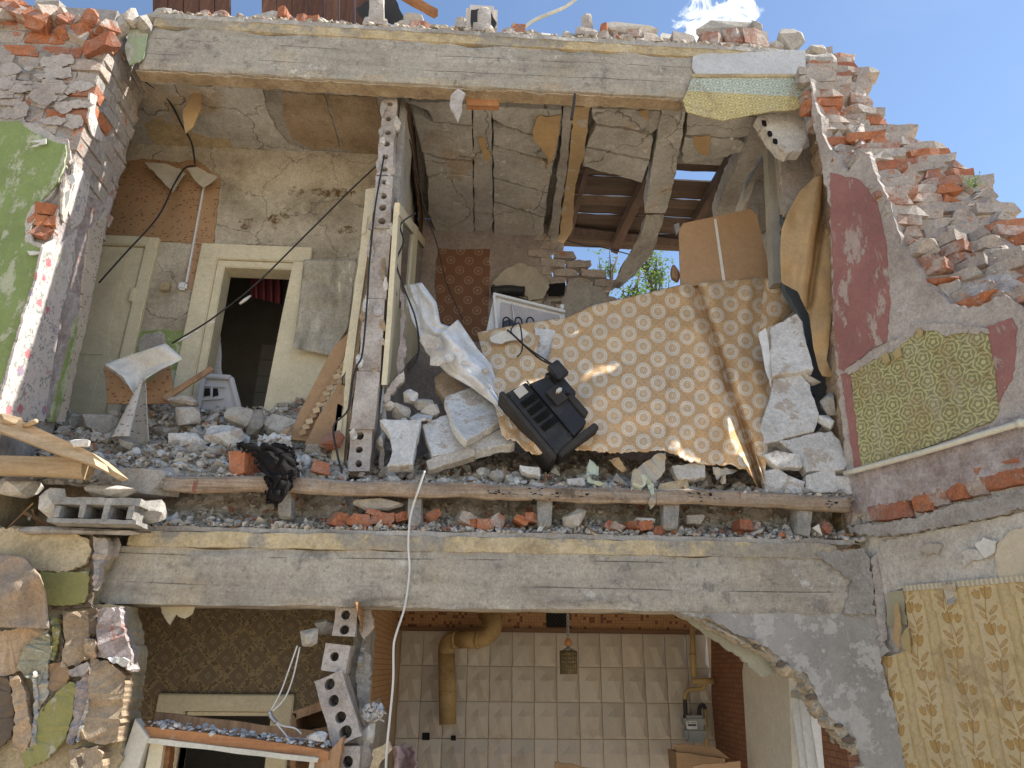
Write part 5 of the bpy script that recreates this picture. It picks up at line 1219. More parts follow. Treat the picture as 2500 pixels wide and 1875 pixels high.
for i, (x, y0, y1, w, lab) in enumerate(((697, 1212, 1262, .075, 'short concrete stub post under the log below the charred rag'), (1015, 1208, 1282, .075, 'concrete stub post under the log beside the white cable'), (1328, 1226, 1284, .08, 'stub post with flat cap under the middle of the log'), (1634, 1226, 1290, .085, 'stub post with crumbling top under the log right of the paper scraps'), (1956, 1242, 1306, .085, 'stub post under the right end of the log'))):
    a, b = P(x, y1 + 8, 3.64), P(x, y0, 3.66)
    sp_ = thing('stub_post', lab, 'post', group='stub posts under the log')
    bar('post', a, b, w, w, foam_m, sp_, Vector((0, 1, 0)), 0, .03, .005, i + 2, .012)
    bar('cap', b + Vector((-w * .8, 0, .0)), b + Vector((w * .8, 0, .004)), .07, .016, tim_m if i != 2 else blackd_m, sp_, Vector((0, 0, 1)), 0, .03, .003, i, .004)
for (cx, cy, w, h, ky, ya, ti) in ((818, 1266, 62, 36, 'o', .5, .25), (878, 1268, 56, 32, 'o', .1, .03), (935, 1266, 50, 28, 'o', -.1, -.05), (976, 1260, 32, 22, 'o', .4, -.3), (829, 1285, 20, 20, 'o', .2, .5), (911, 1250, 30, 14, 'o', 0, .2), (1137, 1264, 34, 28, 'x', .3, .4), (1152, 1278, 26, 32, 'o', .9, 1.2), (1186, 1280, 36, 30, 'o', .05, 0), (1210, 1270, 34, 34, 'x', .4, .4), (1052, 1255, 22, 28, 'o', .6, .9), (1294, 1262, 32, 22, 'o', .3, .1), (1272, 1270, 30, 18, 'o', 0, .5), (1487, 1282, 26, 22, 'o', .2, .2), (1504, 1286, 34, 18, 'x', .3, .3), (1573, 1282, 30, 24, 'o', .2, -.2), (1602, 1294, 38, 22, 'o', .5, -.3), (1822, 1282, 32, 24, 'o', .1, .1), (1842, 1284, 22, 22, 'x', .3, .4), (1836, 1304, 34, 24, 'o', .7, .4), (2012, 1288, 22, 26, 'o', .3, .7), (1548, 1282, 24, 18, 'o', .6, .2)):
    near = 'left of the white cable' if cx < 1000 else ('between cable and middle post' if cx < 1330 else ('right of the middle post' if cx < 1700 else 'near the right log end'))
    pbrick('broken red brick on the ledge ' + near, cx, cy, w, h, 3.635, ky, ya, ti, 'bricks on the ledge ' + near)
chunk('rubble_block', 'brown broken lump on the ledge right of the middle stub post', 'rubble', 1405, 1262, 66, 58, 3.63, rub_m, .09)
chunk('rubble_block', 'flat grey concrete lump on the ledge above the row of red bricks', 'rubble', 920, 1230, 150, 34, 3.66, rub_m, .08, n=30)
chunk('rubble_block', 'grey lump lying on the ledge right of the third stub post', 'rubble', 1700, 1268, 60, 30, 3.66, rub_m, .08)
chunk('rubble_block', 'pale flat flake on the ledge left of the right-hand stub post', 'rubble', 1578, 1270, 66, 16, 3.64, white_m, .06); chunk('rubble_block', 'buff lump at the right end of the ledge', 'rubble', 1922, 1304, 40, 26, 3.63, rub_m, .05)

# ---- slabs in the right room
def tslab(label, pts, Y, mat, tilt=35, lean=0, th=.05, name='plaster_slab', j=(12, 2.0), cat='slab'):
    cx = sum(p[0] for p in pts) / len(pts); cy = sum(p[1] for p in pts) / len(pts)
    n = Vector((math.sin(rad(lean)), -math.cos(rad(tilt)), math.sin(rad(tilt)))).normalized()
    pts = jag(pts, j[0], j[1], hash_(name, pts)); c = P(cx, cy, Y)
    bm_pts = [PN(x, y, c, n) for x, y in pts]
    o = slab3(name, bm_pts, -n * th, mat, None, .004); return tag(o, label, cat)
tslab('white plaster slab standing on edge right of the block partition', [(926, 1024), (1028, 1022), (1024, 1050), (1012, 1100), (1008, 1134), (944, 1138), (958, 1100), (950, 1055)], 3.66, white_m, 18, 0, .07)
tslab('large white slab with broken edge lying on top of others by the television', [(1086, 968), (1150, 944), (1190, 940), (1252, 1008), (1200, 1042), (1138, 1076), (1108, 1040), (1098, 1004)], 3.74, white_m, 38, 8, .05)
tslab('grey-white slab underneath the top slab left of the television', [(1030, 1036), (1102, 1006), (1118, 1050), (1138, 1082), (1248, 1036), (1258, 1082), (1150, 1102), (1056, 1112)], 3.72, white_m, 30, 0, .06)
tslab('narrow spotted slab strip in front of the grey-white slabs', [(1040, 1122), (1142, 1090), (1160, 1096), (1160, 1112), (1048, 1146)], 3.64, pale_pl, 15, 0, .06)
tslab('tan slab half buried behind the white cloth', [(1060, 920), (1085, 898), (1140, 950), (1082, 972), (1062, 945)], 3.95, brown_pl, 30, 0, .05)
tslab('upper white slab leaning below the patterned sheet flap at right', [(1882, 800), (1945, 764), (1958, 786), (1970, 840), (1987, 900), (1886, 916), (1880, 860)], 3.82, white_m, 15, -10, .07)
tslab('big white slab with bare patches in the middle of the right stack', [(1888, 924), (1956, 914), (1978, 940), (1988, 975), (2000, 1010), (1988, 1050), (1842, 1092), (1862, 1020), (1880, 970)], 3.76, white_m, 15, -8, .07)
tslab('cracked white slab at the bottom of the right stack', [(1902, 1076), (1990, 1056), (2030, 1052), (2050, 1075), (2071, 1130), (2062, 1146), (1968, 1152), (1940, 1110)], 3.68, white_m, 15, -5, .07)
chunk('rubble_block', 'rounded grey-white chunk beside the right stack of slabs', 'rubble', 2022, 1028, 48, 46, 3.70, white_m, .09); chunk('rubble_block', 'grey chunk above the rounded one by the red wall', 'rubble', 2030, 980, 50, 70, 3.74, rub_m, .1); chunk('rubble_block', 'small grey wedge between the white slabs at right', 'rubble', 1985, 922, 58, 30, 3.80, rub_m, .1)
for i, pts in enumerate(([(1865, 1150), (1900, 1142), (1925, 1160), (1965, 1175), (1960, 1205), (1870, 1205)], [(1968, 1160), (2010, 1146), (2040, 1150), (2050, 1200), (1970, 1205)], [(2040, 1160), (2075, 1160), (2085, 1205), (2045, 1205)], [(1862, 1110), (1895, 1098), (1955, 1110), (1960, 1140), (1900, 1140)])):
    tslab(('left', 'middle', 'right', 'upper')[i] + ' whitish fragment lying at the foot of the right stack of slabs', pts, 3.64, white_m, 10, 0, .05)
for i, pts in enumerate(([(1640, 1135), (1722, 1128), (1724, 1165), (1660, 1172), (1648, 1160)], [(1610, 1178), (1680, 1170), (1686, 1194), (1606, 1196)], [(1384, 1168), (1428, 1165), (1430, 1184), (1386, 1186)], [(1268, 1135), (1318, 1140), (1320, 1162), (1275, 1150)])):
    tslab('pale plaster slab fragment below the sheet, ' + ('under its right corner', 'lowest beside the log', 'left of the green paper scraps', 'below the television')[i], pts, 3.63, (pale_pl, warm_pl, white_m, white_m)[i], 12, 0, .05)
tslab('bluish white flat shard left of the white slabs', [(1000, 1018), (1020, 1008), (1068, 1002), (1050, 1022), (1012, 1026)], 3.80, white_m, 60, 0, .015)
for i, (cx, cy, w, h) in enumerate(((975, 1000, 60, 44), (1002, 965, 44, 40), (1035, 985, 60, 34), (950, 985, 50, 30), (1050, 1000, 56, 40), (985, 1030, 40, 26), (1055, 1060, 26, 50), (930, 1080, 30, 60))):
    chunk('rubble_block', 'grey block in the pile between partition and white slabs, ' + ('lowest left', 'topmost', 'middle', 'beside the partition', 'right behind the slab', 'bottom', 'wedged between two slabs', 'against the partition foot')[i], 'rubble', cx, cy, w, h, 3.82, (rub_m, white_m)[i % 2], .1)

# ---- patterned sheet
def pl(pts, t):
    L = [0]
    for a, b in zip(pts[:-1], pts[1:]): L.append(L[-1] + math.hypot(b[0] - a[0], b[1] - a[1]))
    s = t * L[-1]
    for i in range(len(pts) - 1):
        if s <= L[i + 1] or i == len(pts) - 2:
            f_ = (s - L[i]) / (L[i + 1] - L[i] + 1e-9); return (pts[i][0] + (pts[i + 1][0] - pts[i][0]) * f_, pts[i][1] + (pts[i + 1][1] - pts[i][1]) * f_)
top_e = [(1165, 812), (1290, 788), (1385, 775), (1450, 745), (1560, 720), (1660, 696), (1760, 686), (1868, 677)]
bot_e = [(1225, 1060), (1300, 1108), (1400, 1097), (1500, 1106), (1620, 1100), (1700, 1132), (1815, 1140), (1862, 1205)]
def ldist(p, a, b):
    dx, dy = b[0] - a[0], b[1] - a[1]; L = math.hypot(dx, dy); return ((p[0] - a[0]) * dy - (p[1] - a[1]) * dx) / L
def sheet_px(u, v):
    a, b = pl(top_e, u), pl(bot_e, u); x, y = a[0] + (b[0] - a[0]) * v, a[1] + (b[1] - a[1]) * v
    x += math.sin(v * math.pi) * 18 * max(0, u - .75) * 4
    y += max(0, v - .9) * 10 * (9 * noise.noise(Vector((x / 26, 3, 1))) + 5 * noise.noise(Vector((x / 9, 7, 1)))); return x, y
def sheet_pt(u, v):
    x, y = sheet_px(u, v); Y = (4.18 + .26 * u) * (1 - v) + 3.625 * v - .10 * math.sin(v * math.pi)
    d = ldist((x, y), (1695, 690), (1850, 1165)); Y += .13 * math.exp(-(d / 11) ** 2) - .07 * math.exp(-((d + 30) / 20) ** 2) - .04 * math.exp(-((d - 30) / 18) ** 2)
    d = ldist((x, y), (1640, 690), (1625, 1110)); Y += .018 * math.exp(-(d / 5) ** 2) - .02 * math.exp(-((d - 20) / 18) ** 2)
    d = ldist((x, y), (1830, 690), (1800, 900)); Y -= .05 * math.exp(-(d / 16) ** 2)
    w = max(0, min(1, (1640 - x) / 200)); q = (x * .62 + y * .78); Y += w * (.020 * math.sin(q / 34) + .012 * math.sin(q / 15 + 1)) * (.3 + v)
    w2 = max(0, min(1, (x - 1560) / 120)); Y += w2 * .014 * math.sin(x / 21 + y / 160)
    Y += .02 * noise.noise(Vector((x / 60, y / 60, 2))) + .008 * noise.noise(Vector((x / 18, y / 18, 5)))
    return P(x, y, Y)
def sheet_uv(u, v):
    x, y = sheet_px(u, v); a = pl(top_e, u); p = P(x, y, 3.9); L = (x - 1500) / 430.; 
    return (L, -(y - 900) / 430. + .06 * L)
def sheet_keep(u, v):
    x, y = sheet_px(u, v)
    if inpoly((x, y), [(1318, 815), (1330, 800), (1352, 812), (1345, 850), (1338, 880), (1308, 870)]): return False
    return True
sh = thing('patterned_sheet', 'ochre vinyl sheet printed with white medallions draped over the rubble', 'sheet')
grid_sheet('sheet', 230, 130, sheet_pt, med_m, sh, .004, sheet_uv, True, sheet_keep)
# right hand flap with its white back
fl_l = [(1868, 677), (1862, 720), (1852, 800), (1848, 860), (1880, 960), (1875, 1000), (1850, 1060), (1836, 1090), (1865, 1180)]
fl_r = [(1900, 690), (1952, 716), (1938, 760), (1905, 785), (1886, 945), (1884, 1000), (1856, 1068), (1842, 1092), (1868, 1182)]
def flap_px(u, v): a, b = pl(fl_l, v), pl(fl_r, v); return a[0] + (b[0] - a[0]) * u, a[1] + (b[1] - a[1]) * u
def flap_pt(u, v): x, y = flap_px(u, v); return P(x, y, (4.36 * (1 - v) + 3.64 * v) - .06 * math.sin(u * 3.1) + .02 * math.sin(v * 17))
grid_sheet('flap', 14, 60, flap_pt, med_m, sh, .004, lambda u, v: ((flap_px(u, v)[0] - 1500) / 430., -(flap_px(u, v)[1] - 900) / 430.), True)
poly('white_backing', [(1852, 812), (1870, 800), (1884, 880), (1884, 950), (1868, 900)], 3.83, .004, cloth_w, sh, (10, 1.5))
tslab('bluish white slab showing through the tear in the patterned sheet', [(1304, 800), (1356, 806), (1350, 880), (1304, 886)], 4.10, white_m, 20, 0, .04)
# strips of torn paper hanging below the sheet
for i, (pts, mt, lab) in enumerate((([(1432, 1138), (1440, 1120), (1462, 1140), (1462, 1160), (1430, 1160), (1448, 1172), (1480, 1182), (1462, 1186), (1434, 1176)], M('green_lined_paper', f_dash((.44, .50, .40), (.28, .38, .30), 60, 'x')), 'small pale green paper scrap below the sheet'), ([(1545, 1150), (1600, 1110), (1625, 1105), (1622, 1150), (1600, 1178), (1578, 1172), (1560, 1200), (1542, 1190)], tan2_m, 'crumpled grey-tan paper scrap hanging below the sheet'), ([(1545, 1152), (1575, 1158), (1595, 1180), (1598, 1205), (1590, 1210), (1580, 1180), (1562, 1200), (1540, 1196)], MAT['green_lined_paper'], 'green lined paper scrap dangling over the log'), ([(1590, 1206), (1602, 1210), (1600, 1230), (1588, 1244), (1582, 1228)], tan2_m, 'brown paper tip hanging over the log'), ([(1486, 1122), (1512, 1116), (1520, 1130), (1530, 1148), (1518, 1152), (1500, 1138)], tan_m, 'tan torn paper scrap left of the crumpled one'), ([(1740, 1140), (1800, 1148), (1790, 1156), (1760, 1160), (1752, 1172), (1742, 1150)], tan2_m, 'torn paper corner sticking out under the sheet at right'), ([(1760, 1160), (1774, 1158), (1772, 1180), (1762, 1182)], tan2_m, 'short paper strip hanging under the right sheet corner'))):
    o = poly('paper_scrap', pts, 3.570 + .004 * i, .004, mt, None, (6, 2), warp=.045); tag(o, lab, 'paper')
o = poly('paper_scrap', [(1195, 825), (1225, 808), (1270, 800), (1290, 812), (1280, 825), (1250, 830), (1225, 840), (1200, 835)], 4.02, .006, paperw_m, None, (8, 3)); tag(o, 'crumpled white paper at the upper left of the patterned sheet', 'paper')

# ---- dusty white cloth hanging from the glazed door
cl_l = [(985, 697), (1004, 775), (1022, 815), (1040, 860), (1095, 915), (1150, 945), (1205, 985), (1248, 1045)]
cl_r = [(1030, 690), (1066, 740), (1075, 790), (1105, 800), (1118, 780), (1165, 850), (1200, 890), (1222, 965), (1254, 1045)]
def wc_pt(u, v):
    a, b = pl(cl_l, v), pl(cl_r, v); x, y = a[0] + (b[0] - a[0]) * u, a[1] + (b[1] - a[1]) * u
    Y = 3.98 - .30 * v + .06 * math.sin(u * 5 + v * 4) * math.sin(v * math.pi) + .010 * math.sin(u * 14 - v * 9) + .035 * noise.noise(Vector((u * 4, v * 8, 3))) + .012 * noise.noise(Vector((u * 11, v * 22, 5)))
    return P(x, y, Y)
wc = grid_sheet('white_cloth', 40, 90, wc_pt, cloth_w, None, .004); tag(wc, 'dusty white cloth twisted and hanging left of the patterned sheet', 'cloth')
for i, (cx, cy, w, h) in enumerate(((1050, 832, 60, 40), (1095, 872, 42, 26), (1070, 880, 50, 30), (1135, 885, 22, 14), (1185, 905, 22, 16))):
    chunk('rubble_block', 'plaster flake caught in the white cloth, ' + ('largest', 'pale blue one', 'under the largest', 'small middle one', 'lowest small one')[i], 'rubble', cx, cy, w, h, 3.76 - .015 * i, (rub_m, white_m)[i % 2], .03)

# ---- television lying face down on the slabs
tv = thing('television', 'black tube television tipped over in front of the patterned sheet', 'television')
o_ = P(1335, 1010, 3.58)
ex = (P(1345, 1140, 3.56) - P(1222, 990, 3.56)).normalized()          # along the bezel
ez = (P(1450, 1030, 3.62) - P(1345, 1140, 3.62)).normalized()          # from screen side to neck... in picture plane
ez = (ez - ex * ez.dot(ex)).normalized(); ey = ex.cross(ez).normalized()
if ey.y < 0: ey = -ey
def TV(a, b, c): return o_ + ex * a + ez * b + ey * c
def tvbox(name, a0, a1, b0, b1, c0, c1, mat, taper=(1, 1), parent=tv, bevel=.006):
    bm = bmesh.new(); vs = []
    for b_, s_ in ((b0, 1), (b1, 0)):
        ta, tc = (1, 1) if s_ else taper; ca, cc = (a0 + a1) / 2, (c0 + c1) / 2
        for a, c in ((a0, c0), (a1, c0), (a1, c1), (a0, c1)): vs.append(bm.verts.new(TV(ca + (a - ca) * ta, b_, cc + (c - cc) * tc)))
    for f in ((0, 1, 2, 3), (4, 5, 6, 7), (0, 1, 5, 4), (1, 2, 6, 5), (2, 3, 7, 6), (3, 0, 4, 7)): bm.faces.new([vs[i] for i in f])
    if bevel: bmesh.ops.bevel(bm, geom=list(bm.edges), offset=bevel, segments=2, affect='EDGES')
    return from_bm(name, bm, mat, parent)
tvbox('bezel', -.235, .225, -.150, -.118, -.05, .28, blackd_m); tvbox('front_shell', -.215, .21, -.117, .02, -.04, .26, black_m, (.94, .92))
tvbox('back_housing', -.185, .19, .022, .14, -.03, .22, black_m, (.88, .85)); tvbox('neck_cover', -.19, .02, .142, .215, .0, .17, black_m, (.8, .8)); tvbox('connector_box', -.20, -.10, .16, .235, -.05, -.002, black_m)
tvbox('rear_block', -.02, .14, .142, .185, -.02, .15, blackd_m, (.9, .9)); tvbox('side_rail', .195, .235, -.10, .17, -.02, .16, blackd_m)
for r_ in range(4):
    for k in range(9): tvbox('vent_slot', -.125 + r_ * .055, -.085 + r_ * .055, -.085 + k * .011, -.081 + k * .011, -.0475, -.040, M('slot_black', f_plain((.004, .004, .004), .9)) if 'slot_black' not in MAT else MAT['slot_black'], bevel=0)
tvbox('rating_label', -.20, -.145, -.075, -.015, -.046, -.0415, label_m, bevel=0); tvbox('white_plug', -.06, -.04, .10, .135, -.075, -.04, cable_w); tvbox('knob', -.03, -.005, .145, .17, -.05, -.02, black_m); tvbox('socket_panel', -.09, .01, .06, .135, -.046, -.038, blackd_m, bevel=.002)
for a_, b_ in ((-.17, .012), (.17, .012), (-.15, .128), (.15, .128), (-.19, -.10), (.18, -.10)): tvbox('screw', a_ - .005, a_ + .005, b_ - .005, b_ + .005, -.0475, -.036, blackd_m, bevel=.001)
tvbox('seam', -.205, .20, .0195, .0225, -.0445, -.03, MAT['slot_black'], bevel=0)
tube('power_cable', spline([TV(-.19, .20, -.03), P(1290, 850, 3.9), P(1248, 810, 3.98), P(1268, 790, 4.0), P(1275, 850, 3.9), P(1262, 872, 3.9)], 8), .0045, cable_b, tv, 6)
tube('loose_wire', spline([TV(-.19, .2, -.02), P(1310, 870, 3.85), P(1250, 815, 3.98), P(1238, 806, 4.0)], 6), .006, cable_b, tv, 6)

# ---- refrigerator back, duct, board, post, hanging paper
fr = thing('refrigerator', 'white refrigerator lying behind the patterned sheet with its back showing', 'refrigerator')
poly('cabinet', [(1186, 815), (1206, 722), (1378, 764), (1386, 840), (1200, 860)], 4.62, .45, white_en, fr, None)
poly('back_panel', [(1222, 736), (1366, 770), (1374, 840), (1218, 850)], 4.612, .006, M('grey_back_panel', f_plain((.42, .39, .39), .5, .3, .1)), fr, None)
for a, b in (((1204, 718), (1380, 762)), ((1206, 720), (1216, 850))): bar('edge_trim', P(*a, 4.60), P(*b, 4.60), .02, .03, white_en, fr, Vector((0, 1, 0)), .004)
tube('thin_pipe', [P(1250, 742, 4.60), P(1258, 800, 4.60)], .006, white_en, fr, 6); box_ = chunk('hinge', None, '', 1372, 748, 12, 16, 4.60, white_en, .03, parent=fr, n=14)
for i in range(3):
    x = 1228 + i * 29; tube('coil', spline([P(x, 815, 4.57), P(x, 785, 4.57), P(x + 4, 776, 4.57), P(x + 12, 776, 4.57), P(x + 17, 786, 4.57), P(x + 18, 818, 4.57)], 4), .006, black_m, fr, 6)
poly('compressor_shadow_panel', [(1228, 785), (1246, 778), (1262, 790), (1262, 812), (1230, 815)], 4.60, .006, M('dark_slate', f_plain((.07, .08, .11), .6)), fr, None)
bd = thing('cabinet_back', 'brown hardboard cabinet back with a white tape line behind the sheet', 'board')
bd_ = poly('board', [(1657, 560), (1668, 545), (1832, 510), (1846, 516), (1884, 682), (1662, 700)], 4.42, .014, kraft_m, bd, None); poly('tape', [(1743, 535), (1749, 534), (1771, 684), (1764, 686)], 4.414, .003, M('white_tape', f_plain((.70, .68, .64), .6)), bd_, None)
poly('corner_bracket', [(1646, 548), (1658, 544), (1660, 560), (1652, 572)], 4.41, .02, metal_m, bd, None); poly('corner_bracket', [(1836, 502), (1850, 504), (1852, 522), (1842, 520)], 4.41, .02, metal_m, bd, None)
chunk('bottle', 'tan rounded object peeping out left of the hardboard', 'container', 1650, 665, 24, 46, 4.5, card_m, .08, n=40)
po = thing('window_post', 'grey-beige upright post at the right side of the right room', 'post')
poly('post_face', [(1872, 352), (1893, 356), (1912, 690), (1888, 692)], 4.2, .08, beige_metal, po, None); poly('thin_pipe', [(1890, 348), (1898, 350), (1914, 520), (1906, 522)], 4.19, .02, pipe_m, po, None); poly('edge_board', [(1895, 390), (1930, 440), (1936, 470), (1914, 540), (1908, 530)], 4.24, .05, grey_pl, po, (10, 2))
rs = thing('broken_side_wall', 'sunlit pale plaster pieces of the side wall behind the grey post', 'wall')
poly('pale_piece', [(1800, 590), (1830, 480), (1868, 400), (1886, 380), (1900, 600), (1880, 620), (1868, 560)], 4.75, .06, pale_pl, rs, (9, 3)); poly('dark_joint', [(1862, 470), (1880, 440), (1884, 460), (1866, 500)], 4.73, .02, rub_m, rs, (8, 3)); poly('lower_piece', [(1885, 640), (1902, 640), (1912, 760), (1892, 760)], 4.6, .06, grey_pl, rs, (9, 2)); poly('inner_face', [(1905, 372), (1985, 360), (2012, 430), (1990, 470), (1935, 520), (1918, 520)], 3.98, .05, pink_pl, rs, (10, 3)); poly('inner_face', [(1912, 520), (2020, 430), (2028, 860), (2035, 1000), (2000, 1050), (1960, 780), (1916, 700)], 4.05, .05, M('dark_blue_wall', f_plain((.10, .12, .14), .8)), rs, (10, 3))
co = thing('plaster_corner', 'triangular white plaster chunk with two holes hanging under the beam end', 'plaster')
poly('chunk_body', [(1850, 284), (1890, 278), (1958, 274), (1968, 300), (1966, 345), (1958, 368), (1925, 374), (1905, 362), (1880, 330)], 3.70, .09, white_m, co, (9, 2.5)); 
for x, y in ((1866, 300), (1880, 326), (1893, 344)): chunk('hole', None, '', x, y, 13, 18, 3.692, MAT['hole_shade'], .012, parent=co, n=30)  # black lumps painted as the shade inside the holes
tp_l = [(1990, 432), (1950, 470), (1922, 522), (1908, 560), (1904, 620), (1908, 690), (1948, 712), (1976, 770), (1986, 850), (1998, 900), (2008, 918)]
tp_r = [(2012, 424), (2022, 470), (2026, 540), (2028, 620), (2030, 700), (2028, 790), (2022, 850), (2018, 880), (2028, 905), (2032, 915), (2030, 922)]
def tp_pt(u, v):
    a, b = pl(tp_l, v), pl(tp_r, v); x, y = a[0] + (b[0] - a[0]) * u, a[1] + (b[1] - a[1]) * u
    d = ldist((x, y), (2012, 500), (1978, 720)); Y = 3.78 + .09 * math.exp(-(d / 10) ** 2) - .05 * math.exp(-((d + 24) / 14) ** 2) + .03 * noise.noise(Vector((x / 40, y / 60, 6))); return P(x, y, Y)
tpo = grid_sheet('hanging_paper', 30, 80, tp_pt, tan_m, None, .005); tag(tpo, 'long tan paper sheet hanging folded beside the red painted wall', 'paper')

# ---- upper left room: doors, frames, fittings
def frame_box(name, pts, Y, th, par, mat=cream_m): return poly(name, pts, Y, th, mat, par, None)
dz0 = P(470, 968, YL).z - .5
df = bw
fx0, fx1, fzt = P(497, 596, YL).x, P(765, 612, YL).x, P(630, 604, YL).z
for nm, a, b, c, d, y0 in (('jamb', fx0, dx0 - .045, dz0, fzt, -.035), ('jamb', dx1 + .045, fx1, dz0, fzt, -.035), ('head', fx0 + .002, fx1 - .002, dzt + .045, fzt - .002, -.037), ('inner_jamb', dx0 - .045, dx0 + .012, dz0, dzt + .044, -.020), ('inner_jamb', dx1 - .012, dx1 + .045, dz0, dzt + .044, -.020), ('inner_head', dx0 - .045, dx1 + .045, dzt - .014, dzt + .042, -.022)):
    q = box('door_frame' if nm == 'jamb' and df is bw else nm, a, b, YL + y0, YL + .13, c, d, cream_m, df, .006); df = q if df is bw else df
d1 = thing('door', 'closed cream panelled door behind the broken pier', 'door')
ax0, ax1, azt = P(190, 700, YL).x - .35, P(352, 640, YL).x, P(300, 606, YL).z
lf1 = box('leaf', ax0, ax1 - .012, YL - .02, YL - .002, dz0, azt, cream_m, d1, .004); box('jamb', ax1, ax1 + .085, YL - .04, YL - .001, dz0, azt + .08, cream_m, d1, .006); box('head', ax0 - .1, ax1 + .002, YL - .042, YL - .001, azt + .004, azt + .082, cream_m, d1, .006)
for c, d in ((azt - .85, azt - .10), (dz0, azt - .98)): box('panel', ax0 + .1, ax1 - .11, YL - .026, YL - .0195, c, d, cream_m, lf1, .003)
box('hinge', ax1 - .02, ax1 + .006, YL - .05, YL - .02, azt - .45, azt - .34, cream_m, d1, .003)
d2 = thing('door', 'cream door leaf standing open right of the doorway behind a paper sheet', 'door')
lf2 = poly('leaf', [(716, 640), (872, 636), (842, 1015), (640, 1015), (690, 760)], YL - .07, .03, cream_m, d2, None); poly('panel', [(716, 895), (812, 890), (800, 1012), (700, 1012)], YL - .078, .006, cream_m, lf2, None)
o = grid_sheet('loose_paper', 24, 30, lambda u, v: P(*[(1 - u) * a + u * b for a, b in zip(pl([(742, 634), (735, 700), (726, 780), (714, 850)], v), pl([(872, 632), (862, 700), (850, 800), (806, 868)], v))], YL - .10 - .03 * math.sin(u * 5 + v * 2) - .05 * v ** 4 + .02 * noise.noise(Vector((u * 5, v * 6, 1)))), M('stained_backing_paper', f_plaster((.42, .38, .30), (.30, .26, .19), (.56, .53, .46), 5)), None, .004); tag(o, 'stained grey paper sheet hanging over the open cream door', 'paper')
tp = thing('door_post', 'narrow cream door post with hinges leaning against the block partition', 'post')
poly('post_face', [(893, 462), (916, 458), (906, 560), (872, 800), (848, 1000), (838, 1140), (806, 1140), (822, 1000), (852, 800), (880, 600)], 3.86, .05, cream_m, tp, None); poly('inner_strip', [(916, 470), (924, 470), (905, 650), (880, 820), (858, 1000), (846, 1138), (838, 1138), (852, 950), (880, 720)], 3.88, .06, brown_pl, tp, (12, 2))
for pts in ([(886, 532), (898, 528), (892, 570), (882, 572)], [(826, 1020), (836, 1018), (832, 1060), (820, 1062)], [(818, 1080), (828, 1078), (822, 1130), (810, 1130)]): poly('hinge', pts, 3.852, .012, cream_m, tp, None)
dw = thing('glazed_door', 'cream glazed double door along the left wall of the right room', 'door')
XD = XW + .03
def gd(name, pts, mat, off=0, th=-.03): return polyx(name, pts, XD + off, th, mat, dw, None)
gd('stile', [(974, 500), (986, 505), (972, 800), (960, 930), (946, 940)], cream_m); gd('stile', [(1012, 545), (1022, 556), (1008, 760), (1000, 830), (990, 820)], cream_m, .004); gd('stile', [(1052, 600), (1061, 618), (1046, 760), (1038, 760)], cream_m); gd('top_rail', [(976, 495), (1061, 617), (1060, 634), (975, 525)], cream_m, .006); gd('bottom_rail', [(958, 760), (1044, 740), (1030, 850), (944, 940)], cream_m, .003)
gd('glass_pane', [(985, 530), (1012, 560), (998, 780), (970, 770)], glass_m, -.01, -.006); gd('glass_pane', [(1022, 572), (1052, 612), (1038, 745), (1006, 750)], glass_m, -.01, -.006)
# torn edge of wall with medallion paper by the door, chrome strip
poly('torn_edge_piece', [(978, 700), (986, 720), (988, 800), (992, 860), (984, 900), (972, 920), (968, 890), (978, 820)], 3.84, .03, torn_m, pw, (9, 3)); bar('metal_strip', P(961, 728, 3.80), P(930, 1010, 3.80), .008, .012, metal_m, pw, Vector((0, 1, 0)))
poly('plaster_edge', [(968, 480), (978, 500), (965, 720), (950, 900), (935, 1145), (925, 1145), (938, 900), (954, 700)], 3.84, .05, grey_pl, pw, (9, 2)); poly('plaster_edge', [(955, 935), (985, 905), (988, 925), (960, 960), (940, 985), (934, 975)], 3.80, .03, gyps_m, pw, (8, 3))
# cardboard honeycomb door split open
hc = thing('honeycomb_door', 'split brown hollow door with cardboard honeycomb leaning in the left room', 'door')
poly('skin', [(848, 815), (856, 822), (840, 870), (790, 975), (752, 1078), (705, 1072), (730, 1010), (770, 930), (815, 845)], 3.92, .012, card_m, hc, (14, 1.5)); poly('skin', [(845, 905), (838, 1000), (812, 1095), (744, 1088), (770, 1030), (808, 965)], 3.86, .012, card_m, hc, (14, 1.5))
for i in range(13):
    t = i / 12; x, y = 838 + (738 - 838) * t, 892 + (1055 - 892) * t
    poly('honeycomb_flap', [(x - 9, y - 3), (x + 7, y - 9), (x + 10, y + 4), (x - 6, y + 9)], 3.88 + .01 * (i % 2), .01, plank_m if i % 3 else card_m, hc, None)
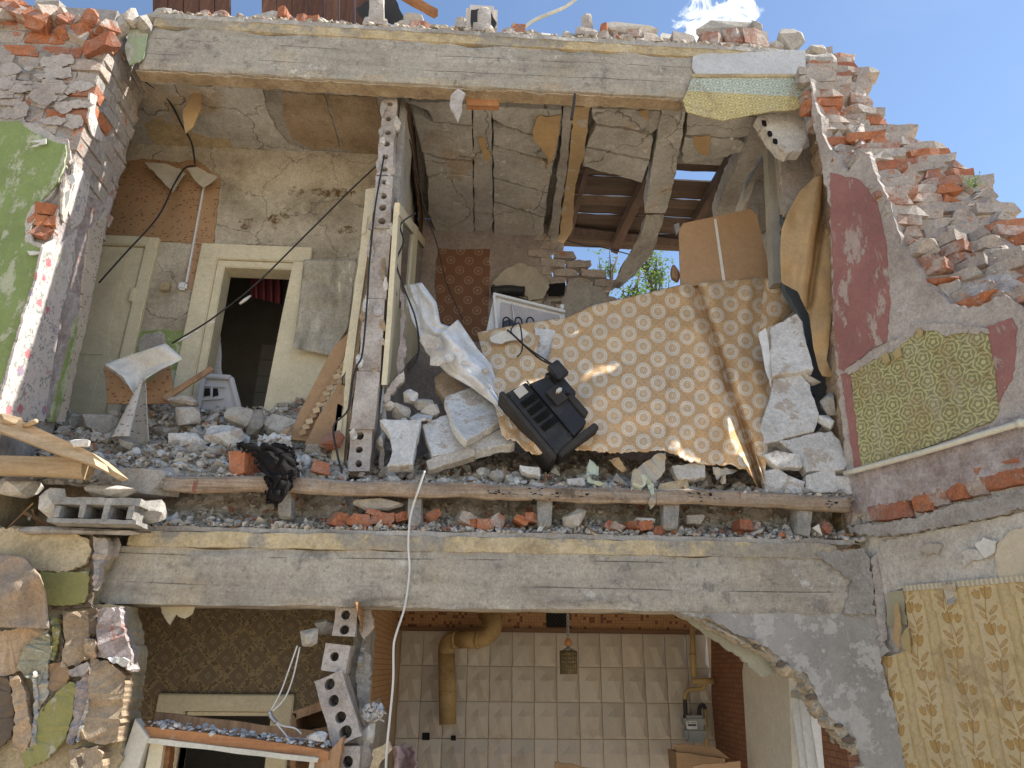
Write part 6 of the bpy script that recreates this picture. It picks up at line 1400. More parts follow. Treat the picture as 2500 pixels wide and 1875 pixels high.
# fittings
sw = thing('switch_box', 'small beige switch box on the stained wall', 'switch'); x, z = P(408, 704, YL).x, P(408, 704, YL).z; box('case', x - .03, x + .03, YL - .045, YL - .002, z - .035, z + .03, M('beige_plastic', f_plain((.40, .32, .20), .6)), sw, .006); box('rocker', x - .008, x + .008, YL - .052, YL - .044, z - .012, z + .008, MAT['beige_plastic'], sw, .002)
sw = thing('junction_box', 'round white junction box at the foot of the white conduit', 'junction box'); x, z = P(449, 703, YL).x, P(449, 703, YL).z; box('case', x - .03, x + .03, YL - .04, YL - .002, z - .03, z + .03, white_en, sw, .012)
o = bar('conduit', P(498, 458, YL - .02), P(456, 690, YL - .02), .012, .018, white_en, None, Vector((0, 1, 0))); tag(o, 'straight white cable conduit running down the papered wall', 'conduit')
o = tube('ceiling_cable', spline([P(355, 200, 3.9), P(408, 240, 4.05), P(444, 305, 4.25), P(468, 350, 4.38), P(476, 400, 4.48)], 6), .007, cable_b); tag(o, 'dark cable crossing the left room ceiling along a crack', 'cable')
o = tube('hanging_cable', spline([P(478, 405, 4.46), P(452, 410, 4.44), P(425, 450, 4.4), P(385, 530, 4.35), P(300, 625, 4.3), P(242, 690, 4.25)], 6), .006, cable_b); tag(o, 'black cable drooping across the closed cream door', 'cable')
hcab = thing('hanging_cable', 'dark cable with peeling white sleeve crossing the left room to the partition', 'cable')
cp = [(930, 395), (860, 460), (800, 520), (720, 600), (650, 670), (600, 715), (555, 750), (500, 790), (420, 838)]; tube('core', spline([P(x, y, 3.95 + (930 - x) * .0006) for x, y in cp], 5), .0055, cable_b, hcab, 6)
for a, b, r_ in (((612, 722), (585, 742), .012), ((525, 785), (512, 790), .009), ((488, 806), (476, 812), .009), ((465, 818), (436, 834), .009)): tube('white_sleeve', [P(*a, 4.14), P((a[0] + b[0]) / 2, (a[1] + b[1]) / 2, 4.14), P(*b, 4.14)], [r_ * .5, r_, r_ * .6], paperw_m, hcab, 6)
o = tube('hanging_cable', spline([P(938, 380, 3.73), P(925, 450, 3.73), P(914, 520, 3.72), P(902, 640, 3.72), P(896, 740, 3.70), P(885, 860, 3.68), P(872, 892, 3.68), P(862, 925, 3.68), P(850, 1000, 3.68), P(815, 1040, 3.70), P(822, 1100, 3.68), P(835, 1155, 3.66)], 6), .0055, cable_b); tag(o, 'black cable running down the front of the block partition', 'cable')
o = tube('hanging_cable', spline([P(1015, 520, 3.82), P(978, 548, 3.80), P(985, 590, 3.80), P(968, 640, 3.80), P(985, 700, 3.82), P(1015, 780, 3.9), P(1022, 860, 3.9), P(998, 905, 3.86)], 6), .0055, cable_b); tag(o, 'black cable looping in front of the glazed door', 'cable')
o = tube('hanging_cable', spline([P(1000, 340, 4.0), P(1040, 520, 4.3), P(1065, 590, 4.5), P(1090, 690, 4.5), P(1130, 780, 4.4)], 6), .004, cable_b); tag(o, 'thin dark wire hanging before the brown medallion wallpaper', 'cable')
o = poly('curled_paper', [(476, 212), (494, 213), (490, 268), (474, 306), (453, 326), (447, 290), (446, 272), (466, 236)], 3.98, .006, tan_m, None, (9, 1.5)); tag(o, 'tan paper strip hanging from the left room ceiling', 'paper')
for lab, pts, mt in (('drooping grey paper flap at the top left of the brown wallpaper', [(352, 396), (400, 398), (440, 412), (452, 424), (436, 445), (421, 470), (395, 440)], tan2_m), ('drooping paper flap at the top right of the brown wallpaper', [(455, 410), (480, 408), (532, 432), (512, 448), (497, 458), (478, 442)], tan2_m)):
    o = poly('curled_paper', pts, YL - .10, .006, mt, None, (9, 1.5)); tag(o, lab, 'paper')
# things in the rubble of the left room
wr = thing('wallpaper_roll', 'curled sheet of dotted wallpaper standing in the left room rubble', 'paper')
def cone(u, v):
    a = u * 5.0; r_ = .012 + .085 * v; c = P(350, 925, 4.0).lerp(P(318, 1075, 3.9), v); return c + Vector((math.cos(a) * r_, math.sin(a) * r_ * .8, 0))
grid_sheet('cone', 24, 20, cone, dash_roll, wr, .003)
grid_sheet('open_sheet', 24, 16, lambda u, v: P(*[(1 - u) * a + u * b for a, b in zip(pl([(254, 888), (300, 920), (330, 966)], v), pl([(405, 838), (448, 876), (408, 895), (357, 920)], v))], 4.05 + .05 * math.sin(u * 5) - .04 * v + .015 * noise.noise(Vector((u * 6, v * 6, 2)))), paperw_m, wr, .003)
o = poly('wallpaper_piece', [(254, 892), (300, 930), (345, 975), (360, 930), (412, 888), (425, 960), (420, 985), (262, 985)], 4.16, .008, dash_br, None, (12, 2)); tag(o, 'brown dotted wallpaper piece under the curled white sheet', 'paper')
o = bar('wood_stick', P(400, 975, 4.1), P(517, 900, 4.3), .04, .02, tim_m, None, Vector((0, 1, 0)), 0, .05, .003, 3, .004); tag(o, 'grey wooden stick leaning against the door frame', 'stick')
cr2 = thing('plastic_crate', 'grey plastic crate tipped over in the doorway', 'crate')
poly('shell', [(500, 918), (565, 922), (585, 1000), (490, 1000)], 4.46, .03, plastic_g, cr2, None)
for a, b in (((500, 918), (565, 922)), ((565, 922), (586, 1002)), ((498, 918), (484, 1000))): bar('rim', P(*a, 4.44), P(*b, 4.44), .03, .03, plastic_g, cr2, Vector((0, 1, 0)), .006)
for x in (505, 525): poly('grip_hole', [(x - 8, 948), (x + 6, 948), (x + 8, 965), (x - 6, 968)], 4.452, .004, MAT['hole_shade'], cr2, None)  # black patches painted for the shade in the grips
for a, b in (((492, 940), (550, 945)), ((492, 976), (545, 972)), ((492, 940), (494, 976)), ((518, 942), (516, 974))): bar('grip', P(*a, 4.44), P(*b, 4.44), .012, .012, plastic_g, cr2, Vector((0, 1, 0)), .003)
cu = grid_sheet('curtain', 40, 12, lambda u, v: P(612 + u * 76, 655 + v * (70 + 18 * u), 4.95 + .03 * math.sin(u * 26)), curtain_m, None, .004); tag(cu, 'dark red curtain hanging behind the open doorway', 'curtain')
tl = thing('bathroom_wall', 'dim tiled wall seen through the open doorway', 'wall')
for r_ in range(7):
    for c_ in range(4): x = P(640, 800, 5.9).x + c_ * .155; z = 4.6 - r_ * .155; box('tile', x, x + .15, 5.97, 5.985, z - .15, z, tiled_dk, tl)
o = poly('white_netting', [(532, 790), (540, 855), (540, 920), (505, 920), (515, 860)], 4.75, .01, lace_m, None, (10, 2)); tag(o, 'pale netting hanging inside the doorway at left', 'cloth')
for i, (cx, cy, w, h, m_, lab) in enumerate(((450, 1012, 84, 52, rub_m, 'white hollow block fragment with a round hole below the doorway'), (440, 976, 86, 26, brick_w, 'dusty pink brick lying on top of the hollow block fragment'), (580, 1015, 80, 60, rub_m, 'large tan block at the foot of the doorway'), (618, 1025, 60, 70, rub_m, 'second tan block leaning right of the first'), (450, 1078, 120, 56, white_m, 'white cracked block in the middle of the left heap'), (690, 1035, 110, 66, rub_m, 'pale rounded lump left of the split hollow door'), (700, 1055, 44, 40, brown_pl, 'brown cardboard-like lump before the pale one'), (540, 1060, 110, 70, white_m, 'crumbly white lump right of the cracked block'), (230, 1035, 120, 70, rub_m, 'grey slab leaning at the left end of the heap'), (310, 1080, 60, 46, rub_m, 'pointed grey chunk under the wallpaper cone'))):
    chunk('rubble_block', lab, 'rubble', cx, cy, w, h, 3.9 if cy > 1050 else 4.08, m_, .13, n=22)
h_ = chunk('hole', None, '', 432, 1009, 18, 14, 3.955, MAT['hole_shade'], .02, parent=None, n=30) if 0 else None
pbrick('orange brick lying on end in front of the left room heap', 592, 1130, 66, 64, 3.60, 'o', 1.25, -.15, None, None, False)
pbrick('small dark red brick at the foot of the cream door post', 780, 1142, 40, 30, 3.62, 'o', .3, .2); pbrick('small red brick piece beside the cream post', 812, 1072, 26, 34, 3.75, 'o', .9, .5)
# charred rag hanging over the log
cg = thing('charred_rag', 'black charred rag draped over the log in front of the left room', 'rag')
def rag_pt(u, v):
    a = pl([(630, 1085), (665, 1110), (690, 1160), (676, 1205), (668, 1230)], v); w = pl([(110, 0), (130, 0), (64, 0), (44, 0), (34, 0)], v)[0] * .5
    x = a[0] + (u * 2 - 1) * w + 10 * noise.noise(Vector((u * 4, v * 9, 1))); y = a[1] + 16 * noise.noise(Vector((u * 5, v * 5, 7))); return P(x, y, 3.545 + .10 * max(0, .45 - v) - .03 * noise.noise(Vector((u * 7, v * 10, 2))) - .03 * math.sin(u * 3.1))
o = grid_sheet('rag', 40, 50, rag_pt, rag_m, cg, .012, smooth=False, keep=lambda u, v: not ((u < .12 or u > .88 or v > .9) and noise.noise(Vector((u * 22, v * 30, 4))) > .0))
o = grid_sheet('white_rag', 20, 20, lambda u, v: P(630 + u * 80 + 12 * noise.noise(Vector((u * 4, v * 4, 3))), 1062 + v * 34 + 14 * noise.noise(Vector((u * 5, v * 5, 5))), 3.72 - .05 * noise.noise(Vector((u * 6, v * 6, 8)))), lace_m, None, .004, smooth=False); tag(o, 'crumpled white cloth above the charred rag', 'cloth')
o = grid_sheet('white_rag', 20, 20, lambda u, v: P(672 + u * 60 + 12 * noise.noise(Vector((u * 4, v * 4, 13))), 1125 + v * 38 + 14 * noise.noise(Vector((u * 5, v * 5, 15))), 3.60 - .05 * noise.noise(Vector((u * 6, v * 6, 18)))), lace_m, None, .004, smooth=False); tag(o, 'crumpled white cloth caught beside the charred rag', 'cloth')

# ---- left corner: planks, half log, hollow block
bp = thing('floor_planks', 'sunlit broken floor planks jutting out at the lower left', 'planks')
for i, (pts, Y, th) in enumerate((([(-60, 1012), (0, 1034), (120, 1076), (228, 1118), (234, 1136), (120, 1100), (0, 1052), (-60, 1032)], 3.22, .13), ([(-60, 990), (0, 1010), (60, 1030), (225, 1105), (278, 1150), (262, 1156), (205, 1124), (60, 1058), (-60, 1018)], 3.36, .16))): poly('plank', pts, Y, th, plank_m, bp, None)
hl = thing('half_log', 'short half-round log with sawn end under the planks', 'log')
V, F = tube_geo([P(-80, 1128, 3.36), P(100, 1132, 3.36), P(216, 1140, 3.36)], .062, 20); V = [Vector((v.x, v.y, min(v.z, P(0, 1128, 3.36).z + .020))) + nz(v, 9, 1) * .003 for v in V]; obj('trunk', V, F, plank_m, hl)
o = tube('broom_handle', [P(60, 1040, 3.36), P(88, 1028, 3.32)], .012, plank_m, None, 12); tag(o, 'round wooden peg lying on the planks', 'peg')
chunk('rubble_block', 'white sunlit plaster lump lying on the plank end', 'rubble', 190, 1080, 66, 24, 3.34, white_m, .08); chunk('rubble_block', 'tan sunlit lump on the planks at the left edge', 'rubble', 20, 1018, 60, 36, 3.34, plank_m, .08)
hb = thing('hollow_block', 'grey cinder block with three square holes at the lower left', 'block')
c0 = P(138, 1215, 3.34); c1 = P(322, 1272, 3.34); bx0, bx1 = c0.x, c1.x; bz0, bz1 = P(230, 1278, 3.34).z, P(230, 1214, 3.34).z; L = bx1 - bx0
sp = Soup()
def sbox(a, b, c, d, seed):
    V_, F_ = box_grid((b - a, .20, d - c), .03); V_ = rough(V_, (b - a, .20, d - c), .003, 25, seed, .004); cc = Vector(((a + b) / 2, 3.44, (c + d) / 2)); sp.add([v + cc for v in V_], F_)
sbox(bx0 - .02, bx1 + .02, bz1 - .035, bz1, 1); sbox(bx0 - .02, bx1 + .02, bz0, bz0 + .022, 2)
for k in range(4): x = bx0 + k * (L - .03) / 3; sbox(x, x + .03, bz0 + .022, bz1 - .035, 3 + k)
sp.build('block_body', foam_m, hb); box('block_back', bx0, bx1, 3.545, 3.56, bz0, bz1, MAT['hole_shade'], hb)  # black sheet at the back stands in for shade inside the block
chunk('rubble_block', 'pale crumbling brick stub left of the hollow block', 'rubble', 115, 1225, 66, 90, 3.36, rub_m, .12, n=40); chunk('rubble_block', 'grey lump right of the hollow block on the ledge', 'rubble', 360, 1245, 74, 70, 3.46, rub_m, .14, n=24); chunk('rubble_block', 'long grey mortar lump on top of the hollow block', 'rubble', 265, 1196, 150, 36, 3.44, rub_m, .14, n=30)
chunk('rubble_block', 'brown broken masonry lump at the left edge under the planks', 'rubble', 25, 1180, 110, 70, 3.44, rub_m, .2, n=26); chunk('rubble_block', 'mortar ledge under the hollow block', 'rubble', 180, 1296, 330, 24, 3.44, mortar_m, .14, n=50); chunk('rubble_block', 'curled plaster lump at the left end of the lower beam', 'rubble', 275, 1335, 44, 60, 3.56, pink_pl, .05)
chunk('rubble_block', 'big grey concrete mass under the left heap behind the hollow block', 'rubble', 330, 1165, 240, 90, 3.62, rub_m, .22, n=40)
curl = grid_sheet('peeling_paper', 16, 20, lambda u, v: P(*[(1 - u) * a + u * b for a, b in zip(pl([(-40, 1345), (-40, 1530)], v), pl([(60, 1360), (96, 1402), (112, 1445), (120, 1535)], v))], 3.43 - .09 * max(0, 1 - abs(v - .75 + u * .45) * 3.2) - .04 * u + .035 * noise.noise(Vector((u * 3, v * 4, 5)))), M('brown_grey_paper', f_plaster((.36, .27, .19), (.27, .24, .22), (.44, .36, .27), 2.0)), None, .006); tag(curl, 'large brown paper sheet peeling off at the lower left edge', 'paper')

# ---- top of the upper beam
def stub(label, x, y0, y1, w, bw, Y=3.66):
    t = thing('concrete_stub', label, 'post', group='concrete stubs on the upper beam'); s = 359.
    bar('post', P(x, y1, Y), P(x, y0, Y), w / s, w / s * .9, gyps_m, t, Vector((0, 1, 0)), 0, .03, .005, x, .01)
    a = P(x, y1, Y); rbox('foot', a.x - bw / s / 2, a.x + bw / s / 2, Y - .045, Y + .06, a.z - .035, a.z + .035, gyps_m, t, .03, .006, 9, x, .014)
stub('concrete stub post at the left on the upper beam beside dark felt', 920, -10, 62, 36, 58); stub('concrete stub in front of the white box on the upper beam', 1182, 24, 78, 32, 56); stub('concrete stub right of the bent pipe on the upper beam', 1432, 38, 88, 27, 58)
o = poly('roofing_felt', [(870, 20), (905, 0), (960, -10), (985, 40), (975, 62), (945, 50), (890, 50)], 3.80, .02, blackd_m, None, (10, 3)); tag(o, 'dark roofing felt behind the left stub on the beam', 'felt')
o = poly('roofing_felt', [(1150, 26), (1180, 18), (1200, 30), (1212, 55), (1206, 68), (1150, 75)], 3.78, .02, blackd_m, None, (10, 3)); tag(o, 'torn black felt between the white box and its stub', 'felt')
o = box('white_box', P(1137, 30, 3.9).x, P(1215, 30, 3.9).x, 3.9, 4.05, P(1176, 65, 3.9).z, P(1176, 6, 3.9).z, M('cream_foam', f_plain((.62, .56, .50), .7)), None, .03); tag(o, 'pale rounded box standing on top of the beam', 'box')
o = tube('bent_pipe', spline([P(1275, 72, 3.9), P(1300, 52, 3.9), P(1340, 34, 3.9), P(1378, 18, 3.9), P(1412, -8, 3.9), P(1440, -40, 3.9)], 6), .013, pipe_m, None, 12); tag(o, 'bent cream pipe sticking up above the beam', 'pipe')
o = bar('roof_batten', P(970, -20, 3.9), P(1065, 36, 3.9), .06, .05, redwood_m, None, Vector((0, 0, 1)), 0, .05, .003, 1, .005); tag(o, 'reddish roof batten slanting above the beam', 'batten')
o = poly('small_plank', [(1138, 240), (1218, 243), (1218, 259), (1140, 257)], 3.70, .04, redwood_m, None, None); tag(o, 'short brown wood piece stuck under the upper beam', 'wood')
o = poly('hanging_plaster', [(1100, 236), (1118, 215), (1135, 228), (1128, 250), (1128, 270), (1118, 298), (1108, 275), (1098, 255)], 3.585, .02, gyps_m, None, (8, 2.5)); tag(o, 'pointed plaster scrap hanging from the upper beam', 'plaster')
o = bar('rusty_rod', P(1404, 228, 3.59), P(1396, 292, 3.6), .018, .02, blackd_m, None, Vector((0, 1, 0)), 0, .03, .003, 2, .003); tag(o, 'dark rod hanging from the upper beam over the right room', 'rod')
TB = [(660, 42, 130, 44, 'c', 'rounded mortar lump with brick bits over the left room'), (715, 52, 60, 30, 'c', 'brown mortar lump beside the roof boards'), (690, 28, 26, 24, 'o', ''), (738, 46, 30, 22, 'o', ''), (768, 50, 26, 20, 'o', ''), (795, 56, 40, 16, 'c', 'flat lump between the boards'), (985, 56, 60, 34, 'c', 'grey lump right of the left stub'), (1022, 66, 44, 30, 'o', ''), (1060, 66, 50, 30, 'c', 'grey lump left of the white box'), (1010, 40, 60, 22, 'c', 'dusty plate on the lumps by the left stub'), (1105, 72, 60, 26, 'c', 'flat grey lump before the white box'), (1125, 55, 30, 24, 'x', ''), (1245, 80, 40, 22, 'x', ''), (1264, 74, 34, 28, 'o', ''), (1300, 82, 50, 24, 'c', 'grey lump under the bent pipe'), (1226, 84, 18, 18, 'o', ''), (1340, 86, 50, 24, 'c', 'low grey lump right of the bent pipe'), (1390, 86, 40, 30, 'c', 'dark lump left of the third stub'), (1476, 90, 30, 28, 'x', ''), (1502, 92, 20, 28, 'x', ''), (1532, 96, 40, 22, 'w', ''), (1590, 96, 34, 26, 'x', ''), (1476, 68, 20, 22, 'o', ''), (1540, 66, 150, 34, 'c', 'long mortar crust over the row of bricks'), (1550, 80, 40, 18, 'x', ''), (1632, 90, 50, 36, 'c', 'grey lump with white crumbs near the beam end'), (1672, 98, 52, 30, 'w', ''), (1780, 66, 172, 46, 'c', 'large mortar crust on the brick cluster'), (1738, 98, 54, 40, 'x', ''), (1790, 88, 42, 36, 'x', ''), (1842, 90, 54, 40, 'x', ''), (1760, 118, 90, 26, 'w', ''), (1850, 62, 30, 34, 'c', 'pointed lump on the brick cluster'), (1935, 92, 68, 62, 'c', 'standing grey boulder at the beam end'), (1900, 104, 40, 26, 'c', 'small lump left of the boulder'), (1996, 118, 52, 22, 'c', 'flat brown lump at the very end of the beam'), (600, 48, 50, 18, 'c', 'low lump before the roof boards'), (500, 36, 30, 20, 'x', ''), (395, 32, 60, 34, 'c', 'pale lump at the left end of the beam'), (540, 36, 40, 18, 'x', '')]
for i, (cx, cy, w, h, ky, lab) in enumerate(TB):
    if ky == 'c': chunk('rubble_block', lab + ' on top of the upper beam', 'rubble', cx, cy, w, h, 3.68 if h < 40 else 3.70, rub_m, .12, n=24)
    else:
        zn = 'over the left room' if cx < 830 else ('between left stub and bent pipe' if cx < 1290 else ('between third stub and beam end' if cx < 1690 else 'in the beam end cluster'))
        pbrick('brick on top of the upper beam ' + zn, cx, cy, w, h, 3.645, ky, ro.uniform(-.2, .2), ro.uniform(-.1, .1), 'bricks on the upper beam ' + zn, None, ro.random() < .4)
# ---- lumps on the left pier top
for i, (cx, cy, w, h, m_, lab) in enumerate(((215, 75, 110, 70, gyps_m, 'large grey mortar block on the pier top'), (285, 55, 50, 60, rub_m, 'crumbly lump at the pier corner'), (320, 35, 50, 40, rub_m, 'lump between pier and beam'), (345, 45, 40, 36, rub_m, 'small lump touching the beam end'), (250, 95, 50, 60, gyps_m, 'pale chunk below the mortar block'), (40, 25, 90, 40, pale_pl, 'pale crust at the top left corner'), (120, 12, 100, 36, rub_m, 'crust beside the sky notch'), (185, 112, 110, 26, gyps_m, 'flat mortar bed on the pier'))): chunk('rubble_block', lab + ' of the left wall', 'rubble', cx, cy, w, h, YP + .04, m_, .16, n=26)

# ---- right: pipe, plants
pp = thing('heating_pipe', 'cream painted pipe running along the foot of the green wallpaper', 'pipe')
tube('pipe', spline([PR(2062, 1156, .045), PR(2240, 1108, .045), PR(2400, 1060, .045), PR(2500, 1030, .045), PR(2640, 985, .045)], 4), .015, pipe_m, pp, 12)
for x, y in ((2492, 1033),): tube('collar', [PR(x - 8, y + 3, .045), PR(x + 8, y - 3, .045)], .021, pipe_m, pp, 12)
for k, (x, y, n_, lab) in enumerate(((2378, 445, 60, 'small green weed growing on the broken wall top'), (2450, 524, 26, 'tiny green weed on the right wall edge'))):
    wd = thing('weed', lab, 'plant'); sp = Soup(); st = Soup(); c = PR(x, y + 14, -.50); 
    for i in range(n_):
        p = c + Vector((ro.gauss(0, .022), ro.gauss(0, .02), abs(ro.gauss(.03, .02)))) * (1.2 if k == 0 else .6); s = .016; M4 = Matrix.Translation(p) @ Matrix.Rotation(ro.uniform(0, 6), 4, 'Z') @ Matrix.Rotation(ro.uniform(-1, 1), 4, 'X') @ Matrix.Scale(s, 4); sp.add([Vector((-.5, 0, 0)), Vector((0, -.3, .1)), Vector((.5, 0, 0)), Vector((0, .3, .1))], [(0, 1, 2, 3)], M4)
        if i % 8 == 0: V_, F_ = tube_geo([c, p], .0015, 4); st.add(V_, F_)
    sp.build('leaves', leaf_m, wd); st.build('stems', leaf_m, wd)

# ---- ground floor: lower partition blocks
lp2 = thing('block_partition', 'crumbling hollow block partition left of the ground floor kitchen', 'partition')
for i, (b, t, w, n, r_, d) in enumerate((((838, 1552), (846, 1484), .105, 2, .021, .12), ((812, 1640), (826, 1572), .12, 1, .024, .14), ((848, 1812), (800, 1650), .135, 4, .026, .14), ((842, 1900), (848, 1822), .12, 1, .026, .14))): holed('gypsum_block', b, t, w, d, n, r_, gyps_m, lp2, 3.66 + .02 * (i % 2), seed=i + 21)
poly('broken_edge', [(870, 1490), (905, 1484), (912, 1530), (890, 1560), (878, 1545)], 3.74, .05, gyps_m, lp2, (9, 3)); poly('broken_edge', [(880, 1580), (905, 1600), (902, 1700), (885, 1730), (872, 1700), (868, 1650)], 3.82, .06, grey_pl, lp2, (9, 3)); poly('broken_edge', [(880, 1790), (900, 1760), (908, 1850), (890, 1895), (866, 1895)], 3.76, .06, gyps_m, lp2, (9, 3)); poly('broken_edge', [(912, 1830), (950, 1810), (958, 1830), (930, 1860), (915, 1895), (900, 1895)], 3.72, .05, warm_pl, lp2, (9, 3))
chunk('rubble_block', 'concrete chunk hanging on two wires under the lower beam', 'rubble', 752, 1553, 56, 52, 3.68, rub_m, .09, n=24); chunk('rubble_block', 'broken plaster lump under the lower beam beside the hanging chunk', 'rubble', 790, 1530, 60, 44, 3.78, grey_pl, .08); chunk('rubble_block', 'crumbled lump beside the lower hollow blocks', 'rubble', 895, 1790, 44, 70, 3.74, white_m, .07)
wi = thing('wire_pair', 'pair of cream wires looping from the hanging chunk to the fallen frame', 'cable')
tube('wire', spline([P(726, 1576, 3.68), P(700, 1650, 3.68), P(685, 1690, 3.67), P(662, 1734, 3.66)], 6), .004, cable_w, wi, 6); tube('wire', spline([P(732, 1580, 3.68), P(715, 1655, 3.68), P(695, 1705, 3.67), P(666, 1736, 3.66)], 6), .004, cable_w, wi, 6); tube('grey_sleeve', spline([P(658, 1736, 3.66), P(662, 1750, 3.66), P(674, 1764, 3.66)], 4), .010, metal_m, wi, 8); tube('wire', spline([P(672, 1762, 3.66), P(690, 1772, 3.66), P(720, 1778, 3.66), P(736, 1792, 3.67)], 6), .004, cable_w, wi, 6); tube('wire', spline([P(674, 1766, 3.66), P(690, 1785, 3.66), P(704, 1805, 3.65), P(710, 1835, 3.64)], 6), .004, cable_w, wi, 6)
o = tube('white_cable', spline([P(1037, 1150, 3.53), P(1020, 1200, 3.53), P(1002, 1262, 3.55), P(997, 1330, 3.575), P(1000, 1385, 3.58), P(995, 1440, 3.58), P(986, 1490, 3.58), P(968, 1545, 3.58), P(961, 1580, 3.58), P(960, 1660, 3.58), P(953, 1740, 3.58), P(945, 1820, 3.58), P(941, 1900, 3.58)], 6), .0055, cable_w, None, 8); tag(o, 'long white cable hanging down over the lower beam', 'cable')
# fallen window frame
ff = thing('fallen_frame', 'fallen cream window frame covered in plaster bits at the bottom left', 'frame')
bar('top_bar', P(352, 1782, 3.64), P(812, 1842, 3.64), .12, .050, redwood_m, ff, Vector((0, 0, 1)), 0, .05, .003, 3, .006); bar('paint_edge', P(356, 1806, 3.575), P(778, 1856, 3.575), .02, .022, frame_w, ff, Vector((0, 0, 1)), 0, .05, .002, 4, .003); bar('back_bar', P(380, 1752, 3.80), P(800, 1800, 3.80), .03, .05, tim_m, ff, Vector((0, 0, 1)), 0, .05, .003, 7, .006)
poly('stile', [(330, 1755), (362, 1800), (352, 1830), (330, 1900), (284, 1900), (305, 1830)], 3.56, .06, frame_w, ff, None); poly('stile', [(368, 1806), (400, 1812), (388, 1900), (350, 1900)], 3.59, .05, cream_m, ff, None); poly('broken_jamb', [(400, 1812), (416, 1815), (408, 1900), (390, 1900)], 3.62, .06, redwood_m, ff, (9, 2)); poly('broken_jamb', [(764, 1846), (800, 1842), (838, 1798), (822, 1900), (752, 1900)], 3.60, .08, tim_m, ff, (10, 2)); poly('paint_edge', [(758, 1846), (770, 1846), (762, 1900), (750, 1900)], 3.58, .02, frame_w, ff, None)
sp = Soup()
for i in range(260): t = ro.random(); p = P(370, 1772, 3.64).lerp(P(805, 1826, 3.64), t) + Vector((0, ro.uniform(-.05, .10), ro.uniform(0, .02))); V_, F_ = ro.choice(rocks); sp.add(V_, F_, Matrix.Translation(p) @ Matrix.Rotation(ro.uniform(0, 6), 4, 'Z') @ Matrix.Rotation(ro.gauss(0, .4), 4, 'X') @ Matrix.Scale(.012 * 4 ** ro.random(), 4))
stuff(sp.build('plaster_bits', white_m), 'white plaster bits lying on the fallen window frame', 'rubble')
chunk('rubble_block', 'white block lying on the right end of the fallen frame', 'rubble', 772, 1800, 62, 32, 3.60, white_m, .07)
sb = thing('broken_cabinet', 'broken brown wooden cabinet behind the lower hollow blocks', 'cabinet')
poly('side', [(712, 1740), (724, 1742), (722, 1900), (708, 1900)], 3.86, .25, tim_m, sb, (12, 1.5)); poly('back_panel', [(724, 1752), (800, 1722), (820, 1900), (722, 1900)], 4.1, .02, M('brown_panel', f_wood((.27, .15, .07), (.19, .10, .05), 0)), sb, None); poly('top_rail', [(712, 1738), (790, 1710), (796, 1730), (724, 1756)], 3.86, .2, tim_m, sb, (12, 1.5)); poly('shelf', [(722, 1790), (815, 1770), (818, 1790), (722, 1806)], 3.9, .2, tim_m, sb, None)
dl = lw
gx0, gx1, gzt = P(392, 1692, YL).x, P(722, 1692, YL).x, P(560, 1694, YL).z
for nm, a, b, c, d, y0 in (('jamb', gx0, ox0, .0, gzt, -.03), ('jamb', ox1, gx1, .0, gzt, -.03), ('head', gx0 + .002, gx1 - .002, ozt, gzt - .002, -.032), ('inner_head', ox0, ox1, ozt - .025, ozt, .0)): q = box('door_frame' if dl is lw else nm, a, b, YL + y0, YL + .11, c, d, cream_m, dl, .006); dl = q if dl is lw else dl
o = poly('curled_paper', [(388, 1478), (478, 1478), (470, 1500), (450, 1510), (430, 1500), (414, 1526), (404, 1510)], 3.72, .008, M('cream_paper_scrap', f_plain((.52, .46, .33), .8, .2, .4)), None, (8, 2)); tag(o, 'crumpled cream paper hanging under the lower beam at left', 'paper')

# ---- kitchen fittings
lm = thing('pendant_lamp', 'small ribbed glass pendant lamp hanging in the kitchen', 'lamp'); LY = 4.9; lc_ = P(1388, 1617, LY); s_ = 1 / 345.
def lathe(name, prof, c, mat, parent, n=28):
    V = []; F = []
    for r_, z in prof:
        for k in range(n): a = 2 * math.pi * k / n; V.append((c.x + r_ * math.cos(a), c.y + r_ * math.sin(a), c.z + z))
    for i in range(len(prof) - 1):
        for k in range(n): F.append((i * n + k, i * n + (k + 1) % n, (i + 1) * n + (k + 1) % n, (i + 1) * n + k))
    return obj(name, V, F, mat, parent, True)
lathe('glass_shade', [(.052, -.072), (.057, -.068), (.057, .066), (.050, .072), (.046, .066), (.052, .060), (.052, -.062)], lc_, lampglass_m, lm, 36); lathe('cap', [(.0, .098), (.012, .096), (.014, .086), (.034, .082), (.036, .070), (.0, .069)], lc_, metal_m, lm); lathe('wooden_ball', [(.0, .150), (.010, .147), (.016, .140), (.024, .125), (.026, .116), (.016, .106), (.010, .100), (.0, .099)], lc_, redwood_m, lm); lathe('socket', [(.0, .06), (.016, .06), (.016, .0), (.0, .0)], lc_, metal_m, lm)
ct = P(1386, 1500, LY)
for k in range(11): z = lc_.z + .152 + k * (ct.z - lc_.z - .15) / 10; tube('chain_link', [(lc_.x + .008 * math.cos(a) * (k % 2), LY + .008 * math.cos(a) * ((k + 1) % 2), z + .018 * math.sin(a)) for a in [i * math.pi / 4 for i in range(9)]], .0026, metal_m, lm, 5)
vg = thing('vent_grille', 'dark ventilation grille in the mosaic band of the kitchen wall', 'grille')
a, b = P(1334, 1494, YR), P(1390, 1532, YR); box('backing', a.x, b.x, YR - .006, YR + .003, b.z, min(a.z, 2.40), MAT['hole_shade'], vg)  # black sheet painted as the shade behind the grille rings
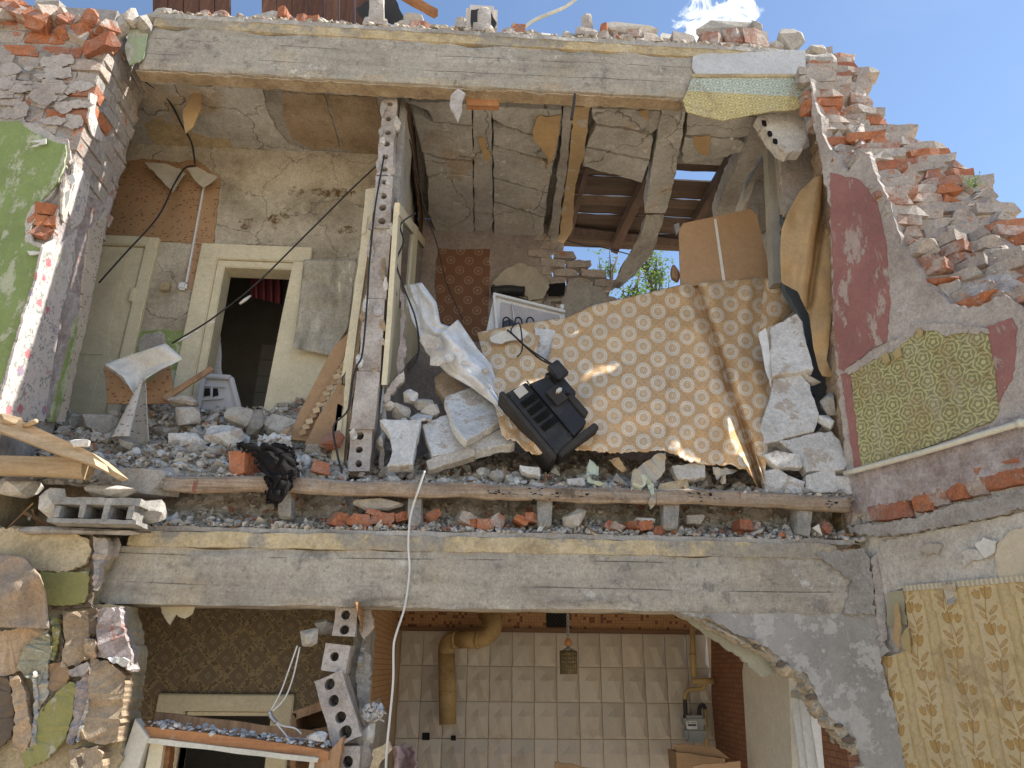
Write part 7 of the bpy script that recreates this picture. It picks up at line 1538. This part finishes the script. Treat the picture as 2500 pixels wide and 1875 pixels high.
for i in range(6):
    for k in range(4):
        if b.z + .02 + k * .028 < 2.39: c = Vector((a.x + .014 + i * (b.x - a.x - .028) / 5, YR - .010, b.z + .018 + k * .028)); tube('ring', [c + Vector((.011 * math.cos(t), 0, .011 * math.sin(t))) for t in [q * math.pi / 4 for q in range(9)]], .0025, blackd_m, vg, 5)
dc = thing('vent_duct', 'brass coloured round ventilation duct bending up the kitchen wall', 'duct')
DY = 5.38
tube('riser', [P(1093, 1768, DY), P(1092, 1690, DY), P(1090, 1590, DY)], .058, brass_m, dc, 20); tube('elbow', spline([P(1090, 1592, DY), P(1096, 1568, DY - .02), P(1120, 1562, DY - .05)], 4), .059, brass_m, dc, 20); tube('horizontal_run', [P(1112, 1562, DY - .04), P(1170, 1562, DY - .14)], .057, brass_m, dc, 20); tube('elbow', spline([P(1168, 1562, DY - .14), P(1192, 1552, DY - .16), P(1206, 1530, DY - .16), P(1204, 1510, DY - .10), P(1186, 1502, DY + .05)], 5), .058, brass_m, dc, 20)
for q, w_ in (((1092, 1690), 1), ((1111, 1562), 0), ((1168, 1562), 0)): c = P(*q, DY - (.0 if w_ else (.05 if q[0] < 1140 else .14))); d_ = Vector((0, 0, .008)) if w_ else Vector((.008, -.003, 0)); tube('seam_ring', [c - d_, c + d_], .0615, brass_m, dc, 20)
gm = thing('gas_meter', 'grey gas meter with black hoses on the kitchen wall', 'gas meter'); GY = 5.42
a, b = P(1666, 1757, GY), P(1722, 1811, GY); box('lower_case', a.x, b.x, GY - .06, GY + .06, b.z, a.z - .045, meter_m, gm, .02); box('upper_case', a.x, b.x - .0, GY - .065, GY + .06, a.z - .050, a.z + .03, meter_m, gm, .02)
a2, b2 = P(1675, 1760, GY - .066), P(1702, 1780, GY - .066); dp_ = box('dial_plate', a2.x, b2.x, GY - .074, GY - .064, b2.z, a2.z, white_en, gm, .002); box('counter_window', a2.x + .008, b2.x - .008, GY - .077, GY - .073, (a2.z + b2.z) / 2 - .006, (a2.z + b2.z) / 2 + .006, M('counter_dark', f_plain((.05, .05, .08), .4)), dp_); box('red_print', a2.x + .006, a2.x + .02, GY - .0765, GY - .0735, a2.z - .012, a2.z - .006, M('red_ink', f_plain((.4, .08, .06), .5)), dp_); box('plate_text', a2.x + .03, b2.x - .008, GY - .0765, GY - .0735, a2.z - .012, a2.z - .008, MAT['counter_dark'], dp_)
tube('hose', spline([P(1675, 1750, GY), P(1673, 1725, GY), P(1672, 1705, GY)], 4), .014, black_m, gm, 10); tube('hose', spline([P(1706, 1750, GY), P(1708, 1728, GY), P(1715, 1720, GY), P(1722, 1730, GY)], 4), .014, black_m, gm, 10); tube('nut', [P(1675, 1752, GY), P(1675, 1744, GY)], .022, black_m, gm, 8); tube('nut', [P(1706, 1752, GY), P(1706, 1744, GY)], .022, black_m, gm, 8)
gp = thing('gas_pipe', 'ochre painted gas pipe in the right corner of the kitchen', 'pipe')
tube('riser', [P(1690, 1500, GY), P(1692, 1600, GY), P(1694, 1652, GY)], .020, ochre_pipe, gp, 14); tube('tee', [P(1690, 1664, GY), P(1742, 1662, GY)], .022, ochre_pipe, gp, 14); tube('collar', [P(1691, 1596, GY), P(1692, 1606, GY)], .026, ochre_pipe, gp, 14); tube('branch', spline([P(1718, 1664, GY), P(1718, 1678, GY), P(1706, 1682, GY), P(1684, 1684, GY), P(1674, 1692, GY), P(1672, 1708, GY)], 4), .014, ochre_pipe, gp, 12); tube('drop', [P(1722, 1728, GY), P(1726, 1830, GY)], .011, ochre_pipe, gp, 10)
for i, (x, y, w, lab) in enumerate(((1040, 1798, 18, 'dark square socket hole in the kitchen tiles'), (1107, 1802, 12, 'small dark socket hole right of the square one'))): o = poly('socket_hole', [(x - w / 2, y - w / 2), (x + w / 2, y - w / 2), (x + w / 2, y + w / 2), (x - w / 2, y + w / 2)], YR - .016, .006, MAT['hole_shade'], None, None); tag(o, lab, 'socket')  # flat black squares painted as shade in the socket holes
cb = thing('cardboard_box', 'brown cardboard box under the gas meter', 'box'); poly('front', [(1650, 1836), (1770, 1852), (1772, 1900), (1656, 1900)], 5.0, .2, card_m, cb, (14, 1)); poly('top_flap', [(1642, 1816), (1740, 1822), (1782, 1852), (1654, 1838)], 5.02, .02, card_m, cb, (14, 1))
o = poly('cardboard_flap', [(1690, 1870), (1808, 1858), (1812, 1900), (1700, 1900)], 4.7, .02, kraft_m, None, (12, 2)); tag(o, 'tan cardboard flap in front of the brown box', 'cardboard'); o = poly('cardboard_flap', [(1356, 1860), (1420, 1872), (1500, 1885), (1500, 1900), (1356, 1900)], 4.7, .02, card_m, None, (12, 2)); tag(o, 'brown cardboard edge at the bottom of the kitchen', 'cardboard')
tw_ = grid_sheet('towel', 24, 24, lambda u, v: P(952 + u * 54 + 10 * noise.noise(Vector((u * 4, v * 4, 33))) + 12 * math.sin(v * 3), 1820 + v * 80 + 14 * noise.noise(Vector((u * 5, v * 5, 35))), 4.1 - .08 * math.sin(u * 6 + v * 2)), pinkcl_m, None, .006); tag(tw_, 'pinkish crumpled towel at the bottom of the kitchen', 'towel')
o = grid_sheet('crumpled_lace', 20, 20, lambda u, v: P(890 + u * 44 + 16 * noise.noise(Vector((u * 6, v * 6, 43))), 1722 + v * 36 + 16 * noise.noise(Vector((u * 7, v * 7, 45))), 3.72 - .06 * noise.noise(Vector((u * 8, v * 8, 48)))), lace_m, None, .003, smooth=False); tag(o, 'crumpled white lace on the broken kitchen partition', 'cloth')
# kitchen window
kw = thing('window', 'white framed window with bent lattice at the right of the kitchen', 'window')
for a, b, w_ in (((1916, 1640), (1945, 1895), .030), ((1940, 1695), (1966, 1895), .022), ((1960, 1700), (1984, 1895), .022), ((1985, 1730), (2012, 1895), .018)): bar('frame_bar', PX(*a, XKR + .03), PX(*b, XKR + .03), .05, w_, white_en, kw, Vector((0, 1, 0)))
bar('frame_head', PX(1916, 1688, XKR + .03), PX(1975, 1702, XKR + .03), .05, .035, beige_metal, kw, Vector((0, 0, 1)))
for pts in ([(1972, 1700), (1995, 1735), (2000, 1770), (1976, 1812)], [(1976, 1814), (2008, 1828)], [(1976, 1816), (2004, 1875)], [(1932, 1728), (1980, 1718)], [(1900, 1672), (1912, 1690), (1900, 1705), (1894, 1722)]): tube('lattice_bar', spline([PX(*q, XKR + .06) for q in pts], 5), .006, metal_m, kw, 6)
polyx('glass_pane', [(1942, 1700), (1990, 1730), (2006, 1895), (1968, 1895)], XKR + .05, .004, glass_m, kw, None)
# sunlit ruins outside that window
rk = random.Random(9); sp = Soup(); bg_ = [brick_geo(20 + i, broken=1) for i in range(3)]
for i in range(90):
    V_, F_ = rk.choice(bg_); sp.add(V_, F_, Matrix.Translation((3.2 + rk.uniform(-.6, 1.6), 4.6 + rk.uniform(-1, 1.6), .1 + rk.random() * 1.3)) @ Matrix.Rotation(rk.uniform(0, 6), 4, 'Z') @ Matrix.Rotation(rk.uniform(-1, 1), 4, 'X') @ Matrix.Scale(1.2, 4))
stuff(sp.build('brick_rubble', brick_x), 'sunlit brick rubble outside the kitchen window', 'rubble')
chunk_ = rock_geo(77, 60, (3.0, 3.2, 2.2), 1); stuff(obj('rubble_mound', [v + Vector((3.8, 4.9, .2)) for v in chunk_[0]], chunk_[1], rub_m), 'mound of rubble outside the kitchen window', 'rubble')

# ---- poplars behind the house
def poplar(label, px, Y, H, seed, dens):
    r = random.Random(seed); t = thing('poplar_tree', label, 'tree', group='poplars behind the house')
    base = P(px, 700, Y); base.z = 0
    sway = [Vector((r.gauss(0, .04) * i, r.gauss(0, .04) * i, H * i / 10)) + base for i in range(11)]
    tube('trunk', spline(sway, 2), [.20 * (1 - i / 21) + .015 for i in range(21)], bark_m, t, 8)
    br_ = Soup(); lf = Soup()
    for i in range(60):
        h = H * r.uniform(.35, .95); k = h / H * 10; a = sway[int(k)].lerp(sway[min(int(k) + 1, 10)], k - int(k)); an = r.uniform(0, 6.28); L = (1.1 - h / H) * r.uniform(1.5, 3.2) + .5
        d = Vector((math.cos(an) * .28, math.sin(an) * .28, 1)).normalized(); pts = [a, a + d * L * .5 + Vector((math.cos(an), math.sin(an), 0)) * .12, a + d * L]; V_, F_ = tube_geo(pts, [.035, .022, .006], 5); br_.add(V_, F_)
        for q in range(int(dens * r.uniform(.2, 1.6))):
            f_ = r.uniform(.2, 1.05); c = a.lerp(pts[2], f_) + Vector((r.gauss(0, .16), r.gauss(0, .16), r.gauss(0, .16)))
            for w in range(4):
                p = c + Vector((r.gauss(0, .07), r.gauss(0, .07), r.gauss(0, .07))); s = r.uniform(.06, .11)
                lf.add([Vector((-.5, 0, 0)), Vector((0, -.4, .05)), Vector((.5, 0, 0)), Vector((0, .4, .05))], [(0, 1, 2, 3)], Matrix.Translation(p) @ Matrix.Rotation(r.uniform(0, 6.3), 4, 'Z') @ Matrix.Rotation(r.uniform(-1.3, 1.3), 4, 'X') @ Matrix.Scale(s, 4))
    br_.build('branches', bark_m, t); cw = lf.build('crown', leaf_m, t)
poplar('sparse poplar seen left of the hanging joist through the broken wall', 1475, 19, 14.0, 1, 10); poplar('leafy poplar seen right of the hanging joist', 1560, 18, 12.8, 2, 26); poplar('tall poplar with bare top left of the hardboard', 1625, 19.5, 15.2, 3, 16)
# ------------------------------------------------------------------ look-alikes that stand in a row are told apart by their order
bpy.context.view_layer.update()
ORD = 'first second third fourth fifth sixth seventh eighth ninth tenth eleventh twelfth thirteenth fourteenth fifteenth sixteenth seventeenth eighteenth nineteenth twentieth'.split()
fam = {}
for o in bpy.data.objects:
    if o.parent is None and 'label' in o: fam.setdefault(o['label'], []).append(o)
for lab, os_ in fam.items():
    if 1 < len(os_) <= 20 and 'outside' not in lab:
        os_.sort(key=lambda o: proj(o.matrix_world.translation if o.matrix_world.translation.length > .01 else o.matrix_world @ Vector(o.bound_box[0]))[0])
        for i, o in enumerate(os_): o['label'] = lab + (', %s from left' % ORD[i])
# ------------------------------------------------------------------ origins: each thing's empty stands at its base
bpy.context.view_layer.update()
kids = {}
for o in bpy.data.objects:
    if o.parent: kids.setdefault(o.parent.name, []).append(o)
for e in [o for o in bpy.data.objects if o.type == 'EMPTY' and o.parent is None]:
    def walk(o):
        for c in kids.get(o.name, []):
            yield c
            yield from walk(c)
    lo = Vector((1e9,) * 3); hi = -lo
    for c in walk(e):
        if c.type != 'MESH': continue
        for b in c.bound_box:
            p = c.matrix_world @ Vector(b)
            lo = Vector(map(min, lo, p)); hi = Vector(map(max, hi, p))
    if lo.x > 1e8: continue
    base = Vector(((lo.x + hi.x) / 2, (lo.y + hi.y) / 2, lo.z)); e.location = base
    for c in kids.get(e.name, []): c.location = c.location - base
